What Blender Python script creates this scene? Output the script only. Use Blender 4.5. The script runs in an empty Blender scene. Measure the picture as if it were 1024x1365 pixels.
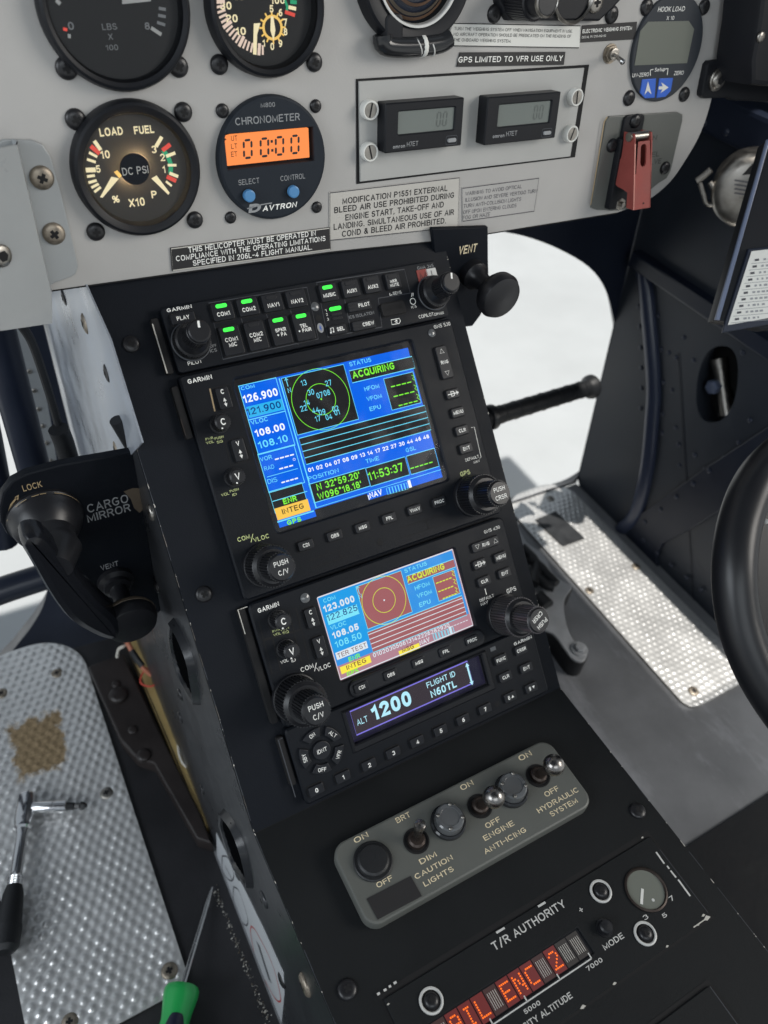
import bpy, math, random
import numpy as np
from mathutils import Matrix, Vector
random.seed(7)
sc = bpy.context.scene
COL = sc.collection

# ---------------------------------------------------------------- camera
FPX = 1025.0
MC = np.array([[0.87240894, -0.28013119, 0.40053609],
               [-0.47994974, -0.64600538, 0.59356996],
               [0.09247101, -0.71007293, -0.69802976]])
CAM = np.array([-.1515, -.148, .63])
cd = bpy.data.cameras.new('camera')
cam = bpy.data.objects.new('camera', cd)
COL.objects.link(cam)
R3 = np.stack([MC[:, 0], -MC[:, 1], -MC[:, 2]], 1)
m4 = Matrix.Identity(4)
for i in range(3):
    for j in range(3):
        m4[i][j] = R3[i, j]
    m4[i][3] = CAM[i]
cam.matrix_world = m4
cd.sensor_fit = 'VERTICAL'
cd.sensor_height = 36.0
cd.sensor_width = 27.0
cd.lens = 36.0 * FPX / 1365.0
cd.clip_start = .01
cd.clip_end = 200
cd.dof.use_dof = True
cd.dof.focus_distance = .395
cd.dof.aperture_fstop = 10.0
sc.camera = cam

# ---------------------------------------------------------------- light
W = bpy.data.worlds.new("World")
sc.world = W
W.use_nodes = True
bg = W.node_tree.nodes['Background']
bg.inputs[0].default_value = (.80, .90, 1, 1)
bg.inputs[1].default_value = .40


def aim(o, tgt):
    d = Vector(tgt) - o.location
    o.rotation_euler = d.to_track_quat('-Z', 'Y').to_euler()


def area(name, loc, tgt, sx, sy, e, col):
    l = bpy.data.lights.new(name, 'AREA')
    l.shape = 'RECTANGLE'
    l.size, l.size_y = sx, sy
    l.energy = e
    l.color = col
    o = bpy.data.objects.new(name, l)
    o.location = loc
    COL.objects.link(o)
    aim(o, tgt)
    return o


LIGHTS_HERE = 1
area('door_light', (1.25, -.75, 1.15), (.1, .1, .3), .8, .7, 16, (1, .95, .88))
area('aft_fill_light', (-.35, -.95, 1.2), (0, .1, .35), .9, .6, 4, (.9, .96, 1))  # added fill lamp behind the camera, away from the windshield
area('left_fill_light', (-1.2, -.1, .9), (-.15, .2, .1), .8, .6, 7, (.88, .94, 1))  # lamp added on the left to lift the tread plate and console side
sl = bpy.data.lights.new('sun', 'SUN')
sl.energy = 4.4
sl.angle = math.radians(.5)
sl.color = (1, .96, .9)
sun = bpy.data.objects.new('sun', sl)
COL.objects.link(sun)
SUN_FROM = Vector((0, -.16, 1.0)).normalized()
sun.rotation_euler = SUN_FROM.to_track_quat('Z', 'Y').to_euler()

sc.view_settings.view_transform = 'Standard'
sc.view_settings.look = 'None'
sc.view_settings.exposure = 0
sc.view_settings.gamma = 1
sc.cycles.max_bounces = 6
sc.cycles.transparent_max_bounces = 12
sc.cycles.use_denoising = True


# ---------------------------------------------------------------- frames
def ray(px, py):
    return MC @ np.array([(px - 512) / FPX, (py - 682.5) / FPX, 1.0])


class Fr:
    """a plane of the cockpit: u to the right, v up along it, w out of it"""

    def __init__(s, o, ex, ey):
        s.o = np.array(o, float)
        s.ex = np.array(ex, float) / np.linalg.norm(ex)
        s.ey = np.array(ey, float) / np.linalg.norm(ey)
        s.ez = np.cross(s.ex, s.ey)

    def at(s, px, py, w=0):
        r = ray(px, py)
        q = CAM + r * ((s.o + s.ez * w - CAM) @ s.ez) / (r @ s.ez) - s.o
        return (float(q @ s.ex), float(q @ s.ey))

    def P(s, u, v, w=0):
        return s.o + s.ex * u + s.ey * v + s.ez * w

    def mat(s, u=0, v=0, w=0):
        m = Matrix.Identity(4)
        p = s.P(u, v, w)
        for i in range(3):
            m[i][0], m[i][1], m[i][2], m[i][3] = s.ex[i], s.ey[i], s.ez[i], p[i]
        return m


RAD = Fr((0, .18826, .43077), (1, 0, 0), (0, .69390, .72007))      # radio faces
LOW = Fr((0, 0, .2366), (1, 0, 0), (0, 1, 0))                      # flat top of the console
FLR = Fr((0, 0, 0), (1, 0, 0), (0, 1, 0))
TP = math.radians(9)
PAN = Fr((0, .20014, .43757), (1, 0, 0), (0, math.sin(TP), math.cos(TP)))  # instrument panel
WLD = FLR


class Z:
    """measurements taken in an enlarged crop: origin ox, oy, scale s"""

    def __init__(s, fr, ox, oy, k, w=0):
        s.fr, s.ox, s.oy, s.k, s.w = fr, ox, oy, k, w

    def __call__(s, x, y, w=None):
        return s.fr.at(s.ox + x / s.k, s.oy + y / s.k, s.w if w is None else w)

    def lift(s, w):
        return Z(s.fr, s.ox, s.oy, s.k, w)

    def poly(s, *pts):
        return [s(*p) for p in pts]


# ---------------------------------------------------------------- materials
MATS = {}


def mat(name, col, rough=.5, metal=0., emit=None, es=1., spec=.5, bump=None, var=None, specks=None, coat=0.,
        alpha=None, scratch=None):
    """procedural Principled material. bump=(scale, strength), var=(scale, amount), specks=(scale, density, colour)"""
    m = bpy.data.materials.new(name)
    m.use_nodes = True
    nt = m.node_tree
    N, L = nt.nodes, nt.links
    b = N['Principled BSDF']
    c4 = (*col, 1)
    b.inputs['Base Color'].default_value = c4
    b.inputs['Roughness'].default_value = rough
    b.inputs['Metallic'].default_value = metal
    b.inputs['Specular IOR Level'].default_value = spec
    b.inputs['Coat Weight'].default_value = coat
    if emit:
        b.inputs['Emission Color'].default_value = (*emit, 1)
        b.inputs['Emission Strength'].default_value = es
    if bump or var or specks or scratch:
        tc = N.new('ShaderNodeTexCoord')
        vec = tc.outputs['Object']
    last = None
    if var:
        n = N.new('ShaderNodeTexNoise')
        n.inputs['Scale'].default_value = var[0]
        n.inputs['Detail'].default_value = 6
        n.inputs['Roughness'].default_value = .62
        L.new(vec, n.inputs['Vector'])
        r = N.new('ShaderNodeMapRange')
        r.inputs[1].default_value, r.inputs[2].default_value = .3, .7
        r.inputs[3].default_value, r.inputs[4].default_value = 1 - var[1], 1 + var[1]
        L.new(n.outputs[0], r.inputs[0])
        mx = N.new('ShaderNodeVectorMath')
        mx.operation = 'SCALE'
        mx.inputs[0].default_value = col
        L.new(r.outputs[0], mx.inputs['Scale'])
        last = mx.outputs[0]
        r2 = N.new('ShaderNodeMapRange')
        r2.inputs[1].default_value, r2.inputs[2].default_value = .3, .7
        r2.inputs[3].default_value, r2.inputs[4].default_value = max(.05, rough - .12), min(1, rough + .1)
        L.new(n.outputs[0], r2.inputs[0])
        L.new(r2.outputs[0], b.inputs['Roughness'])
    if specks:
        sets = specks if isinstance(specks[0], (tuple, list)) else [specks]
        for (scale, dens, sc_col) in sets:
            v = N.new('ShaderNodeTexVoronoi')
            v.inputs['Scale'].default_value = scale
            L.new(vec, v.inputs['Vector'])
            n2 = N.new('ShaderNodeTexNoise')
            n2.inputs['Scale'].default_value = scale * .23
            n2.inputs['Detail'].default_value = 3
            L.new(vec, n2.inputs['Vector'])
            lt = N.new('ShaderNodeMath')
            lt.operation = 'MULTIPLY'
            sp = N.new('ShaderNodeSeparateColor')
            L.new(v.outputs['Color'], sp.inputs[0])
            L.new(sp.outputs[0], lt.inputs[0])
            L.new(n2.outputs[0], lt.inputs[1])
            # gate a few cells, small dots of unequal size
            gt = N.new('ShaderNodeMath')
            gt.operation = 'GREATER_THAN'
            gt.inputs[1].default_value = dens
            L.new(lt.outputs[0], gt.inputs[0])
            sz = N.new('ShaderNodeMath')
            sz.operation = 'MULTIPLY'
            sz.inputs[1].default_value = .34
            L.new(sp.outputs[1], sz.inputs[0])
            ds = N.new('ShaderNodeMath')
            ds.operation = 'LESS_THAN'
            L.new(v.outputs['Distance'], ds.inputs[0])
            L.new(sz.outputs[0], ds.inputs[1])
            mu = N.new('ShaderNodeMath')
            mu.operation = 'MULTIPLY'
            L.new(gt.outputs[0], mu.inputs[0])
            L.new(ds.outputs[0], mu.inputs[1])
            mix = N.new('ShaderNodeMix')
            mix.data_type = 'RGBA'
            L.new(mu.outputs[0], mix.inputs[0])
            if last is None:
                mix.inputs[6].default_value = c4
            else:
                L.new(last, mix.inputs[6])
            mix.inputs[7].default_value = (*sc_col, 1)
            last = mix.outputs[2]
    if scratch:
        # scuffs: stretched noise, thresholded
        mp = N.new('ShaderNodeMapping')
        mp.inputs['Scale'].default_value = scratch[0]
        mp.inputs['Rotation'].default_value = (0, 0, .5)
        L.new(vec, mp.inputs['Vector'])
        n3 = N.new('ShaderNodeTexNoise')
        n3.inputs['Scale'].default_value = 1
        n3.inputs['Detail'].default_value = 8
        n3.inputs['Roughness'].default_value = .7
        L.new(mp.outputs[0], n3.inputs['Vector'])
        r3 = N.new('ShaderNodeMapRange')
        r3.inputs[1].default_value, r3.inputs[2].default_value = scratch[1], scratch[1] + .12
        r3.inputs[4].default_value = scratch[3] if len(scratch) > 3 else 1
        L.new(n3.outputs[0], r3.inputs[0])
        mix = N.new('ShaderNodeMix')
        mix.data_type = 'RGBA'
        L.new(r3.outputs[0], mix.inputs[0])
        if last is None:
            mix.inputs[6].default_value = c4
        else:
            L.new(last, mix.inputs[6])
        mix.inputs[7].default_value = (*scratch[2], 1)
        last = mix.outputs[2]
    if last is not None:
        L.new(last, b.inputs['Base Color'])
    if bump:
        n = N.new('ShaderNodeTexNoise')
        n.inputs['Scale'].default_value = bump[0]
        n.inputs['Detail'].default_value = 3
        L.new(vec, n.inputs['Vector'])
        bp = N.new('ShaderNodeBump')
        bp.inputs['Strength'].default_value = bump[1]
        bp.inputs['Distance'].default_value = .0004
        L.new(n.outputs[0], bp.inputs['Height'])
        L.new(bp.outputs[0], b.inputs['Normal'])
    MATS[name] = m
    return m


def glow(name, srgb, k=1., rough=.12):
    """a lit screen colour, given as the 0-255 colour it shows"""
    c = tuple(((x / 255) ** 2.2) for x in srgb)
    return mat(name, (.01, .01, .012), rough, emit=c, es=k, spec=.25)


def glass(name, tint=(1, 1, 1), ior=1.3, smudge=False):
    m = bpy.data.materials.new(name)
    m.use_nodes = True
    nt = m.node_tree
    N, L = nt.nodes, nt.links
    N.remove(N['Principled BSDF'])
    tr = N.new('ShaderNodeBsdfTransparent')
    tr.inputs[0].default_value = (*tint, 1)
    gl = N.new('ShaderNodeBsdfGlossy')
    gl.inputs['Roughness'].default_value = .03
    fr = N.new('ShaderNodeFresnel')
    fr.inputs[0].default_value = ior
    if smudge:
        tc = N.new('ShaderNodeTexCoord')
        nz = N.new('ShaderNodeTexNoise')
        nz.inputs['Scale'].default_value = 60
        nz.inputs['Detail'].default_value = 5
        L.new(tc.outputs['Object'], nz.inputs['Vector'])
        mr = N.new('ShaderNodeMapRange')
        mr.inputs[1].default_value, mr.inputs[2].default_value = .4, .65
        mr.inputs[3].default_value, mr.inputs[4].default_value = .04, .4
        L.new(nz.outputs[0], mr.inputs[0])
        L.new(mr.outputs[0], gl.inputs['Roughness'])
    mx = N.new('ShaderNodeMixShader')
    L.new(fr.outputs[0], mx.inputs[0])
    L.new(tr.outputs[0], mx.inputs[1])
    L.new(gl.outputs[0], mx.inputs[2])
    L.new(mx.outputs[0], N['Material Output'].inputs[0])
    MATS[name] = m
    return m


WH = (.75, .75, .7)
mat('panel_grey', (.425, .415, .40), .5, var=(9, .08), specks=[(120, .68, (.2, .18, .15)), (170, .68, (.22, .2, .17)), (520, .64, (.3, .28, .25))],
    bump=(900, .14), scratch=((26, 26, 26), .64, (.33, .31, .28), .4))
mat('bracket_grey', (.32, .335, .34), .36, var=(14, .08), specks=(150, .68, (.25, .24, .2)), bump=(500, .1))
mat('plate_grey', (.115, .12, .11), .45, var=(14, .05), bump=(700, .1))
mat('hour_plate', (.42, .42, .405), .42, var=(18, .04), specks=(240, .7, (.25, .23, .2)))
mat('black_paint', (.0062, .0082, .0125), .58, spec=.16, var=(16, .14), bump=(1400, .22), specks=[(120, .685, (.5, .5, .47)), (330, .715, (.3, .3, .3))])
mat('black_top', (.0125, .0138, .0150), .6, spec=.17, var=(12, .12), bump=(1300, .25), specks=[(95, .665, (.6, .6, .56)), (260, .69, (.4, .4, .38))])
mat('side_paint', (.03, .032, .036), .33, var=(10, .15), bump=(600, .12), specks=(110, .67, (.4, .4, .4)))
mat('black_plastic', (.0055, .0072, .0108), .5, spec=.2, bump=(1800, .25), var=(30, .08))
mat('key_black', (.0125, .0140, .0180), .4, spec=.3, bump=(2200, .15))
mat('knob_black', (.011, .0115, .014), .36)
mat('knob_worn', (.11, .105, .11), .3, .6)
mat('handle_gloss', (.008, .009, .012), .22)
mat('floor_mat', (.0085, .0095, .0115), .6, spec=.2, var=(40, .2), bump=(160, .6), specks=[(70, .63, (.55, .55, .53)), (150, .64, (.4, .4, .38))])
mat('bezel_black', (.01, .011, .014), .45, spec=.25)
mat('dark_gap', (.004, .004, .005), .8)
mat('edge_line', (.05, .055, .065), .4)
mat('white_ink', (.92, .92, .88), .6)
mat('cream_ink', (.8, .69, .47), .6)
mat('yellow_ink', (.66, .74, .33), .6)
mat('black_ink', (.018, .017, .018), .6)
mat('faded_ink', (.07, .07, .08), .6)
mat('grey_ink', (.3, .31, .32), .6)
mat('chip', (.55, .53, .48), .5)
mat('screw_black', (.014, .014, .016), .33)
mat('steel', (.46, .46, .46), .24, 1, var=(90, .1))
mat('steel_bright', (.72, .72, .73), .16, 1)
mat('steel_dull', (.36, .34, .31), .38, 1, var=(120, .2))
mat('rust_screw', (.3, .26, .21), .45, .8, var=(260, .4))
mat('brass_dark', (.055, .042, .036), .42, .6)
mat('navy', (.012, .017, .032), .4, bump=(400, .1), var=(9, .15))
mat('navy_side', (.030, .036, .048), .4, bump=(300, .12), var=(7, .2), specks=(60, .67, (.16, .17, .18)))
mat('wear_tan', (.11, .085, .06), .6)
mat('worn_edge', (.16, .14, .12), .45)
mat('arm_grey', (.36, .37, .385), .45, var=(40, .2), bump=(400, .2))
mat('bead', (.035, .045, .08), .25)
mat('rivet_navy', (.03, .037, .06), .28)
mat('floor_grey', (.175, .18, .19), .48, var=(7, .3), bump=(220, .2), specks=[(90, .64, (.5, .5, .48)), (42, .68, (.02, .02, .02))],
    scratch=((11, 4, 8), .52, (.36, .37, .4), .55))
mat('floor_black', (.014, .014, .0165), .5, bump=(500, .3), var=(14, .3), specks=[(120, .63, (.3, .3, .3)), (260, .65, (.2, .2, .2))])
mat('floor_brown', (.022, .017, .016), .42, bump=(300, .2), var=(22, .3), specks=[(150, .62, (.32, .3, .28))])
mat('gold', (.52, .38, .16), .45, .3, var=(20, .2), bump=(150, .2))
mat('grip_rubber', (.013, .014, .016), .48, bump=(900, .4))
mat('white_sheet', (.72, .72, .68), .55, var=(20, .04))
mat('paper_white', (.62, .64, .66), .35)
mat('decal_aged', (.52, .5, .46), .5, var=(18, .06))
mat('red_paint', (.28, .065, .055), .55, spec=.2, var=(60, .14), scratch=((90, 60, 90), .66, (.5, .26, .2), .5))
mat('red_edge', (.5, .17, .13), .45)
mat('green_handle', (.02, .4, .09), .3, coat=.3)
mat('navy_grip', (.016, .018, .04), .4)
mat('knob_blue', (.08, .25, .5), .35)
mat('key_blue', (.03, .13, .6), .4)
mat('lcd_grey', (.17, .18, .155), .3, spec=.2)
mat('lcd_green', (.165, .185, .172), .15)
mat('lcd_digit', (.10, .112, .105), .3)
mat('bezel_grey', (.04, .045, .053), .5, spec=.2, bump=(1500, .1))
mat('chrono_face', (.021, .026, .034), .55, spec=.15, bump=(1500, .12))
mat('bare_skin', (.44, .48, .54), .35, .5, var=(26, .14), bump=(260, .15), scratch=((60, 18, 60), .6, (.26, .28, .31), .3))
mat('concrete', (.43, .45, .46), .9, var=(3.2, .07), specks=[(14, .6, (.4, .4, .38)), (5, .68, (.42, .42, .4))])
mat('wire_orange', (.55, .2, .12), .5)
mat('wire_red', (.6, .08, .05), .5)
mat('wire_white', (.65, .62, .55), .5)
mat('lens_grey', (.11, .115, .12), .15, coat=.6)
mat('lens_dark', (.02, .021, .023), .15)
mat('bat_steel', (.3, .285, .27), .3, 1, var=(160, .25))
mat('tape_black', (.03, .032, .035), .5, var=(60, .3), bump=(500, .3))
mat('stain', (.3, .22, .12), .8, var=(160, .45), bump=(700, .6))
mat('red_line', (.5, .06, .06), .5)
mat('edge_blue', (.13, .16, .24), .3)
mat('ring_white', (.6, .6, .58), .35)
mat('amber_line', (.4, .3, .17), .5)
glass('glass')
glass('cover_glass', (.97, .98, 1), 1.42, True)
# lit colours
glow('scr_dark', (33, 34, 40), .8)
glow('scr_black', (40, 40, 40), .8)
glow('scr_blue', (0, 98, 226), 1.1)
glow('scr_cyan', (112, 222, 250), 1.08)
glow('scr_cyan_fill', (50, 178, 236), 1.05)
glow('scr_navy', (10, 60, 130), 1)
glow('scr_white', (245, 250, 255), 1.1)
glow('scr_green', (130, 245, 60), 1.05)
glow('scr_lime', (190, 226, 70), 1.05)
glow('scr_yellow', (252, 200, 80), 1.05)
glow('scr_ink', (40, 30, 20), .6)
glow('s2_blue', (48, 138, 214), 1.15)
glow('s2_sky', (22, 150, 222), 1.1)
glow('s2_cyan', (120, 226, 246), 1.05)
glow('s2_maroon', (158, 92, 94), 1.05)
glow('s2_mauve', (176, 128, 140), 1.05)
glow('s2_yellow', (250, 232, 70), 1.05)
glow('s2_lime', (214, 232, 60), 1.05)
glow('s2_ink', (130, 70, 60), .8)
glow('s2_edge', (225, 235, 240), 1.0)
glow('tr_back', (62, 52, 58), .75)
glow('tr_edge', (128, 118, 222), 1.0)
glow('tr_glow', (24, 18, 44), .8)
glow('tr_cyan', (180, 236, 250), 1.05)
glow('led_green', (70, 255, 80), 1.5)
glow('led_off', (52, 54, 56), .3, .4)
glow('led_red', (255, 112, 36), 1.45)
glow('led_halo', (122, 58, 56), .7)
glow('led_cell', (86, 66, 64), .6)
glow('led_cell_off', (92, 88, 84), .35)
glow('orange_lcd', (255, 142, 74), 1.05, .25)
glow('dial_warm', (250, 236, 190), .9, .5)
glow('dial_pink', (240, 214, 196), .85, .5)
glow('dial_red', (232, 84, 72), .85, .5)
glow('dial_green', (50, 170, 120), .8, .5)
glow('dial_amber', (250, 205, 110), .9, .5)

mat('tread', (.72, .72, .71), .38, .55, var=(20, .1), specks=[(120, .66, (.25, .22, .18)), (60, .68, (.3, .27, .22))])


def stained(name, src, cx, cy, a, b):
    """copy of a material with a dried glue stain of soft, broken outline at a place of its own on the plate"""
    m = MATS[src].copy()
    m.name = name
    nt = m.node_tree
    N, L = nt.nodes, nt.links
    bs = N['Principled BSDF']
    tc = N.new('ShaderNodeTexCoord')
    sub_ = N.new('ShaderNodeVectorMath')
    sub_.operation = 'SUBTRACT'
    sub_.inputs[1].default_value = (cx, cy, 0)
    L.new(tc.outputs['Object'], sub_.inputs[0])
    dv = N.new('ShaderNodeVectorMath')
    dv.operation = 'DIVIDE'
    dv.inputs[1].default_value = (a, b, 1)
    L.new(sub_.outputs[0], dv.inputs[0])
    ab = N.new('ShaderNodeVectorMath')
    ab.operation = 'ABSOLUTE'
    L.new(dv.outputs[0], ab.inputs[0])
    sp = N.new('ShaderNodeSeparateXYZ')
    L.new(ab.outputs[0], sp.inputs[0])
    mx = N.new('ShaderNodeMath')
    mx.operation = 'SMOOTH_MAX'
    mx.inputs[2].default_value = .25
    L.new(sp.outputs[0], mx.inputs[0])
    L.new(sp.outputs[1], mx.inputs[1])
    n1 = N.new('ShaderNodeTexNoise')
    n1.inputs['Scale'].default_value = 95
    n1.inputs['Detail'].default_value = 7
    n1.inputs['Roughness'].default_value = .7
    L.new(tc.outputs['Object'], n1.inputs['Vector'])
    ad = N.new('ShaderNodeMath')
    ad.operation = 'MULTIPLY_ADD'
    ad.inputs[1].default_value = 1.5
    L.new(n1.outputs[0], ad.inputs[0])
    L.new(mx.outputs[0], ad.inputs[2])
    mr = N.new('ShaderNodeMapRange')
    mr.inputs[1].default_value, mr.inputs[2].default_value = 1.85, 1.62
    L.new(ad.outputs[0], mr.inputs[0])
    col = N.new('ShaderNodeMix')
    col.data_type = 'RGBA'
    n2 = N.new('ShaderNodeTexNoise')
    n2.inputs['Scale'].default_value = 420
    n2.inputs['Detail'].default_value = 4
    L.new(tc.outputs['Object'], n2.inputs['Vector'])
    L.new(n2.outputs[0], col.inputs[0])
    col.inputs[6].default_value = (.09, .055, .026, 1)
    col.inputs[7].default_value = (.44, .33, .19, 1)
    fin = N.new('ShaderNodeMix')
    fin.data_type = 'RGBA'
    L.new(mr.outputs[0], fin.inputs[0])
    L.new(bs.inputs['Base Color'].links[0].from_socket, fin.inputs[6])
    L.new(col.outputs[2], fin.inputs[7])
    L.new(fin.outputs[2], bs.inputs['Base Color'])
    for sock, v0, v1 in (('Metallic', .6, 0), ('Roughness', .3, .85)):
        k = N.new('ShaderNodeMapRange')
        k.inputs[3].default_value, k.inputs[4].default_value = v0, v1
        L.new(mr.outputs[0], k.inputs[0])
        L.new(k.outputs[0], bs.inputs[sock])
    MATS[name] = m


# ---------------------------------------------------------------- lettering: a plain stroke alphabet
def _arc(cx, cy, rx, ry, a0, a1, n=9):
    return [(cx + rx * math.cos(math.radians(a0 + (a1 - a0) * k / n)), cy + ry * math.sin(math.radians(a0 + (a1 - a0) * k / n))) for k in range(n + 1)]


def _oval(w, n=20):
    return [(w / 2 + w / 2 * math.copysign(abs(math.cos(t)) ** .85, math.cos(t)), .5 + .5 * math.copysign(abs(math.sin(t)) ** .85, math.sin(t))) for t in [2 * math.pi * k / n for k in range(n)]]


# glyph: (width, [(closed, points), ...])
FONT = {
    'A': (.7, [(0, [(0, 0), (.35, 1), (.7, 0)]), (0, [(.13, .32), (.57, .32)])]),
    'B': (.6, [(0, [(.36, .53)] + _arc(.34, .765, .22, .235, -80, 90, 7) + [(0, 1), (0, 0)] + _arc(.36, .265, .24, .265, -90, 80, 7) + [(.0, .53)])]),
    'C': (.68, [(0, _arc(.36, .5, .36, .5, 48, 312, 14))]),
    'D': (.64, [(1, [(0, 0)] + _arc(.26, .5, .38, .5, -90, 90, 12) + [(0, 1)])]),
    'E': (.55, [(0, [(.55, 1), (0, 1), (0, 0), (.56, 0)]), (0, [(0, .52), (.5, .52)])]),
    'F': (.52, [(0, [(.53, 1), (0, 1), (0, 0)]), (0, [(0, .51), (.47, .51)])]),
    'G': (.72, [(0, _arc(.37, .5, .37, .5, 48, 318, 14) + [(.66, .46), (.40, .46)])]),
    'H': (.6, [(0, [(0, 0), (0, 1)]), (0, [(.6, 0), (.6, 1)]), (0, [(0, .52), (.6, .52)])]),
    'I': (0., [(0, [(0, 0), (0, 1)])]),
    'J': (.46, [(0, [(.46, 1), (.46, .25)] + _arc(.23, .22, .23, .22, 0, -180, 8))]),
    'K': (.6, [(0, [(0, 0), (0, 1)]), (0, [(.58, 1), (.04, .42)]), (0, [(.2, .58), (.62, 0)])]),
    'L': (.5, [(0, [(0, 1), (0, 0), (.5, 0)])]),
    'M': (.76, [(0, [(0, 0), (0, 1), (.38, .12), (.76, 1), (.76, 0)])]),
    'N': (.62, [(0, [(0, 0), (0, 1), (.62, 0), (.62, 1)])]),
    'O': (.72, [(1, _oval(.72))]),
    'P': (.56, [(0, [(0, 0), (0, 1)] + _arc(.3, .735, .26, .265, 90, -90, 9) + [(0, .47)])]),
    'Q': (.72, [(1, _oval(.72)), (0, [(.44, .24), (.72, -.04)])]),
    'R': (.6, [(0, [(0, 0), (0, 1)] + _arc(.32, .745, .26, .255, 90, -90, 9) + [(0, .49)]), (0, [(.36, .48), (.6, 0)])]),
    'S': (.58, [(0, _arc(.29, .745, .27, .255, 30, 250, 9) + _arc(.29, .265, .30, .265, 75, -155, 9))]),
    'T': (.6, [(0, [(0, 1), (.6, 1)]), (0, [(.3, 1), (.3, 0)])]),
    'U': (.62, [(0, [(0, 1), (0, .3)] + _arc(.31, .3, .31, .3, 180, 360, 10) + [(.62, 1)])]),
    'V': (.66, [(0, [(0, 1), (.33, 0), (.66, 1)])]),
    'W': (.94, [(0, [(0, 1), (.24, 0), (.47, .9), (.70, 0), (.94, 1)])]),
    'X': (.62, [(0, [(0, 0), (.62, 1)]), (0, [(0, 1), (.62, 0)])]),
    'Y': (.62, [(0, [(0, 1), (.31, .46), (.62, 1)]), (0, [(.31, .46), (.31, 0)])]),
    'Z': (.58, [(0, [(0, 1), (.56, 1), (0, 0), (.58, 0)])]),
    '0': (.5, [(1, _oval(.5))]),
    '1': (.28, [(0, [(0, .78), (.12, .82), (.24, 1), (.24, 0)])]),
    '2': (.5, [(0, _arc(.25, .73, .25, .27, 165, -30, 9) + [(.0, 0), (.5, 0)])]),
    '3': (.5, [(0, _arc(.25, .75, .23, .25, 150, -75, 9) + _arc(.24, .265, .26, .265, 80, -150, 9))]),
    '4': (.54, [(0, [(.54, .25), (0, .25), (.38, 1), (.38, 0)])]),
    '5': (.5, [(0, [(.46, 1), (.08, 1), (.03, .5)] + _arc(.24, .31, .26, .31, 125, -150, 10))]),
    '6': (.5, [(1, _arc(.25, .3, .25, .3, 0, 337, 12)), (0, [(.02, .38)] + _arc(.33, .4, .31, .6, 175, 75, 6))]),
    '7': (.48, [(0, [(0, 1), (.48, 1), (.17, 0)])]),
    '8': (.5, [(1, _arc(.25, .76, .21, .24, 0, 340, 12)), (1, _arc(.25, .27, .25, .27, 0, 340, 12))]),
    '9': (.5, [(1, _arc(.25, .7, .25, .3, 0, 337, 12)), (0, [(.48, .62)] + _arc(.17, .6, .31, .6, -5, -105, 6))]),
    '.': (.02, [(0, [(0, 0), (.02, 0)])]), ',': (.06, [(0, [(.06, .04), (0, -.14)])]), ':': (.02, [(0, [(0, .14), (.02, .14)]), (0, [(0, .66), (.02, .66)])]),
    '-': (.34, [(0, [(0, .45), (.34, .45)])]), '/': (.4, [(0, [(0, -.1), (.4, 1.08)])]), "'": (.0, [(0, [(0, 1), (0, .76)])]),
    '<': (.4, [(0, [(.18, .72), (0, .48), (.18, .24)]), (0, [(0, .48), (.42, .48)])]),
    '\u00b0': (.2, [(1, _arc(.1, .88, .1, .12, 0, 330, 9))]),
    '&': (.66, [(0, [(.66, 0), (.18, .66)] + _arc(.3, .8, .16, .2, 210, -30, 8) + [(.06, .36)] + _arc(.25, .24, .23, .24, 160, 300, 7) + [(.62, .46)])]),
    '%': (.8, [(0, [(.12, 0), (.68, 1)]), (1, _arc(.16, .76, .16, .22, 0, 330, 10)), (1, _arc(.64, .24, .16, .22, 0, 330, 10))]),
    'o': (.46, [(1, _arc(.23, .33, .23, .33, 0, 340, 12))]), 'm': (.7, [(0, [(0, 0), (0, .66)]), (0, [(0, .5), (.16, .66), (.35, .56), (.35, 0)]), (0, [(.35, .5), (.52, .66), (.7, .56), (.7, 0)])]),
    'r': (.26, [(0, [(0, 0), (0, .66)]), (0, [(0, .48), (.12, .63), (.28, .64)])]), 'n': (.4, [(0, [(0, 0), (0, .66)]), (0, [(0, .5), (.2, .66), (.4, .54), (.4, 0)])]),
    'e': (.44, [(0, [(.02, .36), (.44, .36)] + _arc(.22, .33, .22, .33, 10, 315, 11))]), 't': (.28, [(0, [(.12, .95), (.12, .1), (.28, 0)]), (0, [(0, .66), (.28, .66)])]),
    'u': (.4, [(0, [(0, .66), (0, .14), (.2, 0), (.4, .16)]), (0, [(.4, .66), (.4, 0)])]), 'p': (.42, [(0, [(0, -.3), (0, .66)]), (1, _arc(.21, .33, .21, .33, 0, 340, 12))]),
    ' ': (.16, []),
}
_tc = {}


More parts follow.
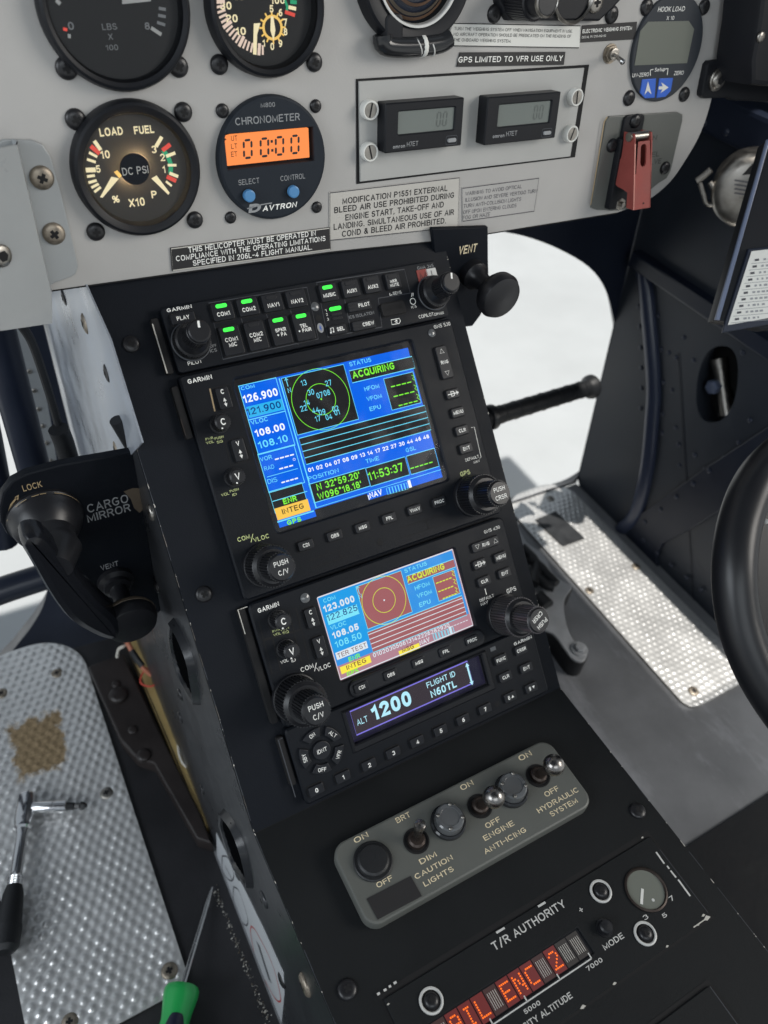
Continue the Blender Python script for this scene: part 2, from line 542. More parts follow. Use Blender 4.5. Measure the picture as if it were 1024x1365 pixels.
def glyphs(s, bold=0.):
    """vertices (x, y, layer) and faces of a line of lettering of cap height 1"""
    key = (s, round(bold, 3))
    if key in _tc:
        return _tc[key]
    t = max(.09, .125 + bold * 2.4)
    V, F = [], []
    x0 = 0.
    for ch in s:
        w_, strokes = FONT.get(ch) or FONT.get(ch.upper())
        for k, (closed, pts) in enumerate(strokes):
            P = [np.array((x0 + t / 2 + p[0], t / 2 + p[1] * (1 - t))) for p in pts]
            n = len(P)
            L, R_ = [], []
            for i in range(n):
                e1 = P[i] - P[i - 1] if (closed or i > 0) else P[1] - P[0]
                e2 = P[(i + 1) % n] - P[i] if (closed or i < n - 1) else P[-1] - P[-2]
                e1 = e1 / (np.linalg.norm(e1) + 1e-9)
                e2 = e2 / (np.linalg.norm(e2) + 1e-9)
                n1, n2 = np.array((-e1[1], e1[0])), np.array((-e2[1], e2[0]))
                q = (n1 + n2) / max(.45, 1 + n1 @ n2) * t / 2
                c = P[i].copy()
                if not closed and i == 0: c = c - e1 * t * .42
                if not closed and i == n - 1: c = c + e2 * t * .42
                L.append(c + q)
                R_.append(c - q)
            b = len(V)
            V += [(p[0], p[1], k) for p in L] + [(p[0], p[1], k) for p in R_]
            F += [(b + i, b + n + i, b + n + (i + 1) % n, b + (i + 1) % n) for i in range(n if closed else n - 1)]
        x0 += w_ + t + .15
    _tc[key] = (np.array(V) if V else np.zeros((0, 3)), F)
    return _tc[key]


def caph():
    return 1.


SEG = {'0': 'abcdef', '1': 'bc', '2': 'abged', '3': 'abgcd', '5': 'afgcd', '7': 'abc', '8': 'abcdefg'}
DOT = {'A': ['01110', '10001', '10001', '11111', '10001', '10001', '10001'],
       'I': ['01110', '00100', '00100', '00100', '00100', '00100', '01110'],
       'L': ['10000', '10000', '10000', '10000', '10000', '10000', '11111'],
       'E': ['11111', '10000', '10000', '11110', '10000', '10000', '11111'],
       'N': ['10001', '11001', '10101', '10101', '10011', '10001', '10001'],
       'C': ['01111', '10000', '10000', '10000', '10000', '10000', '01111'],
       '2': ['01110', '10001', '00001', '00010', '00100', '01000', '11111'],
       'F': ['11111', '10000', '10000', '11110', '10000', '10000', '10000']}


def rrect(u0, u1, v0, v1, r=0., n=4):
    if u0 > u1: u0, u1 = u1, u0
    if v0 > v1: v0, v1 = v1, v0
    r = min(r, (u1 - u0) / 2 - 1e-6, (v1 - v0) / 2 - 1e-6)
    if r <= 0:
        return [(u0, v0), (u1, v0), (u1, v1), (u0, v1)]
    p = []
    for cx, cy, a in ((u1 - r, v0 + r, -90), (u1 - r, v1 - r, 0), (u0 + r, v1 - r, 90), (u0 + r, v0 + r, 180)):
        for k in range(n + 1):
            t = math.radians(a + 90 * k / n)
            p.append((cx + r * math.cos(t), cy + r * math.sin(t)))
    return p


def circ(u, v, r, n=32, a0=0, a1=360, rv=None):
    full = abs(a1 - a0 - 360) < 1e-6
    m = n if full else n + 1
    return [(u + r * math.cos(math.radians(a0 + (a1 - a0) * k / n)),
             v + (rv or r) * math.sin(math.radians(a0 + (a1 - a0) * k / n))) for k in range(m)]


def ccw(p):
    a = sum(p[i][0] * p[(i + 1) % len(p)][1] - p[(i + 1) % len(p)][0] * p[i][1] for i in range(len(p)))
    return p if a > 0 else p[::-1]


def inset(p, d):
    n = len(p)
    out = []
    for i in range(n):
        a, b, c = np.array(p[i - 1]), np.array(p[i]), np.array(p[(i + 1) % n])
        e1, e2 = b - a, c - b
        e1 = e1 / (np.linalg.norm(e1) + 1e-12)
        e2 = e2 / (np.linalg.norm(e2) + 1e-12)
        n1, n2 = np.array((-e1[1], e1[0])), np.array((-e2[1], e2[0]))
        k = n1 + n2
        k = k / max(.3, 1 + n1 @ n2)
        out.append(tuple(b + k * d))
    return out


def bez(pts, n=8):
    """smooth curve through points (Catmull-Rom)"""
    P = [np.array(p, float) for p in pts]
    P = [2 * P[0] - P[1]] + P + [2 * P[-1] - P[-2]]
    out = []
    for i in range(1, len(P) - 2):
        for k in range(n):
            t = k / n
            out.append(.5 * ((2 * P[i]) + (-P[i - 1] + P[i + 1]) * t + (2 * P[i - 1] - 5 * P[i] + 4 * P[i + 1] - P[i + 2]) * t * t
                             + (-P[i - 1] + 3 * P[i] - 3 * P[i + 1] + P[i + 2]) * t ** 3))
    out.append(P[-2])
    return out


class MB:
    def __init__(s):
        s.v, s.f, s.m, s.sm = [], [], [], []
        s.mats = []

    def mi(s, m):
        if m not in s.mats:
            s.mats.append(m)
        return s.mats.index(m)

    def add(s, vs, fs, m, smooth=False):
        b = len(s.v)
        s.v.extend([tuple(map(float, p)) for p in vs])
        k = s.mi(m)
        for f in fs:
            s.f.append(tuple(b + i for i in f))
            s.m.append(k)
            s.sm.append(smooth)
        return s

    def sheet(s, poly, w, m):
        return s.add([(u, v, w) for u, v in poly], [tuple(range(len(poly)))], m)

    def prism(s, poly, w0, w1, m, bev=0., side=None, bottom=False):
        p = ccw(list(poly))
        n = len(p)
        rings = [[(u, v, w0) for u, v in p]]
        if bev:
            steps = [(0, bev), (bev * .3, bev * .3), (bev, 0)]
            for (i, d) in steps:
                rings.append([(u, v, w1 - d) for u, v in (inset(p, i) if i else p)])
        else:
            rings.append([(u, v, w1) for u, v in p])
        vs = sum(rings, [])
        fs = []
        for r in range(len(rings) - 1):
            for i in range(n):
                j = (i + 1) % n
                fs.append((r * n + i, r * n + j, (r + 1) * n + j, (r + 1) * n + i))
        s.add(vs, fs, side or m)
        s.add(rings[-1], [tuple(range(n))], m)
        if bottom:
            s.add(rings[0], [tuple(range(n))[::-1]], m)
        return s

    def ring(s, po, pi, w0, w1, m, wi=None, bev=0.):
        """plate with an opening: outer and inner outline of equal point count"""
        po, pi = ccw(list(po)), ccw(list(pi))
        n = len(po)
        wi = w0 if wi is None else wi
        R = [[(u, v, w0) for u, v in po]]
        if bev:
            R.append([(u, v, w1 - bev) for u, v in po])
            R.append([(u, v, w1) for u, v in inset(po, bev)])
        else:
            R.append([(u, v, w1) for u, v in po])
        if bev:
            R.append([(u, v, w1) for u, v in inset(pi, -bev)])
            R.append([(u, v, w1 - bev) for u, v in pi])
        else:
            R.append([(u, v, w1) for u, v in pi])
        R.append([(u, v, wi) for u, v in pi])
        fs = []
        for r in range(len(R) - 1):
            for i in range(n):
                j = (i + 1) % n
                fs.append((r * n + i, r * n + j, (r + 1) * n + j, (r + 1) * n + i))
        return s.add(sum(R, []), fs, m)

    def box(s, u0, u1, v0, v1, w0, w1, m, r=0., bev=0.):
        return s.prism(rrect(u0, u1, v0, v1, r), w0, w1, m, bev)

    def lathe(s, c, prof, m, n=32, ax=None, smooth=True, cap=True):
        """profile of (radius, height) turned round the w axis at c=(u,v,w0), or round ax"""
        c = np.array(c, float)
        a = np.array(ax if ax is not None else (0, 0, 1), float)
        a = a / np.linalg.norm(a)
        h = np.array((1, 0, 0)) if abs(a[0]) < .9 else np.array((0, 1, 0))
        e1 = np.cross(h, a)
        e1 = e1 / np.linalg.norm(e1)
        e2 = np.cross(a, e1)
        vs, fs = [], []
        for r, hh in prof:
            for k in range(n):
                t = 2 * math.pi * k / n
                vs.append(c + a * hh + (e1 * math.cos(t) + e2 * math.sin(t)) * r)
        for q in range(len(prof) - 1):
            for k in range(n):
                j = (k + 1) % n
                fs.append((q * n + k, q * n + j, (q + 1) * n + j, (q + 1) * n + k))
        s.add(vs, fs, m, smooth)
        if cap and prof[-1][0] > 1e-5:
            s.add(vs[-n:], [tuple(range(n))], m)
        if cap and prof[0][0] > 1e-5:
            s.add(vs[:n], [tuple(range(n))[::-1]], m)
        return s

    def cyl(s, u, v, r, w0, w1, m, bev=0., n=32):
        b = bev
        pr = [(r, w0), (r, w1 - b)] + ([(r - b * .3, w1 - b * .3), (r - b, w1)] if b else [(r, w1)])
        pr = [(a, h) for a, h in pr]
        if not b:
            pr[-1] = (r, w1)
        return s.lathe((u, v, 0), pr, m, n)

    def knurl(s, u, v, r, w0, w1, m, teeth=36, depth=.0005, bev=.0004, top=None):
        """ribbed knob"""
        p = []
        for k in range(teeth):
            for q, rr in ((0, r - depth), (.25, r), (.6, r), (.85, r - depth)):
                t = 2 * math.pi * (k + q) / teeth
                p.append((u + rr * math.cos(t), v + rr * math.sin(t)))
        s.prism(p, w0, w1 - bev, m)
        s.lathe((u, v, 0), [(r - depth * .6, w1 - bev), (r - depth - bev, w1)], top or m, 40)
        return s

    def tube(s, pts, r, m, n=12, cap=True):
        P = [np.array(p, float) for p in pts]
        rs = r if isinstance(r, (list, tuple)) else [r] * len(P)
        vs, fs = [], []
        prev = None
        for i, p in enumerate(P):
            t = P[min(i + 1, len(P) - 1)] - P[max(i - 1, 0)]
            t = t / (np.linalg.norm(t) + 1e-12)
            if prev is None:
                h = np.array((0, 0, 1.)) if abs(t[2]) < .9 else np.array((1., 0, 0))
                e1 = np.cross(t, h)
            else:
                e1 = prev - t * (prev @ t)
            e1 = e1 / np.linalg.norm(e1)
            prev = e1
            e2 = np.cross(t, e1)
            for k in range(n):
                a = 2 * math.pi * k / n
                vs.append(p + (e1 * math.cos(a) + e2 * math.sin(a)) * rs[i])
        for i in range(len(P) - 1):
            for k in range(n):
                j = (k + 1) % n
                fs.append((i * n + k, i * n + j, (i + 1) * n + j, (i + 1) * n + k))
        if cap:
            fs += [tuple(range(n))[::-1], tuple((len(P) - 1) * n + k for k in range(n))]
        return s.add(vs, fs, m, True)

    def solid(s, poly3, off, m):
        """a flat outline in space, thickened by the vector off"""
        n = len(poly3)
        a = [np.array(p, float) for p in poly3]
        b = [p + np.array(off, float) for p in a]
        fs = [tuple(range(n)), tuple(range(n, 2 * n))[::-1]]
        for i in range(n):
            j = (i + 1) % n
            fs.append((i, j, n + j, n + i))
        return s.add(a + b, fs, m)

    def stroke(s, pts, wd, w, m, closed=False):
        """flat printed line"""
        P = [np.array(p, float) for p in pts]
        n = len(P)
        L, Rr = [], []
        for i in range(n):
            a = P[(i - 1) % n] if (closed or i > 0) else P[i]
            b = P[(i + 1) % n] if (closed or i < n - 1) else P[i]
            t = b - a
            t = t / (np.linalg.norm(t) + 1e-12)
            q = np.array((-t[1], t[0])) * wd / 2
            L.append(P[i] + q)
            Rr.append(P[i] - q)
        vs = [(*p, w) for p in L] + [(*p, w) for p in Rr]
        fs = [(i, n + i, n + (i + 1) % n, (i + 1) % n) for i in range(n if closed else n - 1)]
        return s.add(vs, fs, m)

    def text(s, st, u, v, w, h, m, width=None, sx=.9, align='c', rot=0., bold=0., shear=0.):
        """printed lettering of cap height h; u, v = centre (align c) or baseline left (align l)"""
        vv, ff = glyphs(st, bold)
        if not len(vv):
            return s
        k = h / caph()
        x = vv[:, 0] - vv[:, 0].min()
        y = vv[:, 1]
        wn = x.max()
        kx = (width / wn) if width else k * sx
        x = x * kx
        y = y * k
        x = x + y * shear
        if align == 'c':
            x = x - wn * kx / 2
            y = y - h / 2
        elif align == 'r':
            x = x - wn * kx
        ca, sa = math.cos(rot), math.sin(rot)
        return s.add([(u + a * ca - b * sa, v + a * sa + b * ca, w + 1e-5 * l) for a, b, l in zip(x, y, vv[:, 2])], ff, m)

    def T(s, z, st, x0, y0, x1, y1, hpx, m, dw=.0001, rot=False, bold=0., sx=None, shear=0.):
        """lettering fitted between two measured baseline ends, cap height measured in the crop"""
        a, b = z(x0, y0), z(x1, y1)
        t = z(x0, y0 - hpx)
        h = abs(t[1] - a[1])
        if rot:
            ang = math.atan2(b[1] - a[1], b[0] - a[0])
            wd = math.hypot(b[0] - a[0], b[1] - a[1])
            return s.text(st, a[0], a[1], z.w + dw, h, m, wd, align='l', rot=ang, bold=bold, shear=shear)
        v = (a[1] + b[1]) / 2
        return s.text(st, min(a[0], b[0]), v, z.w + dw, h, m, abs(b[0] - a[0]), align='l', bold=bold, shear=shear)

    def seg7(s, ch, u, v, h, w, m, wd=None, th=None, sl=.06):
        wd = wd or h * .55
        th = th or h * .11
        g = th * .35

        def H(y):
            return [(g, y), (g + th / 2, y + th / 2), (wd - g - th / 2, y + th / 2), (wd - g, y), (wd - g - th / 2, y - th / 2), (g + th / 2, y - th / 2)]

        def V(x, y0, y1):
            return [(x, y0 + g), (x + th / 2, y0 + g + th / 2), (x + th / 2, y1 - g - th / 2), (x, y1 - g), (x - th / 2, y1 - g - th / 2), (x - th / 2, y0 + g + th / 2)]
        D = {'a': H(h), 'g': H(h / 2), 'd': H(0), 'f': V(0, h / 2, h), 'b': V(wd, h / 2, h), 'e': V(0, 0, h / 2), 'c': V(wd, 0, h / 2)}
        for q in SEG[ch]:
            s.sheet([(u + x + y * sl, v + y) for x, y in D[q]], w, m)
        return s

    def dots(s, ch, u, v, pw, ph, w, m, r):
        for j, row in enumerate(DOT[ch]):
            for i, c in enumerate(row):
                if c == '1':
                    s.sheet(rrect(u + i * pw - r, u + i * pw + r, v - j * ph - r, v - j * ph + r), w, m)
        return s

    def build(s, name, th, parent=None, ang=35):
        """link as ONE mesh object under a thing (or under a part of it)"""
        me = bpy.data.meshes.new(name)
        off = np.array(th.off)
        V = np.array(s.v) - off
        me.from_pydata([tuple(p) for p in V], [], s.f)
        for m in s.mats:
            me.materials.append(MATS[m])
        me.polygons.foreach_set('material_index', s.m)
        me.polygons.foreach_set('use_smooth', [True] * len(s.f))
        me.validate()
        me.update()
        me.set_sharp_from_angle(angle=math.radians(ang))
        o = bpy.data.objects.new(name, me)
        COL.objects.link(o)
        o.parent = parent if parent is not None else th.o
        return o


class Thing:
    def __init__(s, name, label, cat, fr, u=0, v=0, w=0, group=None, kind=None):
        s.off = (u, v, w)
        s.fr = fr
        o = bpy.data.objects.new(name, None)
        o.empty_display_size = .01
        COL.objects.link(o)
        o.matrix_world = fr.mat(u, v, w)
        s.o = o
        tag(o, label, cat, group, kind)


def tag(o, label, cat, group=None, kind=None):
    o['label'] = label
    o['category'] = cat
    if group: o['group'] = group
    if kind: o['kind'] = kind


class Flat:
    """helper for a thing that is one mesh and has no parts: builds at its own origin"""

    def __init__(s, u=0, v=0, w=0):
        s.off = (u, v, w)


def single(mb, name, label, cat, fr, u, v, w=0, group=None, kind=None, ang=35):
    o = mb.build(name, Flat(u, v, w), None, ang) if False else None
    f = Flat(u, v, w)
    f.o = None
    o = mb.build(name, f, None, ang)
    o.matrix_world = fr.mat(u, v, w)
    if kind == 'structure':
        o['kind'] = kind
        if label: o['label'] = label
        if cat: o['category'] = cat
    else:
        tag(o, label, cat, group, kind)
    return o


def wl(fr, pts, w=0):
    return [fr.P(u, v, w) for u, v in pts]


# ------------------------------------------------ screws: one mesh per kind, copied
_screws = {}


def screw(th, u, v, w, r=.0042, m='screw_black', parent=None, slot='cross', dome=.4, name='screw', nrm=None):
    key = (round(r, 4), m, slot, dome)
    if key not in _screws:
        b = MB()
        h = r * dome
        pr = [(r, 0), (r, h * .25), (r * .93, h * .55), (r * .78, h * .82), (r * .5, h * .97), (r * .18, h)]
        b.lathe((0, 0, 0), pr, m, 24)
        t = .15 * r
        l = .42 * r
        top = h + .00012
        if slot == 'cross':
            p = [(-t, -l), (t, -l), (t, -t), (l, -t), (l, t), (t, t), (t, l), (-t, l), (-t, t), (-l, t), (-l, -t), (-t, -t)]
            b.sheet(p, top, 'dark_gap')
        elif slot == 'slot':
            b.sheet([(-l * 1.6, -t), (l * 1.6, -t), (l * 1.6, t), (-l * 1.6, t)], top, 'dark_gap')
        elif slot == 'hex':
            b.sheet(circ(0, 0, .5 * r, 6), top, 'dark_gap')
        f = Flat()
        f.o = None
        o = b.build(name, f)
        _screws[key] = o
        use = o
    else:
        use = _screws[key].copy()
        COL.objects.link(use)
    use.name = name
    use.parent = parent if parent is not None else th.o
    m = Matrix.Translation(Vector((u - th.off[0], v - th.off[1], w - th.off[2])))
    if nrm is not None:
        m = m @ Vector(nrm).to_track_quat('Z', 'Y').to_matrix().to_4x4()
    use.matrix_local = m @ Matrix.Rotation(random.uniform(0, 1.5), 4, 'Z')
    return use

# ================================================================ setting
g = MB()
g.sheet([(-60, -60), (60, -60), (60, 60), (-60, 60)], 0, 'concrete')
single(g, 'ground', 'pale sunlit concrete outside under the nose windows', 'ground', Fr((0, 0, -.55), (1, 0, 0), (0, 1, 0)), 0, 0, 0, kind='structure')

fl = MB()
fl.sheet([(-.1005, -1.3), (-.1005, .34), (-.8, .40), (-.8, -1.3)], 0, 'floor_black')
fl.sheet([(-.1005, -1.3), (.46, -1.3), (.46, .335), (-.1005, .335)], 0, 'floor_grey')
single(fl, 'floor', 'cockpit floor, black on the left and scuffed grey on the right', 'floor', FLR, 0, 0, 0, kind='structure')


def nw(px, py):
    """point of the sloping nose wall seen at a pixel"""
    return NWF.at(px, py)


NWF = Fr((0, .335, 0), (1, 0, 0), (0, .12, 1))
op = [nw(*p) for p in [(600, 292), (655, 306), (700, 315), (745, 332), (785, 356), (807, 386), (819, 430), (827, 490), (830, 550),
                       (821, 588), (800, 617), (770, 645), (735, 666), (700, 686), (620, 700)]]
op = [(u, max(v, .006)) for u, v in op]
op = [tuple(p) for p in bez([np.array(p) for p in op], 4)]


def wall_with_hole(mb, op, u0, u1, v0, v1, w0, w1, m):
    """wall round an opening: outer outline is the opening pushed radially onto the rectangle"""
    op = ccw(op)
    c = np.mean(np.array(op), 0)
    out = []
    for p in op:
        d = np.array(p) - c
        k = min(((u1 if d[0] > 0 else u0) - c[0]) / d[0] if abs(d[0]) > 1e-9 else 1e9,
                ((v1 if d[1] > 0 else v0) - c[1]) / d[1] if abs(d[1]) > 1e-9 else 1e9)
        out.append(tuple(c + d * k))
    # corners
    n = len(op)
    vs = [(u, v, w1) for u, v in out] + [(u, v, w1) for u, v in op] + [(u, v, w1 - .006) for u, v in op2(op, .004)] + [(u, v, w0) for u, v in op2(op, .012)]
    fs = []
    for r in range(3):
        for i in range(n):
            j = (i + 1) % n
            fs.append((r * n + i, r * n + j, (r + 1) * n + j, (r + 1) * n + i))
    mb.add(vs, fs, m, True)
    for (a, b) in ((u0, v0), (u1, v0), (u1, v1), (u0, v1)):
        # fill the corner left between the two radial points that straddle it
        best = None
        for i in range(n):
            p, q = np.array(out[i]), np.array(out[(i + 1) % n])
            on = lambda t, k: abs(t[0] - a) < 1e-6 if k else abs(t[1] - b) < 1e-6
            if (on(p, 1) and on(q, 0)) or (on(p, 0) and on(q, 1)):
                d = np.linalg.norm(p - (a, b)) + np.linalg.norm(q - (a, b))
                if best is None or d < best[0]:
                    best = (d, p, q)
        if best:
            mb.sheet(ccw([tuple(best[1]), tuple(best[2]), (a, b)]), w1, m)


def op2(op, d):
    return inset(op, -d) if d else op


b = MB()
wall_with_hole(b, op, .102, .4595, 0.001, .62, -.02, 0, 'navy')
single(b, 'nose_wall', 'dark blue-black nose wall round the right chin window', 'wall', NWF, .3, 0, kind='thing')

# left nose wall and its window
NLF = Fr((0, .42, 0), (1, 0, 0), (0, .05, 1))
opl = [NLF.at(*p) for p in [(-190, 380), (28, 405), (31, 480), (33, 600), (60, 690), (66, 750), (60, 800), (44, 832), (24, 858), (0, 886), (-60, 935), (-190, 960)]]
opl = [tuple(p) for p in bez([np.array(p) for p in opl], 4)]
b = MB()
wall_with_hole(b, opl, -.75, -.1015, -.15, .6, -.03, 0, 'navy')
nl = single(b, 'nose_wall', 'dark nose wall round the left chin window behind the mirror bracket', 'wall', NLF, -.3, 0, kind='thing')

# right side wall, x = .46, seen from inside
SID = Fr((.46, 0, 0), (0, -1, 0), (0, 0, 1))     # u runs aft, v up, w into the cabin


def sw(px, py, w=0):
    return SID.at(px, py, w)


sd = Thing('side_wall', 'dark riveted side wall on the right with an oval access hole', 'wall', SID, 0, 0, kind='thing')
b = MB()
# main skin with the oval access hole
hole_c = sw(957, 512)
hole = [(hole_c[0] + x, hole_c[1] + y) for x, y in [(.0155 * math.cos(t), .028 * math.sin(t)) for t in [2 * math.pi * k / 40 for k in range(40)]]]
hl = []
for k in range(40):
    t = 2 * math.pi * k / 40
    px = 956 + 27 * math.copysign(abs(math.cos(t)) ** .8, math.cos(t)) + 12 * -math.sin(t) * -.55
    py = 512 - 51 * math.copysign(abs(math.sin(t)) ** .9, math.sin(t))
    hl.append(sw(px, py))
hole = hl
bb = (-.345, -.03, -.02, .75)
cc = np.mean(np.array(ccw(hole)), 0)
out = []
hole = ccw(hole)
for p in hole:
    d = np.array(p) - cc
    k = min(((bb[1] if d[0] > 0 else bb[0]) - cc[0]) / d[0] if abs(d[0]) > 1e-9 else 1e9,
            ((bb[3] if d[1] > 0 else bb[2]) - cc[1]) / d[1] if abs(d[1]) > 1e-9 else 1e9)
    out.append(tuple(cc + d * k))
out = [(u if u > bb[0] + 1e-6 else -(.336 + .12 * v), v) for u, v in out]
n = len(hole)
vs = [(u, v, 0) for u, v in out] + [(u, v, 0) for u, v in hole] + [(u, v, -.004) for u, v in hole] + [(u * 1, v, -.035) for u, v in inset(hole, -.012)]
fs = []
for r in range(3):
    for i in range(n):
        fs.append((r * n + i, r * n + (i + 1) % n, (r + 1) * n + (i + 1) % n, (r + 1) * n + i))
b.add(vs, fs, 'navy_side')
b.sheet(inset(hole, -.012), -.035, 'dark_gap')
b.build('skin', sd)
# corner post between nose wall and side wall: a rolled flange along the seam
seam = bez([np.array((*sw(*p), .001)) for p in [(812, 726), (829, 706), (849, 684), (864, 626), (871, 558), (873, 505), (865, 404), (859, 352)]], 6)
b = MB()
b.tube(seam, .0085, 'bead')
b.build('corner_bead', sd)
# horizontal stringer, upper rail
b = MB()
l0, l1 = sw(846, 352), sw(1120, 520)
vz = (l0[1] + l1[1]) / 2
b.prism([(-.36, vz - .004), (.32, vz - .004), (.32, vz + .012), (-.36, vz + .012)], 0, .012, 'navy', .002)
b.build('stringer', sd)
r0 = sw(950, 150)
b = MB()
b.prism([(-.38, r0[1] - .008), (.32, r0[1] - .008), (.32, r0[1] + .022), (-.38, r0[1] + .022)], 0, .03, 'navy', .004)
b.prism([(-.38, r0[1] + .05), (.32, r0[1] + .05), (.32, r0[1] + .056), (-.38, r0[1] + .056)], 0, .02, 'navy', .002)
b.build('door_rail', sd)
# riveted flange of the lower pan
fo = [sw(*p) for p in [(818, 722), (832, 700), (880, 668), (940, 625), (1024, 570), (1100, 520), (1130, 560), (1024, 640), (930, 700), (886, 724), (877, 742), (880, 758), (905, 780), (960, 835), (1010, 885), (1080, 960), (1080, 1010), (1000, 915), (955, 868), (868, 790), (832, 752)]]
b = MB()
b.prism(fo, 0, .0035, 'navy', .0008)
b.build('pan_flange', sd)
rv = MB()


def rivets(pts, w=0, r=.0027):
    for p in pts:
        u, v = sw(*p)
        screw(sd, u, v, w, r, 'rivet_navy', slot='none', dome=.6, name='rivet')


X8 = lambda x, y: (600 + x / 2.007, 280 + y / 2.007)
rivets([X8(*p) for p in [(505, 258), (508, 312), (511, 368), (512, 422), (513, 476), (511, 530), (556, 282), (565, 372), (570, 460), (568, 545), (567, 596), (612, 627), (655, 655), (605, 395),
                         (335, 72), (548, 168), (600, 190), (655, 215), (710, 243)]])
rivets([X8(*p) for p in [(700, 695), (657, 730), (612, 765), (570, 798), (528, 832), (524, 880), (560, 915), (597, 947), (638, 980), (678, 1012), (716, 1045)]], .0035)
rivets([(972, 160), (1002, 172)], .03, .003)

b = MB()
for (a_, c_) in (((905, 470), (925, 800)), ((930, 395), (1120, 505))):
    p, q = sw(*a_), sw(*c_)
    b.stroke([p, q], .0009, .0006, 'dark_gap')
    b.stroke([(p[0] + .0009, p[1] + .0004), (q[0] + .0009, q[1] + .0004)], .0006, .0006, 'rivet_navy')  # lighter line beside each seam is a painted highlight
b.build('skin_seam', sd)
rivets([(892, 470), (896, 520), (901, 570), (906, 620), (940, 420), (972, 437), (1004, 455), (912, 450), (1000, 560), (985, 590), (965, 610), (940, 625), (912, 650), (925, 480), (990, 470)], 0, .0024)
# bolt seen through the access hole
th = Thing('control_joint', 'control rod end with a hexagon bolt inside the oval hole of the side wall', 'bolt', SID, *sw(957, 515, -.02), -.02)
b = MB()
c = sw(953, 515, -.016)
b.lathe((c[0], c[1], -.02), [(.0075, 0), (.0075, .009), (.0062, .0105)], 'edge_blue', 6, smooth=False)
b.build('bolt', th)
b = MB()
p0, p1 = sw(957, 478, -.022), sw(970, 552, -.022)
b.tube([(*p0, -.022), ((p0[0] + p1[0]) / 2, (p0[1] + p1[1]) / 2, -.022), (*p1, -.022)], [.008, .005, .009], 'steel_dull', 14)
b.build('rod', th)

# ---------------------------------------------------------------- cabin roof and far side: what shades the cockpit
rf = MB()

# ================================================================ centre console
con = Thing('center_console', 'black centre console with a sloping radio face and flat aft top', 'console', FLR, 0, 0, 0)
FD = -.006                                         # console face lies this far behind the radio faces
XL, XR = -.0985, .1000
yb = lambda v, w=FD: RAD.P(0, v, w)
Ftop = yb(.04)
Fhinge = yb(-.2695)
# exact meeting line of the face with the flat top
vh = None
for k in range(4000):
    v = -.2 - k * .00005
    if yb(v)[2] <= .2366:
        vh = v
        break
hy = yb(vh)[1]
FB, TB = MB(), MB()
TH = .003
face = [(XL, .04), (XR, .04), (XR, vh), (XL, vh)]
FB.solid([RAD.P(u, v, FD) for u, v in face], -RAD.ez * TH, 'black_paint')
TB.solid([(XL, hy, .2366), (XR, hy, .2366), (XR, -.45, .2366), (XL, -.45, .2366)], (0, 0, -TH), 'black_top')
b = MB()
zt = Ftop[2]
side = [(-.45, 0), (-.45, .2335), (hy - .002, .2335), (Ftop[1] + .003, zt - .002), (.36, zt - .002), (.62, .36), (.62, .14), (.45, .10), (.325, 0)]
b.solid([(XL - .0, y, z) for y, z in side], (.0015, 0, 0), 'side_paint')
b.build('side_panel', con)
b = MB()
b.solid([(XR - .0015, y, z) for y, z in side], (.0015, 0, 0), 'side_paint')
b.build('side_panel', con)
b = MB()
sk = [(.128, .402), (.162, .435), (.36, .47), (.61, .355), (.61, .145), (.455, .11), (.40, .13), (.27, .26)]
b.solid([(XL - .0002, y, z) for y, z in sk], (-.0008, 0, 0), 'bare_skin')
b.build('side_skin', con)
for k in range(40):
    va, vb_ = vh + (.012 - vh) * k / 40, vh + (.012 - vh) * (k + 1) / 40
    if random.random() < .8:
        wd = random.uniform(.00015, .00045)
        FB.add([RAD.P(XL, va, FD + .00006), RAD.P(XL + wd, va, FD + .00006), RAD.P(XL + wd * random.uniform(.5, 1), vb_, FD + .00006), RAD.P(XL, vb_, FD + .00006)], [(0, 1, 2, 3)], random.choice(['edge_line', 'worn_edge', 'edge_line']))
for k in range(20):
    ya, yb_ = hy - .01 * k, hy - .01 * (k + 1)
    for x, sgn in ((XL, 1), (XR, -1)):
        if random.random() < .7:
            wd = random.uniform(.00015, .0004)
            TB.add([(x, ya, .23668), (x + sgn * wd, ya, .23668), (x + sgn * wd, yb_, .23668), (x, yb_, .23668)], [(0, 1, 2, 3)], 'edge_line')
# worn bright edges along the face and top
for k in range(34):
    v = random.uniform(vh, .012)
    for x, sgn in ((XL, 1), (XR, -1)):
        if random.random() < .6:
            l = random.uniform(.0003, .0028) * random.random() ** 1.5 + .0003
            wd = random.uniform(.0002, .0006)
            p = [RAD.P(x, v, FD + .0001), RAD.P(x + sgn * wd, v + l * random.random(), FD + .0001), RAD.P(x + sgn * wd * .5, v + l, FD + .0001), RAD.P(x, v + l, FD + .0001)]
            FB.add(p, [(0, 1, 2, 3)], 'chip')
for k in range(16):
    y = random.uniform(-.2, hy)
    for x, sgn in ((XL, 1), (XR, -1)):
        l = random.uniform(.0003, .0022) * random.random() + .0003
        p = [(x, y, .23672), (x + sgn * random.uniform(.0002, .0005), y, .23672), (x + sgn * .0003, y + l, .23672), (x, y + l, .23672)]
        TB.add(p, [(0, 1, 2, 3)], 'chip')
ZK = Z(RAD, 440, 850, 3.103, FD)
for x, y, l in [(215, 632, 14), (240, 603, 8), (272, 605, 10), (125, 668, 7), (160, 655, 5), (520, 488, 8), (557, 468, 12), (738, 376, 8), (428, 540, 4), (600, 600, 3), (965, 262, 16), (958, 275, 10)]:
    u, v = ZK(x, y)
    FB.add([RAD.P(u, v, FD + .0001), RAD.P(u + .0004 + l * .00004, v, FD + .0001), RAD.P(u + .0008, v + l * .00016, FD + .0001), RAD.P(u - .0002, v + l * .00014, FD + .0001)], [(0, 1, 2, 3)], 'chip')
FB.build('face_panel', con)
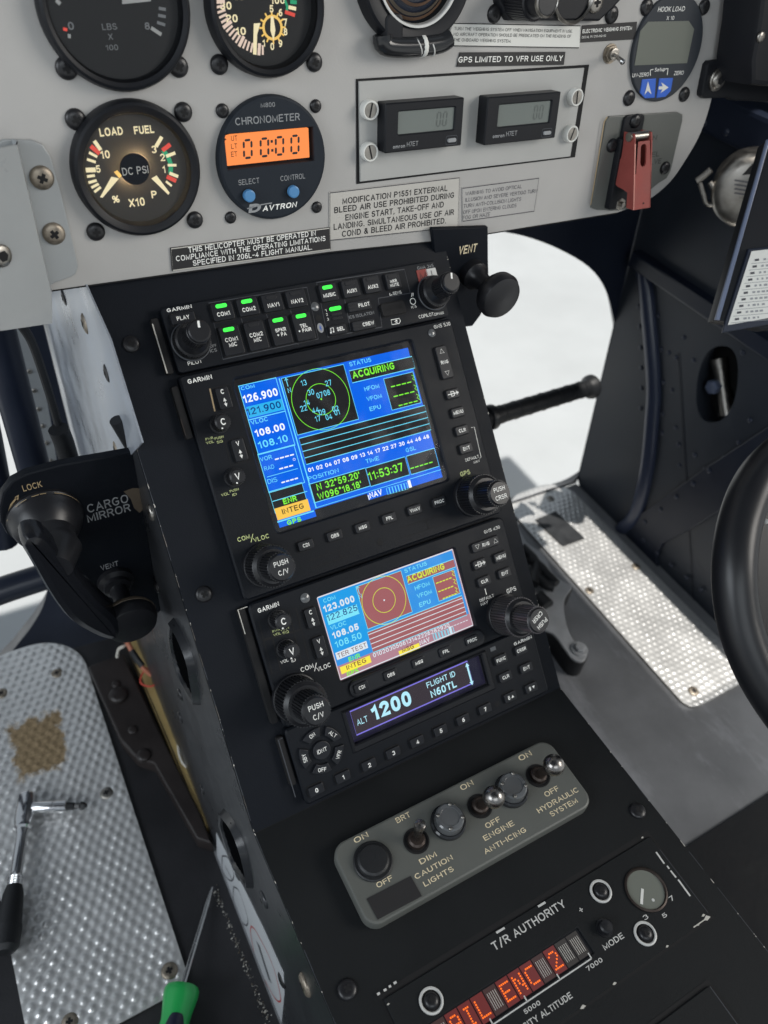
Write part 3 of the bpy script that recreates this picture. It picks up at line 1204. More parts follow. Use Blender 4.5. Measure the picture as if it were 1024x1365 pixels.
TB.build('top_panel', con)
# shadow gap where face and top meet
b = MB()
b.add([(XL, hy - .0003, .23668), (XR, hy - .0003, .23668), (XR, hy + .0008, .23672), (XL, hy + .0008, .23672)], [(0, 1, 2, 3)], 'dark_gap')
b.build('seam', con)


def con_screw(fr, px, py, w, r=.0045, m='screw_black', slot='cross'):
    u, v = fr.at(px, py, w)
    p = fr.P(u, v, w)
    screw(con, p[0], p[1], p[2], r, m, slot=slot, nrm=fr.ez)


for p in [(175, 459), (272, 792)]:
    con_screw(RAD, *p, FD, .0042)
for p in [(850, 1081), (463, 1319)]:
    con_screw(LOW, *p, 0, .0045)
LSD = Fr((XL, 0, 0), (0, 1, 0), (0, 0, 1))          # left side of the console; its out direction is +x, so heads go to -x
LSI = Fr((XL, 0, 0), (0, -1, 0), (0, 0, 1))         # w points to -x, out of the console


def ls(px, py):
    return LSI.at(px, py)


for p, r, m in [((88, 396), .0052, 'screw_black'), ((116, 431), .0058, 'rust_screw'), ((145, 497), .005, 'screw_black'), ((157, 598), .005, 'rust_screw'),
                ((241, 926), .0045, 'screw_black'), ((241, 956), .0045, 'screw_black'), ((353, 1199), .005, 'side_paint'), ((318, 1165), .0045, 'screw_black'),
                ((270, 1052), .004, 'screw_black'), ((377, 1306), .005, 'screw_black'), ((408, 1312), .006, 'rust_screw'), ((202, 683), .0045, 'steel_dull'), ((210, 782), .004, 'screw_black')]:
    u, v = ls(*p)
    q = LSI.P(u, v, 0)
    screw(con, q[0], q[1], q[2], r, m, nrm=LSI.ez)
# two scooped louvres in the side
for pts in ([(233, 828), (245, 848), (257, 878), (262, 905), (266, 935), (258, 925), (247, 905), (238, 878), (232, 850)],
            [(300, 1082), (314, 1100), (326, 1128), (334, 1160), (336, 1180), (325, 1165), (314, 1145), (305, 1118), (299, 1096)]):
    o2 = [ls(*p) for p in pts]
    o2 = [tuple(p) for p in bez([np.array(p) for p in o2] + [np.array(o2[0])], 4)][:-1]
    o2 = ccw(o2)
    b = MB()
    inn = inset(o2, .0022)
    n = len(o2)
    vs = [LSI.P(u, v, 0) for u, v in inset(o2, -.002)] + [LSI.P(u, v, .004) for u, v in o2] + [LSI.P(u, v, .0035) for u, v in inn] + [LSI.P(u, v, .0004) for u, v in inset(inn, .001)]
    fs = [(r * n + i, r * n + (i + 1) % n, (r + 1) * n + (i + 1) % n, (r + 1) * n + i) for r in range(3) for i in range(n)]
    b.add(vs, fs, 'side_paint', True)
    b.add(vs[-n:], [tuple(range(n))], 'dark_gap')
    # fine ribs in the opening
    us = [p[0] for p in inn]
    vsx = [p[1] for p in inn]
    for k in range(16):
        t = (k + .5) / 16
        vv = min(vsx) + (max(vsx) - min(vsx)) * t
        xs = [p[0] for p in inn if abs(p[1] - vv) < (max(vsx) - min(vsx)) / 12]
        if len(xs) > 1:
            b.add([LSI.P(min(xs), vv - .0006, .001), LSI.P(max(xs), vv - .0006, .001), LSI.P(max(xs), vv + .0006, .0016), LSI.P(min(xs), vv + .0006, .0022)], [(0, 1, 2, 3)], 'bezel_grey')
    b.build('louvre', con)

# chart sticker on the side
ZS = Z(LSI, 200, 1080, 3.938, .0006)
st = Thing('sticker', 'white paper sticker with outlined warnings low on the side of the centre console', 'sticker', LSI, *ZS(520, 600), .0006)
b = MB()
pl = ZS.poly((348, 120), (395, 215), (470, 365), (590, 610), (700, 855), (705, 960), (690, 1120), (640, 1045), (540, 815), (440, 580), (375, 385), (352, 240))
b.prism(pl, .0002, .0006, 'paper_white')
for e, m in (([(380, 240), (410, 250), (440, 330), (430, 370), (400, 350), (380, 300)], 'faded_ink'), ([(440, 400), (470, 430), (512, 560), (505, 605), (470, 560), (440, 460)], 'faded_ink'),
             ([(532, 608), (560, 640), (640, 800), (683, 960), (680, 1005), (640, 960), (560, 790), (530, 650)], 'red_line')):
    pp = [tuple(p) for p in bez([np.array(ZS(*q)) for q in e] + [np.array(ZS(*e[0]))], 5)][:-1]
    b.stroke(pp, .0012, .0007, m, closed=True)
for k in range(16):
    t = k / 15
    x, y = 560 + 60 * t, 690 + 190 * t
    a, c = ZS(x, y), ZS(x + 18, y + 26)
    b.stroke([a, ((a[0] + c[0]) / 2, (a[1] + c[1]) / 2), c], .0011, .0007, 'faded_ink')
for k in range(10):
    t = k / 9
    x, y = 395 + 30 * t, 290 + 60 * t
    a, c = ZS(x, y), ZS(x + 10, y + 22)
    b.stroke([a, c], .0011, .0007, 'faded_ink')
    x, y = 440 + 80 * t, 590 + 190 * t
    a, c = ZS(x + 20, y), ZS(x + 28, y + 14)
    b.stroke([a, c], .0009, .0007, 'faded_ink')
b.build('paper', st)

# ================================================================ radios
A = Z(RAD, 190, 340, 4.096)
B = Z(RAD, 420, 320, 4.096)
Cz = Z(RAD, 230, 480, 5.12)
D = Z(RAD, 280, 620, 5.12)
E_ = Z(RAD, 540, 440, 4.876)
F_ = Z(RAD, 310, 760, 5.12)
G = Z(RAD, 580, 690, 4.876)
H = Z(RAD, 350, 930, 5.12)
R2 = Z(RAD, 180, 300, 1.969)
R4 = Z(RAD, 300, 640, 2.133)
K = Z(RAD, 440, 850, 3.103)
mm = .001


def key(th, z, cx, cy, w, h, lines=(), cap=2.0, ink='white_ink', led=None, led_dv=None, r=1.0, hh=1.7, sx=.84, marks=None, name='button', m='key_black', tx=0.):
    u, v = z(cx, cy, hh * mm)
    b = MB()
    b.prism(rrect(u - w / 2 * mm - .0005, u + w / 2 * mm + .0005, v - h / 2 * mm - .0005, v + h / 2 * mm + .0005, (r + .4) * mm), 0, .00025, 'dark_gap')
    b.prism(rrect(u - w / 2 * mm, u + w / 2 * mm, v - h / 2 * mm, v + h / 2 * mm, r * mm), 0, hh * mm, m, .45 * mm)
    W_ = hh * mm + .0001
    n = len(lines)
    for i, ln in enumerate(lines):
        dv = 0
        du = tx
        c = cap
        if isinstance(ln, tuple):
            ln, du, dv = ln[:3]
        else:
            dv = ((n - 1) / 2 - i) * cap * 1.32 - (led_dv or 0)
        b.text(ln, u + du * mm, v + dv * mm, W_, c * 1.08 * mm, ink, sx=sx, bold=.03)
    if marks:
        marks(b, u, v, W_)
    o = b.build(name, th)
    if led:
        l = MB()
        lu, lv = u, v + (h / 2 - 1.9) * mm
        if isinstance(led, tuple):
            lu, lv, led = u + led[1] * mm, v + led[2] * mm, led[0]
        l.prism(rrect(lu - 2.9 * mm, lu + 2.9 * mm, lv - .95 * mm, lv + .95 * mm, .9 * mm), hh * mm - .0002, hh * mm + .00035, led, .0002)
        l.build('indicator_light', th, o)
    return o


def tri(b, u, v, w, s, up, m='white_ink', fill=False):
    k = 1 if up else -1
    p = [(u - s, v - k * s * .85), (u + s, v - k * s * .85), (u, v + k * s * .85)]
    if fill:
        b.sheet(ccw(p), w, m)
    else:
        b.stroke(p, s * .22, w, m, closed=True)


def direct(b, u, v, w):
    b.stroke([(u - .0034, v), (u + .0034, v)], .0005, w, 'white_ink')
    b.stroke([(u + .0022, v + .001), (u + .0036, v), (u + .0022, v - .001)], .0005, w, 'white_ink')
    b.stroke([(u - .0012, v - .0014), (u - .0012, v + .0014), (u + .0004, v + .0012), (u + .0012, v), (u + .0004, v - .0012)], .0005, w, 'white_ink', closed=True)


def updown(b, u, v, w, s=.0011):
    for k in (1, -1):
        b.sheet(ccw([(u - s * .8, v + k * s * .5), (u + s * .8, v + k * s * .5), (u, v + k * s * 2.1)]), w, 'white_ink')
    b.stroke([(u, v - s), (u, v + s)], .0003, w, 'white_ink')


def dualknob(th, z, cx, cy, rb, ri, h, text, flip=False, worn=False, name='tuning_knob'):
    u, v = z(cx, cy, 0)
    m = 'knob_worn' if worn else 'knob_black'
    b = MB()
    b.cyl(u, v, rb * 1.06, 0, .003, 'knob_black', .0006, 40)
    b.knurl(u, v, rb, .003, h * .52, m, 44, .0008, .0008)
    b.lathe((u, v, 0), [(rb * .93, h * .52 - .0004), (rb * .8, h * .52 + .0012), (ri * 1.05, h * .52 + .0012)], 'knob_black', 40)
    o = b.build(name, th)
    c = MB()
    c.knurl(u, v, ri, h * .5, h - .001, m, 32, .0007, .0005)
    c.lathe((u, v, 0), [(ri * .9, h - .001), (ri * .82, h)], 'knob_black', 40)
    rot = math.radians(205) if flip else 0
    L = text
    for i, s_ in enumerate(L):
        dv = (.5 - i) * ri * .62
        if flip:
            uu, vv = u - math.sin(rot) * dv, v + math.cos(rot) * dv
        else:
            uu, vv = u, v + dv
        c.text(s_, uu, vv, h + .0001, ri * .34, 'white_ink', sx=.85, rot=rot, bold=.01)
    # worn flecks round the rim
    for k in range(7):
        t = random.uniform(-1.1, 1.3)
        t2 = t + random.uniform(.04, .12)
        r1 = ri * .9
        c.sheet([(u + r1 * math.cos(t), v + r1 * math.sin(t)), (u + r1 * math.cos(t2), v + r1 * math.sin(t2)), (u + r1 * .95 * math.cos(t2), v + r1 * .95 * math.sin(t2)), (u + r1 * .95 * math.cos(t), v + r1 * .95 * math.sin(t))], h - .0009, 'grey_ink')
    c.build('inner_knob', th, o)
    return o


def smallknob(th, z, cx, cy, r, h, ch, name='volume_knob'):
    u, v = z(cx, cy, 0)
    b = MB()
    b.cyl(u, v, r * 1.15, 0, .0012, 'knob_black', .0003)
    b.knurl(u, v, r, .001, h, 'knob_black', 22, .0006, .0005)
    b.text(ch, u, v, h + .0001, r * .8, 'white_ink', bold=.02)
    b.sheet(circ(u - r * .3, v - r * .72, r * .11, 8), h + .0001, 'white_ink')
    return b.build(name, th)


def photocell(th, z, x, y, r):
    u, v = z(x, y)
    b = MB()
    b.lathe((u, v, 0), [(r, 0), (r, .0004), (r * .8, .0007), (r * .4, .001), (0, .0011)], 'lens_grey', 24)
    return b.build('light_sensor', th)


def slot_outline(b, z, pts, m='dark_gap', wd=.0005):
    b.stroke([z(*p) for p in pts], wd, .0001, m, closed=True)


XA, XB = -.0706, .0880
# ------------------------------------------------ audio panel
t = Thing('audio_panel', 'slim black audio selector panel with green lit buttons, topmost unit of the console', 'audio panel', RAD, 0, -.016)
b = MB()
b.prism(rrect(XA + .0008, XB - .0004, -.0326, 0, .002), FD, 0, 'black_plastic', .0009)
# printed names
b.T(A, 'GARMIN', 135, 313, 272, 290, 21, 'white_ink', bold=.02)
b.T(A, 'PILOT', 250, 603, 328, 588, 22, 'white_ink')
b.T(A, 'OFF', 372, 507, 406, 500, 16, 'grey_ink')
b.T(A, 'ICS', 372, 533, 408, 526, 18, 'grey_ink')
b.T(B, 'GMA 345', 560, 162, 648, 148, 18, 'grey_ink')
b.T(B, 'ICS ISOLATION', 187, 428, 325, 406, 17, 'grey_ink')
b.T(B, 'SENS', 427, 300, 474, 292, 17, 'white_ink')
b.stroke([B(408, 290), B(408, 302), B(422, 299)], .0004, .0001, 'white_ink')
b.T(B, 'ICS', 527, 374, 556, 369, 14, 'white_ink')
b.T(B, 'COPILOT', 568, 428, 650, 414, 19, 'white_ink')
b.T(B, 'PASS', 668, 410, 705, 404, 14, 'white_ink')
b.stroke([B(653, 400), B(663, 398), B(663, 410), B(653, 412)], .0003, .0001, 'white_ink', closed=True)
b.stroke([tuple(p) for p in circ(*B(534, 335), .0017, 14)], .0004, .0001, 'white_ink', closed=True)
b.stroke([B(527, 310), B(529, 290), B(536, 290), B(535, 306)], .0004, .0001, 'white_ink')
b.stroke([B(415, 436), B(460, 428), B(466, 442), B(460, 455), B(420, 462)], .0004, .0001, 'white_ink', closed=True)
b.sheet(ccw([B(432, 446), B(445, 434), B(452, 444)]), .0001, 'white_ink')
b.sheet(ccw([B(436, 452), B(449, 446), B(450, 453)]), .0001, 'white_ink')
for s_, x, y in (('1', 60, 392), ('2', 66, 414), ('3', 72, 440)):
    b.T(B, s_, x - 4, y, x + 5, y - 1, 15, 'white_ink')
# outlined key groups, standing a little proud
for z, pts in ((A, [(362, 262), (898, 176), (960, 458), (440, 570)]), (B, [(8, 232), (488, 160), (520, 290), (345, 318), (365, 475), (70, 530)])):
    b.stroke([z(*p) for p in pts], .0005, .0001, 'edge_line', closed=True)
for (z, x0, y0, x1, y1) in ((A, 512, 240, 590, 540), (A, 650, 215, 725, 512), (A, 785, 195, 850, 490), (B, 140, 215, 195, 495)):
    b.stroke([z(x0, y0), z(x1, y1)], .0004, .0001, 'edge_line')
b.sheet(circ(*A(962, 345), .0017, 14), .0001, 'dark_gap')
b.build('faceplate', t)
# edge rail seen at the left end
b = MB()
b.prism(rrect(XA - .0045, XA - .0008, -.0315, -.004, .001), FD, -.002, 'dark_gap', .0004)
b.stroke([(XA - .0042, -.0065), (XA - .0042, -.031)], .0006, -.0019, 'chip')
b.build('mounting_ear', t)
key(t, A, 438, 305, 11, 9, ['COM1'], 2.0, led='led_green', led_dv=1.4)
key(t, A, 577, 280, 11, 9, ['COM2'], 2.0, led='led_green', led_dv=1.4)
key(t, A, 711, 258, 11, 9, ['NAV1'], 2.0, led='led_off', led_dv=1.4)
key(t, A, 841, 236, 11, 9, ['NAV2'], 2.0, led='led_off', led_dv=1.4)
key(t, A, 487, 464, 10.5, 14.6, ['COM1', 'MIC'], 2.0, led='led_green', led_dv=.9)
key(t, A, 622, 438, 10.5, 14.6, ['COM2', 'MIC'], 2.0, led='led_off', led_dv=.9)
key(t, A, 755, 411, 10.5, 14.6, ['SPKR', '< PA'], 1.8, led='led_green', led_dv=.9)
key(t, A, 881, 388, 10.5, 14.6, ['TEL', '< PAIR'], 1.8, led='led_green', led_dv=.9)
key(t, B, 75, 285, 10, 9.2, ['MUSIC'], 1.9, led='led_green', led_dv=1.4)
key(t, B, 196, 263, 10, 9.2, ['AUX1'], 1.9, led='led_off', led_dv=1.4)
key(t, B, 312, 240, 10, 9.2, ['AUX2'], 1.9, led='led_off', led_dv=1.4)
key(t, B, 428, 222, 9, 8.8, ['MKR', 'MUTE'], 1.6, led='led_off', led_dv=1.2)
key(t, B, 244, 357, 14, 5.4, ['PILOT'], 1.9, led=('led_off', -4.0, 0), tx=2.6)
key(t, B, 268, 461, 14, 5.2, ['CREW'], 1.9, led=('led_off', -4.0, 0), tx=2.6)
key(t, B, 125, 487, 10.5, 5, ['SEL'], 1.9, tx=1.6, marks=lambda b, u, v, w: (b.stroke([(u - .0042, v - .001), (u - .004, v + .0012), (u - .0024, v + .0013), (u - .0026, v - .0008)], .0004, w, 'white_ink'), b.sheet(circ(u - .0044, v - .001, .0005, 8), w, 'white_ink'), b.sheet(circ(u - .0028, v - .0008, .0005, 8), w, 'white_ink')))
key(t, A, 222, 342, 12, 5.2, ['PLAY'], 1.9)
key(t, B, 430, 372, 15, 7, ['USB PWR'], 2.0, ink='dark_gap', m='dark_gap', name='socket_cover', r=1.4)
# the three small rank lights
for x, y, m in ((110, 374, 'led_green'), (117, 404, 'led_off'), (122, 427, 'led_off')):
    b = MB()
    u, v = B(x, y)
    hw = .0034 if m == 'led_green' else .0031
    hv = .0010 if m == 'led_green' else .0006
    b.prism(rrect(u - hw, u + hw, v - hv, v + hv, hv * .9), 0, .0006, m, .0002)
    b.build('indicator_light', t)
photocell(t, A, 941, 282, .0024)
# bluetooth badge
b = MB()
u, v = A(972, 398)
b.sheet(circ(u, v, .0017, 16, rv=.0026), .0001, 'grey_ink')
b.stroke([(u - .0006, v + .0007), (u + .0006, v - .0007), (u, v - .0014), (u, v + .0014), (u + .0006, v + .0007), (u - .0006, v - .0007)], .00025, .0002, 'key_blue')
b.build('badge', t)
# marker lamps M and I
b = MB()
for x, y, m, s_ in ((590, 202, 'dial_red', 'M'), (638, 196, 'ring_white', 'I')):
    u, v = B(x, y)
    b.prism(rrect(u - .0034, u + .0034, v - .0042, v + .0042, .0005), 0, .0005, 'red_paint' if s_ == 'M' else 'ring_white', .0002)
    b.text(s_, u, v, .0006, .006, 'black_ink' if s_ == 'M' else 'faded_ink', sx=.8, bold=-.01)
b.build('marker_lamp', t)


def audioknob(z, x, y, ang):
    u, v = z(x, y, 0)
    b = MB()
    b.cyl(u, v, .0098, 0, .0010, 'knob_black', .0003, 40)
    b.lathe((u, v, 0), [(.0097, .0010), (.0098, .0013), (.0093, .0016)], 'edge_line', 40, cap=False)
    b.knurl(u, v, .0088, .0012, .0068, 'knob_black', 40, .0005, .0012)
    b.lathe((u, v, 0), [(.0076, .0066), (.0066, .0090), (.0060, .0104)], 'knob_black', 40)
    o = b.build('rotary_knob', t)
    c = MB()
    c.knurl(u, v, .0060, .010, .021, 'knob_black', 30, .0004, .0006)
    c.lathe((u, v, 0), [(.0055, .0205), (.0052, .0222), (.0046, .0226)], 'knob_black', 32)
    a = math.radians(ang)
    p = [(u + .0014 * math.cos(a), v + .0014 * math.sin(a)), (u + .0046 * math.cos(a), v + .0046 * math.sin(a))]
    c.stroke(p, .0011, .0228, 'white_ink')
    c.build('inner_knob', t, o)


audioknob(A, 264, 474, 82)
audioknob(B, 640, 292, 78)


# ------------------------------------------------ screen helpers
def hz_(z, x0, y0, x1, y1):
    a, c = z(x0, y0), z(x1, y1)
    return a[0], c[0], min(a[1], c[1]), max(a[1], c[1])


class Scr:
    """flat picture of a lit screen; everything square to the screen"""

    def __init__(s, z, w):
        s.b, s.z, s.w = MB(), z.lift(w), w
        s.n = 0

    def rect(s, tl, br, m, lay, line=None, lw=.00035):
        u0, u1, v0, v1 = hz_(s.z, *tl, *br)
        if m:
            s.b.sheet(rrect(u0, u1, v0, v1), s.w + lay * .00004, m)
        if line:
            s.b.stroke(rrect(u0, u1, v0, v1), lw, s.w + (lay + .5) * .00004, line, closed=True)
        return u0, u1, v0, v1

    def t(s, st, x0, y0, x1, y1, h, m, bold=.015, lay=8):
        s.b.T(s.z, st, x0, y0, x1, y1, h, m, dw=lay * .00004, bold=bold)

    def line(s, a, c, m, wd=.00035, lay=7, level=True):
        p, q = s.z(*a), s.z(*c)
        if level:
            vm = (p[1] + q[1]) / 2
            p, q = (p[0], vm), (q[0], vm)
        s.b.stroke([p, q], wd, s.w + lay * .00004, m)

    def dash(s, a, c, n, m, wd=.0005, lay=7):
        p, q = s.z(*a), s.z(*c)
        vm = (p[1] + q[1]) / 2
        st = (q[0] - p[0]) / n
        for k in range(n):
            s.b.stroke([(p[0] + st * k, vm), (p[0] + st * (k + .78), vm)], wd, s.w + lay * .00004, m)

    def circle(s, c, r, m, wd=.0003, lay=7):
        u, v = s.z(*c)
        s.b.stroke(circ(u, v, r, 44), wd, s.w + lay * .00004, m, closed=True)


def north(s, x, y, m, x2, y2):
    u, v = s.z(x, y)
    w = s.w + .00032
    s.b.stroke([(u, v - .0022), (u, v + .0022)], .0004, w, m)
    s.b.stroke([(u - .0009, v + .001), (u, v + .0023), (u + .0009, v + .001)], .0004, w, m)
    u, v = s.z(x2, y2)
    s.b.text('N', u, v, w, .0026, m, bold=.01)


# ------------------------------------------------ large navigator
t = Thing('gps_navigator', 'large black GPS navigator with a bright blue status screen', 'gps unit', RAD, 0, -.09)
V0, V1 = -.0338, -.1492
a0, a1 = R2(257, 405), R2(826, 668)
su0, su1, sv0, sv1 = a0[0], a1[0], a1[1], a0[1]
b = MB()
po = rrect(XA, XB, V1, V0, .0022)
pi = rrect(su0, su1, sv0, sv1, .0022)
b.ring(po, pi, FD, 0, 'black_plastic', wi=-.0042, bev=.0009)
b.T(Cz, 'GARMIN', 108, 165, 273, 127, 33, 'white_ink', bold=.03)
b.T(B, 'GNS 530', 652, 486, 740, 464, 20, 'white_ink')
for s_, x0, y0, x1, y1, h in (('PWR', 228, 550, 280, 538, 18), ('VOL', 232, 575, 285, 564, 18), ('PUSH', 290, 545, 350, 530, 17), ('SQ', 305, 570, 345, 560, 18)):
    b.T(Cz, s_, x0, y0, x1, y1, h, 'yellow_ink')
b.T(D, 'VOL', 80, 216, 133, 200, 20, 'yellow_ink')
b.T(D, 'PUSH', 137, 186, 198, 172, 17, 'yellow_ink')
b.T(D, 'ID', 155, 212, 185, 204, 17, 'yellow_ink')
b.T(D, 'COM', 192, 525, 276, 500, 32, 'yellow_ink', bold=.01)
b.T(D, 'VLOC', 300, 526, 406, 498, 32, 'yellow_ink', bold=.01)
b.stroke([D(280, 526), D(292, 470)], .0004, .0001, 'yellow_ink')
b.T(E_, 'GPS', 362, 950, 426, 938, 32, 'yellow_ink', bold=.01)
b.T(E_, 'DEFAULT', 394, 852, 482, 832, 20, 'white_ink')
b.T(E_, 'NAV', 448, 866, 488, 858, 18, 'white_ink')
b.stroke([E_(430, 634), E_(450, 630), E_(494, 828), E_(484, 832)], .0003, .0001, 'white_ink')
for pts in ([(680, 650), (1005, 540), (1020, 592), (692, 706)],):
    slot_outline(b, D, pts)
b.stroke([D(878, 585), D(892, 640)], .0005, .0001, 'dark_gap')
slot_outline(b, R2, [(693, 797), (802, 762), (809, 785), (700, 822)])
b.stroke([R2(764, 773), R2(771, 797)], .0005, .0001, 'dark_gap')
b.sheet(circ(*R2(643, 832), .0018, 16), .0001, 'dark_gap')
# recessed pads round the left keys
for pts in ([(262, 195), (395, 165), (438, 345), (300, 372)], [(360, 555), (490, 525), (535, 690), (400, 722)]):
    slot_outline(b, Cz, pts, 'dark_gap', .0005)
b.stroke([Cz(255, 195), Cz(290, 350)], .0008, .0001, 'amber_line')
b.build('faceplate', t)
b = MB()
b.prism(rrect(XA - .0045, XA - .0008, V1 + .085, V0 - .004, .001), FD, -.0022, 'dark_gap', .0004)
b.stroke([(XA - .0042, V0 - .02), (XA - .0042, V1 + .087)], .0004, -.0021, 'brass_dark')
b.build('mounting_ear', t)
I = Z(RAD, 310, 460, 3.413)
s = Scr(I, -.0040)
s.b.sheet(rrect(su0 - .001, su1 + .001, sv0 - .001, sv1 + .001), -.0041, 'scr_black')
u0, u1, v0, v1 = s.rect((27, 186), (956, 601), 'scr_blue', 1)
bl = s.z(205, 800)
# the blue field, black status strip below it on the left
s.rect((214, 150), (218, 150), None, 1)
s.b.sheet(rrect(u0, s.z(372, 740)[0], bl[1] + .0008, v0), s.w + .00003, 'scr_blue')
s.b.sheet(rrect(s.z(370, 738)[0], s.z(616, 690)[0], s.z(372, 740)[1] - .001, v0), s.w + .00005, 'scr_black')
s.rect((27, 187), (240, 300), None, 3, 'scr_cyan', .0005)
s.t('COM', 40, 207, 102, 193, 17, 'scr_cyan')
s.t('126.900', 52, 262, 210, 233, 38, 'scr_white', .035)
s.rect((62, 282), (236, 293), 'scr_cyan_fill', 3)
s.t('121.900', 66, 318, 224, 288, 33, 'scr_navy', .02)
s.rect((72, 342), (284, 455), None, 3, 'scr_cyan', .0005)
s.t('VLOC', 85, 363, 162, 345, 20, 'scr_cyan')
s.t('108.00', 105, 416, 242, 388, 34, 'scr_white', .035)
s.t('108.10', 120, 470, 255, 440, 34, 'scr_cyan', .02)
s.rect((115, 497), (328, 625), None, 3, 'scr_cyan', .0005)
s.t('VOR', 128, 531, 181, 517, 20, 'scr_cyan', .005)
s.dash((192, 519), (284, 498), 4, 'scr_white', .0007)
s.t('RAD', 147, 573, 191, 560, 20, 'scr_cyan', -.005)
s.dash((212, 563), (280, 547), 3, 'scr_white', .0007)
s.line((155, 597), (298, 565), 'scr_cyan', .0003)
s.t('DIS', 162, 633, 205, 620, 22, 'scr_cyan', -.005)
s.dash((222, 625), (302, 605), 4, 'scr_white', .0007)
s.circle((280, 520), .0006, 'scr_white', .0002)
s.rect((166, 668), (342, 720), 'scr_black', 3, 'scr_cyan', .0004)
s.line((180, 709), (340, 668), 'scr_cyan', .0004)
s.t('ENR', 233, 725, 295, 708, 27, 'scr_green', .04)
s.rect((190, 745), (356, 752), 'scr_yellow', 4)
s.t('INTEG', 228, 769, 326, 744, 26, 'scr_ink', .015)
s.line((203, 803), (370, 757), 'scr_cyan', .0007)
s.t('GPS', 250, 819, 315, 802, 23, 'scr_green', .04)
# divider strip between the columns
s.b.stroke([s.z(212, 152), (s.z(212, 152)[0], s.z(366, 745)[1])], .0006, s.w + .0002, 'scr_cyan')
s.rect((222, 152), (574, 337), 'scr_black', 3, 'scr_cyan', .0004)
s.circle((402, 247), .0163, 'scr_green', .0003)
s.circle((402, 247), .0083, 'scr_green', .0003)
s.b.sheet(circ(*s.z(403, 246), .0005, 8), s.w + .00035, 'scr_green')
north(s, 247, 170, 'scr_cyan', 258, 206)
for st_, x, y in (('13', 323, 172), ('27', 435, 173), ('30', 355, 215), ('07', 396, 228), ('08', 428, 217), ('14', 337, 262), ('22', 322, 288), ('44', 376, 296), ('09', 407, 305), ('02', 467, 290), ('01', 474, 306), ('04', 437, 327), ('17', 387, 335)):
    u, v = s.z(x, y)
    s.b.text(st_, u, v, s.w + .0004, .0030, 'scr_cyan', sx=.85, bold=.005)
s.t('STATUS', 533, 98, 632, 76, 20, 'scr_cyan', .01)
s.rect((530, 118), (830, 104), 'scr_black', 3, 'scr_cyan', .0004)
s.t('ACQUIRING', 549, 155, 738, 108, 34, 'scr_green', .03)
for st_, x0, y0, x1, y1 in (('HFOM', 602, 211, 668, 194), ('VFOM', 612, 257, 680, 239), ('EPU', 626, 302, 676, 288)):
    s.t(st_, x0, y0, x1, y1, 20, 'scr_cyan', .01)
s.rect((687, 154), (858, 262), 'scr_black', 3, 'scr_cyan', .0004)
for a, c in (((720, 190), (818, 167)), ((732, 234), (832, 211)), ((755, 275), (846, 254))):
    s.dash(a, c, 4, 'scr_green', .0006)
for x, y in ((822, 150), (832, 195), (843, 237)):
    u, v = s.z(x, y)
    s.b.stroke([(u - .0006, v + .0018), (u + .0007, v + .0008), (u - .0006, v - .0003), (u + .0007, v - .0016)], .0004, s.w + .0003, 'scr_green')
g0, g1, h0, h1 = s.rect((302, 425), (903, 385), 'scr_black', 3, 'scr_cyan', .0004)
for k in (1, 2, 3, ):
    vv = h0 + (h1 - h0) * k / 4
    s.b.stroke([(g0, vv), (g1, vv)], .0004, s.w + .0003, 'scr_cyan')
s.t('01 02 04 07 08 09 13 14 17 22 27 30 44 46 48', 346, 578, 895, 424, 20, 'scr_white', .03)
s.t('POSITION', 346, 617, 485, 580, 20, 'scr_cyan', .005)
s.t('TIME', 608, 540, 668, 522, 20, 'scr_cyan', .005)
s.t('GSL', 790, 489, 834, 476, 20, 'scr_cyan', .005)
s.rect((346, 634), (626, 641), 'scr_black', 3, 'scr_cyan', .0004)
s.t('N 32°59.20\'', 386, 661, 582, 606, 33, 'scr_green', .02)
s.t('W096°18.18\'', 390, 704, 590, 648, 33, 'scr_green', .02)
s.rect((606, 560), (806, 590), 'scr_black', 3, 'scr_cyan', .0004)
s.t('11:53:37', 622, 618, 780, 570, 40, 'scr_green', .015)
s.rect((790, 506), (940, 551), 'scr_black', 3, 'scr_cyan', .0004)
s.dash((808, 561), (914, 532), 5, 'scr_green', .0006)
s.line((375, 735), (950, 572), 'scr_cyan', .0003)
s.t('NAV', 626, 697, 683, 681, 28, 'scr_white', .04)
s.b.stroke([s.z(616, 682), (s.z(616, 682)[0], s.z(620, 704)[1])], .0006, s.w + .0003, 'scr_white')
for k in range(7):
    x, y = 708 + k * 13.5, 664 - k * 3.6
    u, v = s.z(x, y)
    s.b.stroke(rrect(u - .0008, u + .0008, v - .0018, v + .0018), .0003, s.w + .0003, 'scr_cyan', closed=True)
u, v = s.z(805, 632)
s.b.sheet(rrect(u - .0009, u + .0009, v - .0021, v + .0021), s.w + .0003, 'scr_white')
s.b.build('screen', t)
g = MB()
g.sheet(rrect(su0 - .0005, su1 + .0005, sv0 - .0005, sv1 + .0005), -.0013, 'cover_glass')
g.build('cover_glass', t)
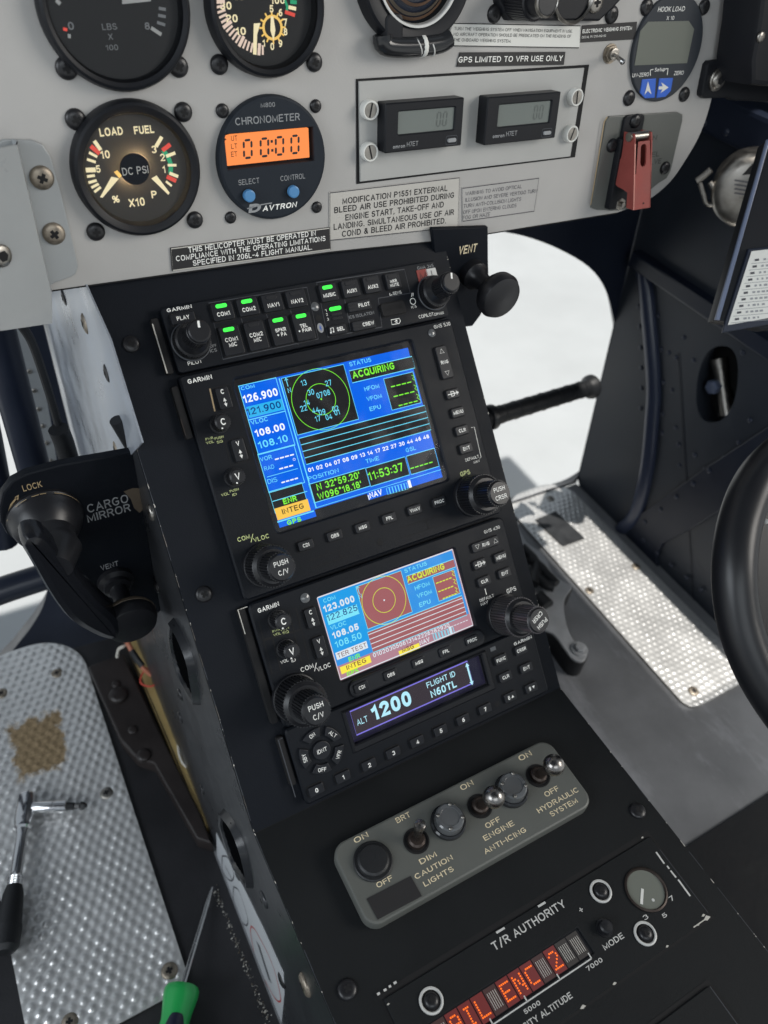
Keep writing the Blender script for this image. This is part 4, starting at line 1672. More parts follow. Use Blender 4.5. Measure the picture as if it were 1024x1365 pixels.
# keys
key(t, E_, 257, 208, 7.6, 18.5, [('RNG', 0, 0)], 1.9, marks=lambda b, u, v, w: (tri(b, u, v + .0064, w, .0014, True), tri(b, u, v - .0064, w, .0014, False)), name='range_button')
key(t, E_, 312, 413, 8.6, 5.4, [], marks=direct)
for s_, x, y in (('MENU', 346, 533), ('CLR', 372, 651), ('ENT', 399, 768)):
    key(t, E_, x, y, 8.6, 5.4, [s_], 1.9)
for s_, x, y in (('CDI', 449, 840), ('OBS', 525, 815), ('MSG', 598, 793), ('FPL', 668, 769), ('VNAV', 735, 747), ('PROC', 799, 726)):
    key(t, R2, x, y, 8.6, 5.2, [s_], 1.8)
key(t, Cz, 352, 258, 6.6, 11, [('C', 0, 3.2)], 2.2, marks=lambda b, u, v, w: updown(b, u, v - .0022, w))
key(t, Cz, 458, 612, 6.6, 11.5, [('V', 0, 3.2)], 2.2, marks=lambda b, u, v, w: updown(b, u, v - .0022, w))
smallknob(t, Cz, 318, 437, .0042, .009, 'C')
smallknob(t, D, 160, 85, .0042, .009, 'V')
dualknob(t, D, 368, 682, .0106, .0072, .032, ('PUSH', 'C/V'))
dualknob(t, E_, 432, 1076, .0113, .0073, .030, ('PUSH', 'CRSR'))
photocell(t, B, 637, 508, .0023)

# ------------------------------------------------ small navigator
t = Thing('gps_navigator', 'smaller GPS navigator with a washed out maroon and blue screen below the large one', 'gps unit', RAD, 0, -.185)
V0, V1 = -.1512, -.2180
J = Z(RAD, 410, 720, 4.267)
a0, a1 = J(62, 326), J(947, 492)
su0, su1, sv0, sv1 = a0[0] - .0006, a1[0] + .0006, a1[1] - .0006, a0[1] + .0006
# the real corners measured apart
c4 = [J(62, 326), J(841, 50), J(947, 492), J(190, 798)]
su0, su1 = (c4[0][0] + c4[3][0]) / 2 - .0004, (c4[1][0] + c4[2][0]) / 2 + .0004
sv1, sv0 = (c4[0][1] + c4[1][1]) / 2 + .0004, (c4[2][1] + c4[3][1]) / 2 - .0004
b = MB()
b.ring(rrect(XA + .0006, XB - .0002, V1, V0, .0035), rrect(su0, su1, sv0, sv1, .0012), FD, 0, 'black_plastic', wi=-.003, bev=.0009)
b.T(F_, 'GARMIN', 176, 291, 322, 247, 34, 'white_ink', bold=.03)
b.T(G, 'GNS 430', 320, 102, 423, 72, 22, 'white_ink')
for s_, x0, y0, x1, y1, h in (('PWR', 275, 425, 325, 412, 17), ('VOL', 282, 452, 333, 440, 20), ('PUSH', 333, 415, 385, 400, 15), ('SQ', 345, 440, 386, 428, 20)):
    b.T(F_, s_, x0, y0, x1, y1, h, 'yellow_ink')
b.T(F_, 'VOL', 330, 640, 385, 622, 22, 'white_ink')
b.T(F_, 'ID', 405, 630, 434, 620, 22, 'white_ink')
b.T(F_, 'COM', 470, 698, 556, 664, 34, 'white_ink', bold=.01)
b.T(F_, 'VLOC', 580, 696, 672, 656, 32, 'white_ink', bold=.01)
b.stroke([F_(560, 690), F_(572, 632)], .0004, .0001, 'white_ink')
b.T(G, 'GPS', 468, 494, 530, 474, 32, 'white_ink', bold=.01)
b.stroke([G(324, 462), G(334, 500)], .0005, .0001, 'white_ink')
b.T(G, 'DEFAULT', 292, 546, 384, 516, 20, 'white_ink')
b.T(G, 'NAV', 300, 572, 346, 558, 20, 'white_ink')
for pts in ([(178, 348), (238, 330), (330, 685), (272, 708)], [(380, 268), (432, 256), (520, 608), (470, 622)]):
    slot_outline(b, F_, pts, 'dark_gap', .0006)
b.stroke([F_(205, 480), F_(470, 405)], .0012, .0001, 'dark_gap')
b.build('faceplate', t)
b = MB()
b.prism(rrect(XA - .0045, XA - .0006, V1 + .004, V0 - .001, .001), FD, -.0022, 'dark_gap', .0004)
b.stroke([(XA + .0008, V0 - .0012), (XA - .0042, V0 - .0012), (XA - .0042, V0 - .014)], .0005, -.0021, 'chip')
b.build('mounting_ear', t)
s = Scr(J, -.0022)
s.b.sheet(rrect(su0 - .001, su1 + .001, sv0 - .001, sv1 + .001), -.0023, 's2_mauve')
s.b.stroke(rrect(su0 + .0006, su1 - .0006, sv0 + .0006, sv1 - .0006), .0006, -.00185, 's2_edge', closed=True)  # white border line: glare round the screen put into the emission
uq = s.z(272, 262)[0]
s.b.sheet(rrect(su0 + .001, su1 - .001, s.z(365, 640)[1], sv1 - .001), s.w + .00004, 's2_blue')
s.b.sheet(rrect(su0 + .001, uq, s.z(158, 640)[1], sv1 - .001), s.w + .00008, 's2_sky')
s.t('COM', 92, 358, 160, 333, 24, 's2_cyan', .01)
s.t('123.000', 95, 413, 270, 350, 42, 's2_edge', .045)
s.rect((104, 428), (294, 418), 's2_cyan', 3)
s.t('122.825', 113, 462, 286, 400, 38, 'scr_navy', .005)
s.line((118, 478), (296, 418), 's2_cyan', .0005)
s.t('VLOC', 132, 512, 223, 481, 26, 's2_cyan', .01)
s.t('108.05', 145, 561, 294, 509, 40, 's2_edge', .045)
s.t('108.50', 160, 612, 311, 559, 40, 's2_cyan', .015)
s.rect((157, 642), (345, 612), 's2_edge', 4)
s.t('TER TEST', 172, 668, 338, 609, 27, 's2_ink', 0)
s.t('ENR', 236, 691, 302, 668, 28, 'scr_green', .03)
s.rect((183, 724), (364, 694), 's2_yellow', 4)
s.t('INTEG', 223, 735, 336, 697, 28, 's2_ink', .015)
s.t('GPS', 226, 776, 292, 753, 30, 'scr_green', .03)
s.rect((274, 266), (596, 408), 's2_maroon', 4, 's2_cyan', .0004)
s.circle((435, 341), .0131, 's2_lime', .0003)
s.circle((435, 341), .0067, 's2_lime', .0003)
s.b.sheet(circ(*s.z(435, 341), .0005, 8), s.w + .00035, 's2_edge')
north(s, 288, 285, 's2_cyan', 299, 320)
s.t('STATUS', 553, 187, 680, 143, 24, 's2_cyan', .01)
s.rect((560, 206), (842, 152), 's2_maroon', 4, 's2_cyan', .0004)
s.t('ACQUIRING', 568, 240, 781, 166, 38, 's2_lime', .03)
for st_, x0, y0, x1, y1 in (('HFOM', 612, 286, 696, 256), ('VFOM', 625, 332, 708, 302), ('EPU', 638, 381, 701, 358)):
    s.t(st_, x0, y0, x1, y1, 26, 's2_cyan', .01)
s.rect((710, 211), (868, 301), 's2_maroon', 4, 's2_cyan', .0004)
for a, c in (((730, 245), (822, 213)), ((742, 292), (832, 262)), ((768, 332), (850, 303))):
    s.dash(a, c, 5, 's2_lime', .0006)
for x, y in ((826, 190), (836, 237), (846, 285)):
    u, v = s.z(x, y)
    s.b.stroke([(u - .0006, v + .0018), (u + .0007, v + .0008), (u - .0006, v - .0003), (u + .0007, v - .0016)], .0004, s.w + .0003, 's2_lime')
g0, g1, h0, h1 = s.rect((340, 524), (906, 425), 's2_maroon', 4, 's2_cyan', .0004)
for k in (1, 2, 3, 4):
    vv = h0 + (h1 - h0) * (k - .15) / 4.4
    s.b.stroke([(g0, vv), (g1, vv)], .0004, s.w + .0003, 's2_edge')
s.t('010203050613142226282930', 375, 668, 808, 492, 26, 's2_edge', .015)
s.dash((815, 490), (915, 455), 6, 's2_edge', .0004)
s.rect((517, 632), (641, 612), 's2_yellow', 4)
s.t('MSG', 540, 640, 606, 614, 28, 's2_ink', .02)
s.t('NAV', 640, 597, 697, 575, 28, 's2_edge', .03)
for k in range(7):
    u, v = s.z(722 + k * 17, 548 - k * 6)
    s.b.stroke(rrect(u - .0007, u + .0007, v - .0017, v + .0017), .0004, s.w + .0003, 's2_cyan', closed=True)
u, v = s.z(813, 512)
s.b.sheet(rrect(u - .0008, u + .0008, v - .0021, v + .0021), s.w + .0003, 's2_edge')
s.b.build('screen', t)
g = MB()
g.sheet(rrect(su0 - .0005, su1 + .0005, sv0 - .0005, sv1 + .0005), -.0013, 'cover_glass')
g.build('cover_glass', t)
key(t, G, 330, 172, 18.5, 5.4, [('RNG', 0, 0)], 1.9, marks=lambda b, u, v, w: (tri(b, u + .0068, v, w, .0014, True), tri(b, u - .0058, v, w, .0014, False)), name='range_button')
key(t, G, 292, 301, 8.6, 5.4, [], marks=direct)
for s_, x, y in (('MENU', 428, 255), ('CLR', 322, 413), ('ENT', 454, 360)):
    key(t, G, x, y, 8.6, 5.4, [s_], 1.9)
# raised strip carrying the lower keys
b = MB()
q0, q1 = R4(352, 607), R4(732, 438)
vm = (R4(390, 588)[1] + R4(703, 453)[1]) / 2
b.prism(rrect(R4(352, 600)[0], R4(735, 440)[0], vm - .0046, vm + .0052, .0045, 6), 0, .0016, 'key_black', .0012)
b.build('key_strip', t)
for s_, x, y in (('CDI', 389, 589), ('OBS', 472, 553), ('MSG', 552, 518), ('FPL', 628, 487), ('PROC', 703, 455)):
    key(t, R4, x, y, 8.4, 5.0, [s_], 1.8, hh=2.6)
key(t, F_, 543, 325, 6.6, 10.5, [('C', 0, 3.0)], 2.2, marks=lambda b, u, v, w: updown(b, u, v - .0022, w))
key(t, F_, 600, 526, 6.6, 11.5, [('V', 0, 3.2)], 2.2, marks=lambda b, u, v, w: updown(b, u, v - .0022, w))
smallknob(t, F_, 305, 335, .0044, .011, 'C')
smallknob(t, F_, 362, 535, .0044, .011, 'V')
dualknob(t, F_, 428, 868, .0118, .0077, .034, ('PUSH', 'C/V'))
dualknob(t, G, 448, 628, .0113, .0075, .035, ('PUSH', 'CRSR'), flip=True, worn=True)
photocell(t, F_, 495, 190, .0026)

# ------------------------------------------------ transponder
t = Thing('transponder', 'black transponder with numbered keys and a purple lit 1200 display', 'transponder', RAD, 0, -.24)
V0, V1 = -.2185, -.2600
a = [K(50, 306), K(640, 48), K(682, 205), K(97, 486)]
fu0, fu1 = (a[0][0] + a[3][0]) / 2, (a[1][0] + a[2][0]) / 2
fv1, fv0 = (a[0][1] + a[1][1]) / 2, (a[2][1] + a[3][1]) / 2
a = [K(93, 313), K(590, 92), K(600, 190), K(118, 412)]
iu0, iu1 = (a[0][0] + a[3][0]) / 2, a[2][0] + .0004
iv1, iv0 = (a[0][1] + a[1][1]) / 2, (a[2][1] + a[3][1]) / 2
b = MB()
wu0, wu1, wv0, wv1 = iu0 - .0035, fu1 - .0035, fv0 + .0042, fv1 - .0015
b.ring(rrect(XA + .0004, XB, V1, V0, .0022), rrect(wu0, wu1, wv0, wv1, .0004), FD, 0, 'black_plastic', wi=-.0034, bev=.0009)
b.T(G, 'GARMIN', 515, 835, 630, 782, 22, 'white_ink', bold=.02)
b.sheet(circ(*K(692, 274), .0016, 14), .0001, 'dark_gap')
b.stroke([(wu0 - .003, V1 + .0032), (XB - .022, V1 + .0032)], .0003, .0001, 'dark_gap')
b.build('faceplate', t)
b = MB()
b.ring(rrect(fu0, fu1, fv0, fv1, .0004), rrect(wu0, wu1, wv0, wv1, .0004), 0, .0012, 'bezel_black', wi=-.001, bev=.0008)
b.build('display_bezel', t)
b = MB()
b.prism(rrect(XA - .0042, XA - .0008, V1 + .012, V0 - .003, .001), FD, -.0022, 'dark_gap', .0004)
b.stroke([(XA - .001, V0 - .004), (XA - .0035, V0 - .004), (XA - .0035, V1 + .006)], .0005, -.0021, 'edge_line')
b.build('mounting_ear', t)
b = MB()
w = -.0030
b.sheet(rrect(wu0 - .001, wu1 + .001, wv0 - .001, wv1 + .001), w, 'tr_glow')
b.sheet(rrect(iu0, iu1, iv0, iv1), w + .0001, 'tr_back')
b.stroke(rrect(iu0, iu1, iv0, iv1), .0007, w + .00015, 'tr_edge', closed=True)
Kw = K.lift(w)
b.T(Kw, 'ALT', 114, 364, 158, 346, 27, 'tr_cyan', dw=.0002, bold=.0)
b.T(Kw, '1200', 180, 344, 342, 277, 68, 'tr_cyan', dw=.0002, bold=.05)
b.T(Kw, 'FLIGHT ID', 402, 207, 520, 160, 25, 'tr_cyan', dw=.0002, bold=.01)
b.T(Kw, 'N60TL', 420, 249, 525, 203, 33, 'tr_cyan', dw=.0002, bold=.03)
u, v = Kw(576, 150)
b.stroke([(u, v - .0052), (u, v + .0052)], .0011, w + .0002, 'tr_cyan')
for k in (1, -1):
    b.sheet(ccw([(u - .0013, v + k * .0046), (u + .0013, v + k * .0046), (u, v + k * .0068)]), w + .00022, 'tr_cyan')
b.build('display', t)
g = MB()
g.sheet(rrect(wu0 - .0005, wu1 + .0005, wv0 - .0005, wv1 + .0005), -.0006, 'cover_glass')
g.build('cover_glass', t)
kx = [((422.3 - 440) * 3.103, (1053.4 - 850) * 3.103), (55, 577), (163, 527), (263, 477), (362, 431), (459, 385), (552, 340), (643, 296)]
for i, (x, y) in enumerate(kx):
    key(t, K, x, y, 8.4, 5.4, [str(i)], 2.2, sx=1)
key(t, K, 747, 246, 8.4, 5.4, [('8', -1.2, 0)], 2.2, marks=lambda b, u, v, w: tri(b, u + .0014, v, w, .001, True, fill=True))
key(t, K, 834, 208, 8.4, 5.4, [('9', -1.2, 0)], 2.2, marks=lambda b, u, v, w: tri(b, u + .0014, v, w, .001, False, fill=True))
for s_, x, y in (('FUNC', 708, 90), ('CRSR', 792, 50), ('CLR', 727, 162), ('ENT', 813, 125)):
    key(t, K, x, y, 8.6, 5.4, [s_], 1.9)
b = MB()
b.box(K(660, 42)[0], K(684, 40)[0], K(672, 55)[1], K(672, 38)[1], 0, .0003, 'lens_grey')
b.build('light_sensor', t)
cu, cv = H(405, 360, .0015)
b = MB()
b.prism(circ(cu, cv, .0049, 28), 0, .0017, 'key_black', .0004)
b.text('IDNT', cu, cv, .0018, .0022, 'white_ink', sx=.85, bold=.01)
b.build('button', t)
for s_, ang, rot in (('ON', 106, 16), ('ALT', 36, -54), ('VFR', -36, 54), ('OFF', -106, -14), ('SBY', 180, 90)):
    b = MB()
    hw = 27
    p = circ(cu, cv, .0122, 10, ang - hw, ang + hw) + circ(cu, cv, .0073, 10, ang + hw - 2, ang - hw + 2)
    b.prism(p, 0, .0017, 'key_black', .0004)
    a = math.radians(ang)
    b.text(s_, cu + .0098 * math.cos(a), cv + .0098 * math.sin(a), .0018, .0021, 'white_ink', sx=.85, rot=math.radians(rot), bold=.01)
    b.build('button', t)

# ================================================================ instrument panel
O_ = Z(PAN, 60, 0, 2.56)
Pz = Z(PAN, 430, 0, 2.56)
Q = Z(PAN, 760, 0, 3.879)
V1_ = Z(PAN, 0, 180, 4.267)
V8 = Z(PAN, 480, 0, 3.413)
ip = Thing('instrument_panel', 'light grey sheet metal instrument panel with dark screws around its gauges', 'instrument panel', PAN, 0, .0)
b = MB()
low = [(-20, 405), (60, 389), (130, 379), (440, 336), (605, 319), (822, 284), (862, 268), (893, 243), (915, 212), (933, 180), (946, 143), (958, 90), (968, 30), (985, -80)]
pts = [PAN.at(*p) for p in low]
lowc = pts[:5] + [tuple(p) for p in bez([np.array(p) for p in pts[5:]], 4)]
poly = [(-.32, pts[0][1])] + lowc + [(pts[-1][0], .22), (-.32, .22)]
b.prism(poly, -.002, 0, 'panel_grey', .0003)
b.build('panel_sheet', ip)
b = MB()
b.stroke(lowc[1:6], .0007, .0002, 'dark_gap')
b.build('panel_edge', ip)
for p, r in [((73, 232), .0044), ((455, 227), .0043), ((594, 220), .0041), ((918, 212), .0041), ((104, 407), .0043), ((471, 382), .0041), ((173, 790), .0041), ((511, 750), .0040),
             ((605, 378), .0031), ((923, 362), .0030), ((633, 742), .0029), ((927, 707), .0029)]:
    u, v = O_(*p)
    screw(ip, u, v, 0, r, dome=.5)
for p, r in [((585, 47), .0042), ((985, 50), .0045)]:
    u, v = Pz(*p)
    screw(ip, u, v, 0, r, dome=.5)
for p, r in [((393, 36), .0043), ((690, 36), .0043), ((303, 507), .0043), ((588, 488), .0042)]:
    u, v = Q(*p)
    screw(ip, u, v, 0, r, dome=.5)
for p in [(770, 245), (8, 122)]:
    pass


def gauge(label, cu, cv, ro, rd, hb=.006, name='gauge', dial='bezel_black', rim='bezel_black'):
    t = Thing(name, label, 'gauge', PAN, cu, cv, 0)
    b = MB()
    b.lathe((cu, cv, 0), [(ro, 0), (ro, hb * .55), (ro - .0009, hb * .9), (ro - .002, hb), (rd + .003, hb * .96), (rd + .001, hb * .8), (rd, .0012)], rim, 64, cap=False)
    b.build('bezel', t)
    return t, .0013


def glasspane(t, cu, cv, r, w):
    g = MB()
    g.sheet(circ(cu, cv, r, 48), w, 'glass')
    g.build('glass', t)


def polar(cu, cv, r, a):
    a = math.radians(a)
    return (cu + r * math.cos(a), cv + r * math.sin(a))


def ticks(b, cu, cv, r0, r1, angs, wd, w, m):
    for a in angs:
        b.stroke([polar(cu, cv, r0, a), polar(cu, cv, r1, a)], wd, w, m)


mat('dial_face', (.04, .037, .034), .6)
mat('hub_navy', (.005, .008, .016), .5, spec=.1)
mat('dial_black', (.008, .008, .009), .5)
# fuel quantity, upper left
cu, cv = PAN.at(152, 8)
t, w = gauge('round black fuel quantity gauge reading LBS X 100 at the top left of the panel', cu, cv, .0300, .0255, .007)
b = MB()
b.sheet(circ(cu, cv, .0258, 48), w, 'dial_black')
b.T(O_, '0', 79, 102, 98, 99, 27, 'grey_ink', dw=w + .0002, bold=.02)
b.T(O_, '8', 339, 101, 356, 99, 25, 'grey_ink', dw=w + .0002, bold=.02)
b.T(O_, 'LBS', 194, 102, 244, 99, 22, 'grey_ink', dw=w + .0002)
b.T(O_, 'X', 215, 135, 230, 134, 21, 'grey_ink', dw=w + .0002)
b.T(O_, '100', 206, 171, 248, 169, 19, 'grey_ink', dw=w + .0002)
for (x0, y0, x1, y1, m) in ((362, 95, 397, 118, 'ring_white'), (382, 76, 410, 85, 'grey_ink'), (386, 52, 412, 57, 'grey_ink'), (388, 28, 412, 32, 'grey_ink'), (62, 98, 76, 102, 'dial_red'), (78, 122, 88, 124, 'ring_white'), (38, 0, 52, 14, 'ring_white')):
    b.stroke([O_(x0, y0, w), O_(x1, y1, w)], .0011 if m != 'ring_white' else .0014, w + .0002, m)
b.sheet(ccw([O_(262, -8, w), O_(360, -16, w), O_(360, 4, w), O_(262, 14, w)]), w + .0006, 'ring_white')
b.build('dial', t)
glasspane(t, cu, cv, .0256, .0052)

# percent gauge, top middle
cu, cv = PAN.at(351, 9)
t, w = gauge('round black percent gauge with a small inner dial and glowing tick marks', cu, cv, .0268, .0222, .008)
b = MB()
b.sheet(circ(cu, cv, .0225, 48), w, 'dial_black')
dl = O_.lift(w)
ccu, ccv = dl(742, -10)
ticks(b, ccu, ccv, .0178, .0215, [184 + 5.1 * k for k in range(17)], .0009, w + .0002, 'dial_pink')
ticks(b, ccu, ccv, .0172, .0218, [184 + 25.5 * k for k in range(4)], .0014, w + .0003, 'dial_pink')
for s_, x0, y0, x1, y1 in (('30', 598, 35, 637, 30), ('20', 617, 79, 658, 73), ('10', 651, 122, 686, 117)):
    b.T(dl, s_, x0, y0, x1, y1, 27, 'dial_warm', dw=.0002, bold=.03)
b.T(dl, '100', 770, 16, 818, 10, 22, 'dial_warm', dw=.0002, bold=.03)
b.T(dl, '40', 640, 2, 680, -3, 25, 'dial_warm', dw=.0002, bold=.03)
b.stroke([dl(718, 80), dl(715, 186)], .0017, w + .0004, 'dial_warm')
b.sheet(ccw([dl(712, 80), dl(734, 78), dl(717, 140)]), w + .00045, 'dial_warm')
su, sv = dl(776, 94)
ticks(b, su, sv, .0046, .0062, range(0, 360, 30), .0007, w + .0003, 'dial_amber')
b.stroke(circ(su, sv, .0043, 26), .0011, w + .0003, 'dial_amber', closed=True)
b.sheet(ccw([(su - .0006, sv + .0042), (su + .0006, sv + .0042), (su + .0012, sv - .001), (su, sv - .005), (su - .0012, sv - .001)]), w + .0005, 'dial_warm')
for s_, x, y in (('5', 772, 30), ('6', 803, 43), ('7', 820, 76), ('8', 820, 108), ('9', 803, 148), ('0', 775, 158), ('1', 746, 147)):
    uu, vv = dl(x, y)
    b.text(s_, uu, vv, w + .0003, .0028, 'dial_warm', bold=.03)
b.stroke([dl(818, 0), dl(826, 22), dl(824, 40)], .0011, w + .0003, 'dial_green')
for x0, y0, x1, y1, m in ((818, 40, 852, 52, 'dial_red'), (830, 24, 856, 30, 'dial_warm'), (836, 6, 858, 8, 'dial_green')):
    b.stroke([dl(x0, y0), dl(x1, y1)], .0014, w + .0004, m)
b.build('dial', t)
glasspane(t, cu, cv, .0224, .006)

# load and fuel pressure gauge
cu, cv = PAN.at(181.5, 225)
t, w = gauge('round dual gauge marked LOAD, FUEL and DC PSI with warm lit needles', cu, cv, .0282, .0224, .0065)
dl = O_.lift(w)
b = MB()
b.sheet(circ(cu, cv, .0228, 48), w, 'dial_face')
b.T(dl, 'LOAD', 189, 469, 267, 457, 29, 'dial_warm', dw=.0002, bold=.03)
b.T(dl, 'FUEL', 306, 461, 373, 451, 28, 'dial_warm', dw=.0002, bold=.03)
for s_, x0, y0, x1, y1, h in (('10', 192, 543, 223, 538, 28), ('5', 176, 590, 191, 588, 26), ('3', 365, 524, 382, 521, 26), ('2', 394, 551, 411, 548, 26), ('1', 403, 591, 412, 589, 25), ('X10', 288, 708, 342, 700, 29), ('P', 365, 678, 383, 674, 26)):
    b.T(dl, s_, x0, y0, x1, y1, h, 'dial_warm', dw=.0002, bold=.025)
b.T(dl, '%', 232, 694, 256, 690, 26, 'dial_warm', dw=.0002, bold=.02)


def tk(x0, y0, x1, y1, wd, m='dial_warm', lay=.0003):
    b.stroke([dl(x0, y0), dl(x1, y1)], wd, w + lay, m)


for q in ((168, 480, 190, 512, .0016), (150, 520, 178, 535, .0011), (143, 543, 173, 553, .0011), (139, 580, 173, 579, .0019), (143, 602, 170, 598, .0011), (148, 623, 176, 615, .0011), (158, 640, 183, 627, .0011), (168, 655, 190, 638, .0011), (178, 540 - 20, 178, 520, .0001)):
    tk(*q)
tk(156, 498, 186, 524, .0018, 'dial_red')
for q in ((378, 500, 398, 466, .0016), (413, 533, 444, 521, .0014), (418, 563, 448, 563, .0011), (424, 590, 454, 602, .0014), (412, 618, 432, 634, .001)):
    tk(*q, lay=.0004)
tk(400, 513, 427, 492, .0018, 'dial_red', .0004)
tk(415, 602, 447, 617, .0018, 'dial_red', .0004)
b.stroke([dl(403, 512), dl(420, 535), dl(430, 562), dl(428, 592)], .0020, w + .0002, 'dial_green')
b.sheet(ccw([dl(187, 672), dl(196, 674), dl(252, 608), dl(226, 592 + 10)]), w + .0005, 'dial_warm')
b.sheet(ccw([dl(252, 606), dl(234, 586), dl(246, 580), dl(262, 598)]), w + .0006, 'dial_amber')
b.sheet(ccw([dl(420, 664), dl(425, 657), dl(380, 598), dl(362, 608)]), w + .0005, 'dial_warm')
b.build('dial', t)
hu, hv = dl(303, 574)
b = MB()
b.lathe((hu, hv, 0), [(.0018, w), (.0018, w + .0016)], 'hub_navy', 12, cap=False)
b.lathe((hu, hv, 0), [(.0064, w + .0016), (.0066, w + .0019), (.0062, w + .0022)], 'hub_navy', 40)
b.T(O_.lift(w + .0022), 'DC PSI', 266, 601, 354, 589, 27, 'ring_white', dw=.0002, bold=.01)
b.build('hub_cap', t)
pl = bpy.data.lights.new('gauge_lamp', 'POINT')
pl.energy = .011
pl.color = (1, .72, .36)
pl.shadow_soft_size = .0004
po = bpy.data.objects.new('gauge_lamp', pl)
COL.objects.link(po)
po.location = PAN.P(hu + .0028, hv + .0028, w + .0010)
po2 = po.copy()
COL.objects.link(po2)
po2.location = PAN.P(hu - .0028, hv - .0028, w + .0010)
glasspane(t, cu, cv, .0226, .0054)

# chronometer
cu, cv = PAN.at(361, 211)
t = Thing('chronometer', 'round dark chronometer with an orange lit 00:00 display and two blue buttons', 'clock', PAN, cu, cv, 0)
b = MB()
c4 = [O_(604, 456), O_(889, 433), O_(893, 541), O_(611, 552)]
u0, u1 = (c4[0][0] + c4[3][0]) / 2, (c4[1][0] + c4[2][0]) / 2
v1, v0 = (c4[0][1] + c4[1][1]) / 2, (c4[2][1] + c4[3][1]) / 2
hc = .0042
du0, du1, dv0, dv1 = u0 - .0001, u1 + .0022, v0 - .0016, v1 + .0004
# face as a ring round the window, rounded edge
cc = ((du0 + du1) / 2, (dv0 + dv1) / 2)
ra, rb = (du1 - du0) / 2, (dv1 - dv0) / 2
angs = sorted([2 * math.pi * k / 96 for k in range(96)] + [s1 * math.atan2(rb, ra) + s2 for s1, s2 in ((1, 0), (-1, math.pi), (1, math.pi), (-1, 2 * math.pi))])
pi = []
for a in angs:
    k = min(ra / (abs(math.cos(a)) + 1e-12), rb / (abs(math.sin(a)) + 1e-12))
    pi.append((cc[0] + k * math.cos(a), cc[1] + k * math.sin(a)))
po_ = []
for p in ccw(pi):
    a = math.atan2(p[1] - cc[1], p[0] - cc[0])
    # point of the round face in that direction from the window centre
    d = np.array((math.cos(a), math.sin(a)))
    q = np.array(cc) - (cu, cv)
    B_ = q @ d
    po_.append(tuple(np.array(cc) + d * (-B_ + math.sqrt(B_ * B_ - q @ q + .0264 ** 2))))
b.ring(po_, pi, 0, hc, 'chrono_face', wi=.0006, bev=.0003)
ch = O_.lift(hc)
b.T(ch, 'M800', 737, 368, 785, 363, 16, 'grey_ink')
b.T(ch, 'CHRONOMETER', 650, 426, 870, 412, 26, 'grey_ink', bold=.005)
b.T(ch, 'SELECT', 661, 633, 732, 624, 19, 'grey_ink')
b.T(ch, 'CONTROL', 804, 619, 888, 608, 18, 'grey_ink')
b.T(ch, 'AVTRON', 742, 721, 858, 707, 19, 'white_ink', bold=.03, shear=.25)
b.T(ch, 'D', 694, 727, 735, 723, 30, 'grey_ink', bold=.05, shear=.25)
b.stroke([ch(690, 712), ch(740, 698), ch(775, 692), ch(770, 697)], .0005, hc + .0001, 'grey_ink')
b.build('face', t)
b = MB()
b.lathe((cu, cv, 0), [(.0276, 0), (.0276, hc * .6), (.0270, hc * .92), (.0262, hc)], 'chrono_face', 64, cap=False)
b.build('rim', t)
b = MB()
dw = .0034
dl = O_.lift(dw)
b.sheet(rrect(du0, du1 + .001, dv0 - .001, dv1), .0008, 'bezel_black')
b.prism(rrect(u0, u1, v0, v1, .0003), .001, dw, 'orange_lcd')
for s_, y in (('UT', 481), ('LT', 508), ('ET', 535)):
    b.T(dl, s_, 636, y, 657, y - 1, 18, 'scr_ink', dw=.0001, bold=0)
b.sheet(ccw([dl(609, 469), dl(620, 475), dl(610, 482)]), dw + .0001, 'scr_ink')
hs = (v1 - v0) * .58
for x in (675, 733, 785, 838):
    uu, _ = dl(x, 500)
    b.seg7('0', uu + .0002, v0 + (v1 - v0) * .2, hs, dw + .0001, 'black_ink', wd=.0038, th=.00105)
for k in (.32, .62):
    uu, _ = dl(775, 500)
    b.sheet(rrect(uu - .0006, uu + .0006, v0 + (v1 - v0) * k, v0 + (v1 - v0) * k + .0012), dw + .0001, 'black_ink')
b.build('display', t)
for x, y in ((697, 668), (848, 654)):
    u, v = ch(x, y, .0055)
    b = MB()
    b.cyl(u, v, .0033, hc - .0002, hc + .0003, 'dark_gap')
    b.cyl(u, v, .0029, hc, .0068, 'knob_blue', .0006, 24)
    b.build('button', t)

# attitude gauge at the top with its slip tube
cu, cv = PAN.at(548, -40)
t, w = gauge('large black rimmed gauge with a curved glass slip tube below it', cu, cv, .0305, .0205, .008, name='gauge')
mat('horizon_brown', (.15, .085, .05), .35, var=(60, .3))
mat('horizon_ball', (.02, .026, .045), .2)
b = MB()
b.lathe((cu, cv, 0), [(.0206, .001), (.018, .0032), (.012, .0055), (0, .0065)], 'horizon_ball', 40)
for k in (0, 1, 3):
    r = .0196 - k * .0019
    hh = .0017 + (.0206 - r) * .42
    b.add([(cu + r * math.cos(a), cv + r * math.sin(a), hh + .0012) for a in np.linspace(-2.9, -.3, 20)] + [(cu + (r - .0013) * math.cos(a), cv + (r - .0013) * math.sin(a), hh + .0018) for a in np.linspace(-2.9, -.3, 20)],
          [(i, i + 1, 21 + i, 20 + i) for i in range(19)], 'horizon_brown' if k != 1 else 'wear_tan', True)
b.build('ball', t)
b = MB()
b.lathe((cu, cv, 0), [(.0222, .0079), (.0222, .0086), (.0212, .0086), (.0205, .006)], 'ring_white', 64, cap=False)
b.build('trim_ring', t)
glasspane(t, cu, cv, .0207, .0078)
b = MB()
tp = [Pz(205, 118, .006), Pz(212, 152, .006), Pz(270, 160, .006), Pz(340, 156, .006), Pz(400, 146, .006), Pz(430, 128, .006)]
b.tube(bez([(*p, .006) for p in tp], 5), .0047, 'lens_dark', 14)
b.build('slip_tube', t)
b = MB()
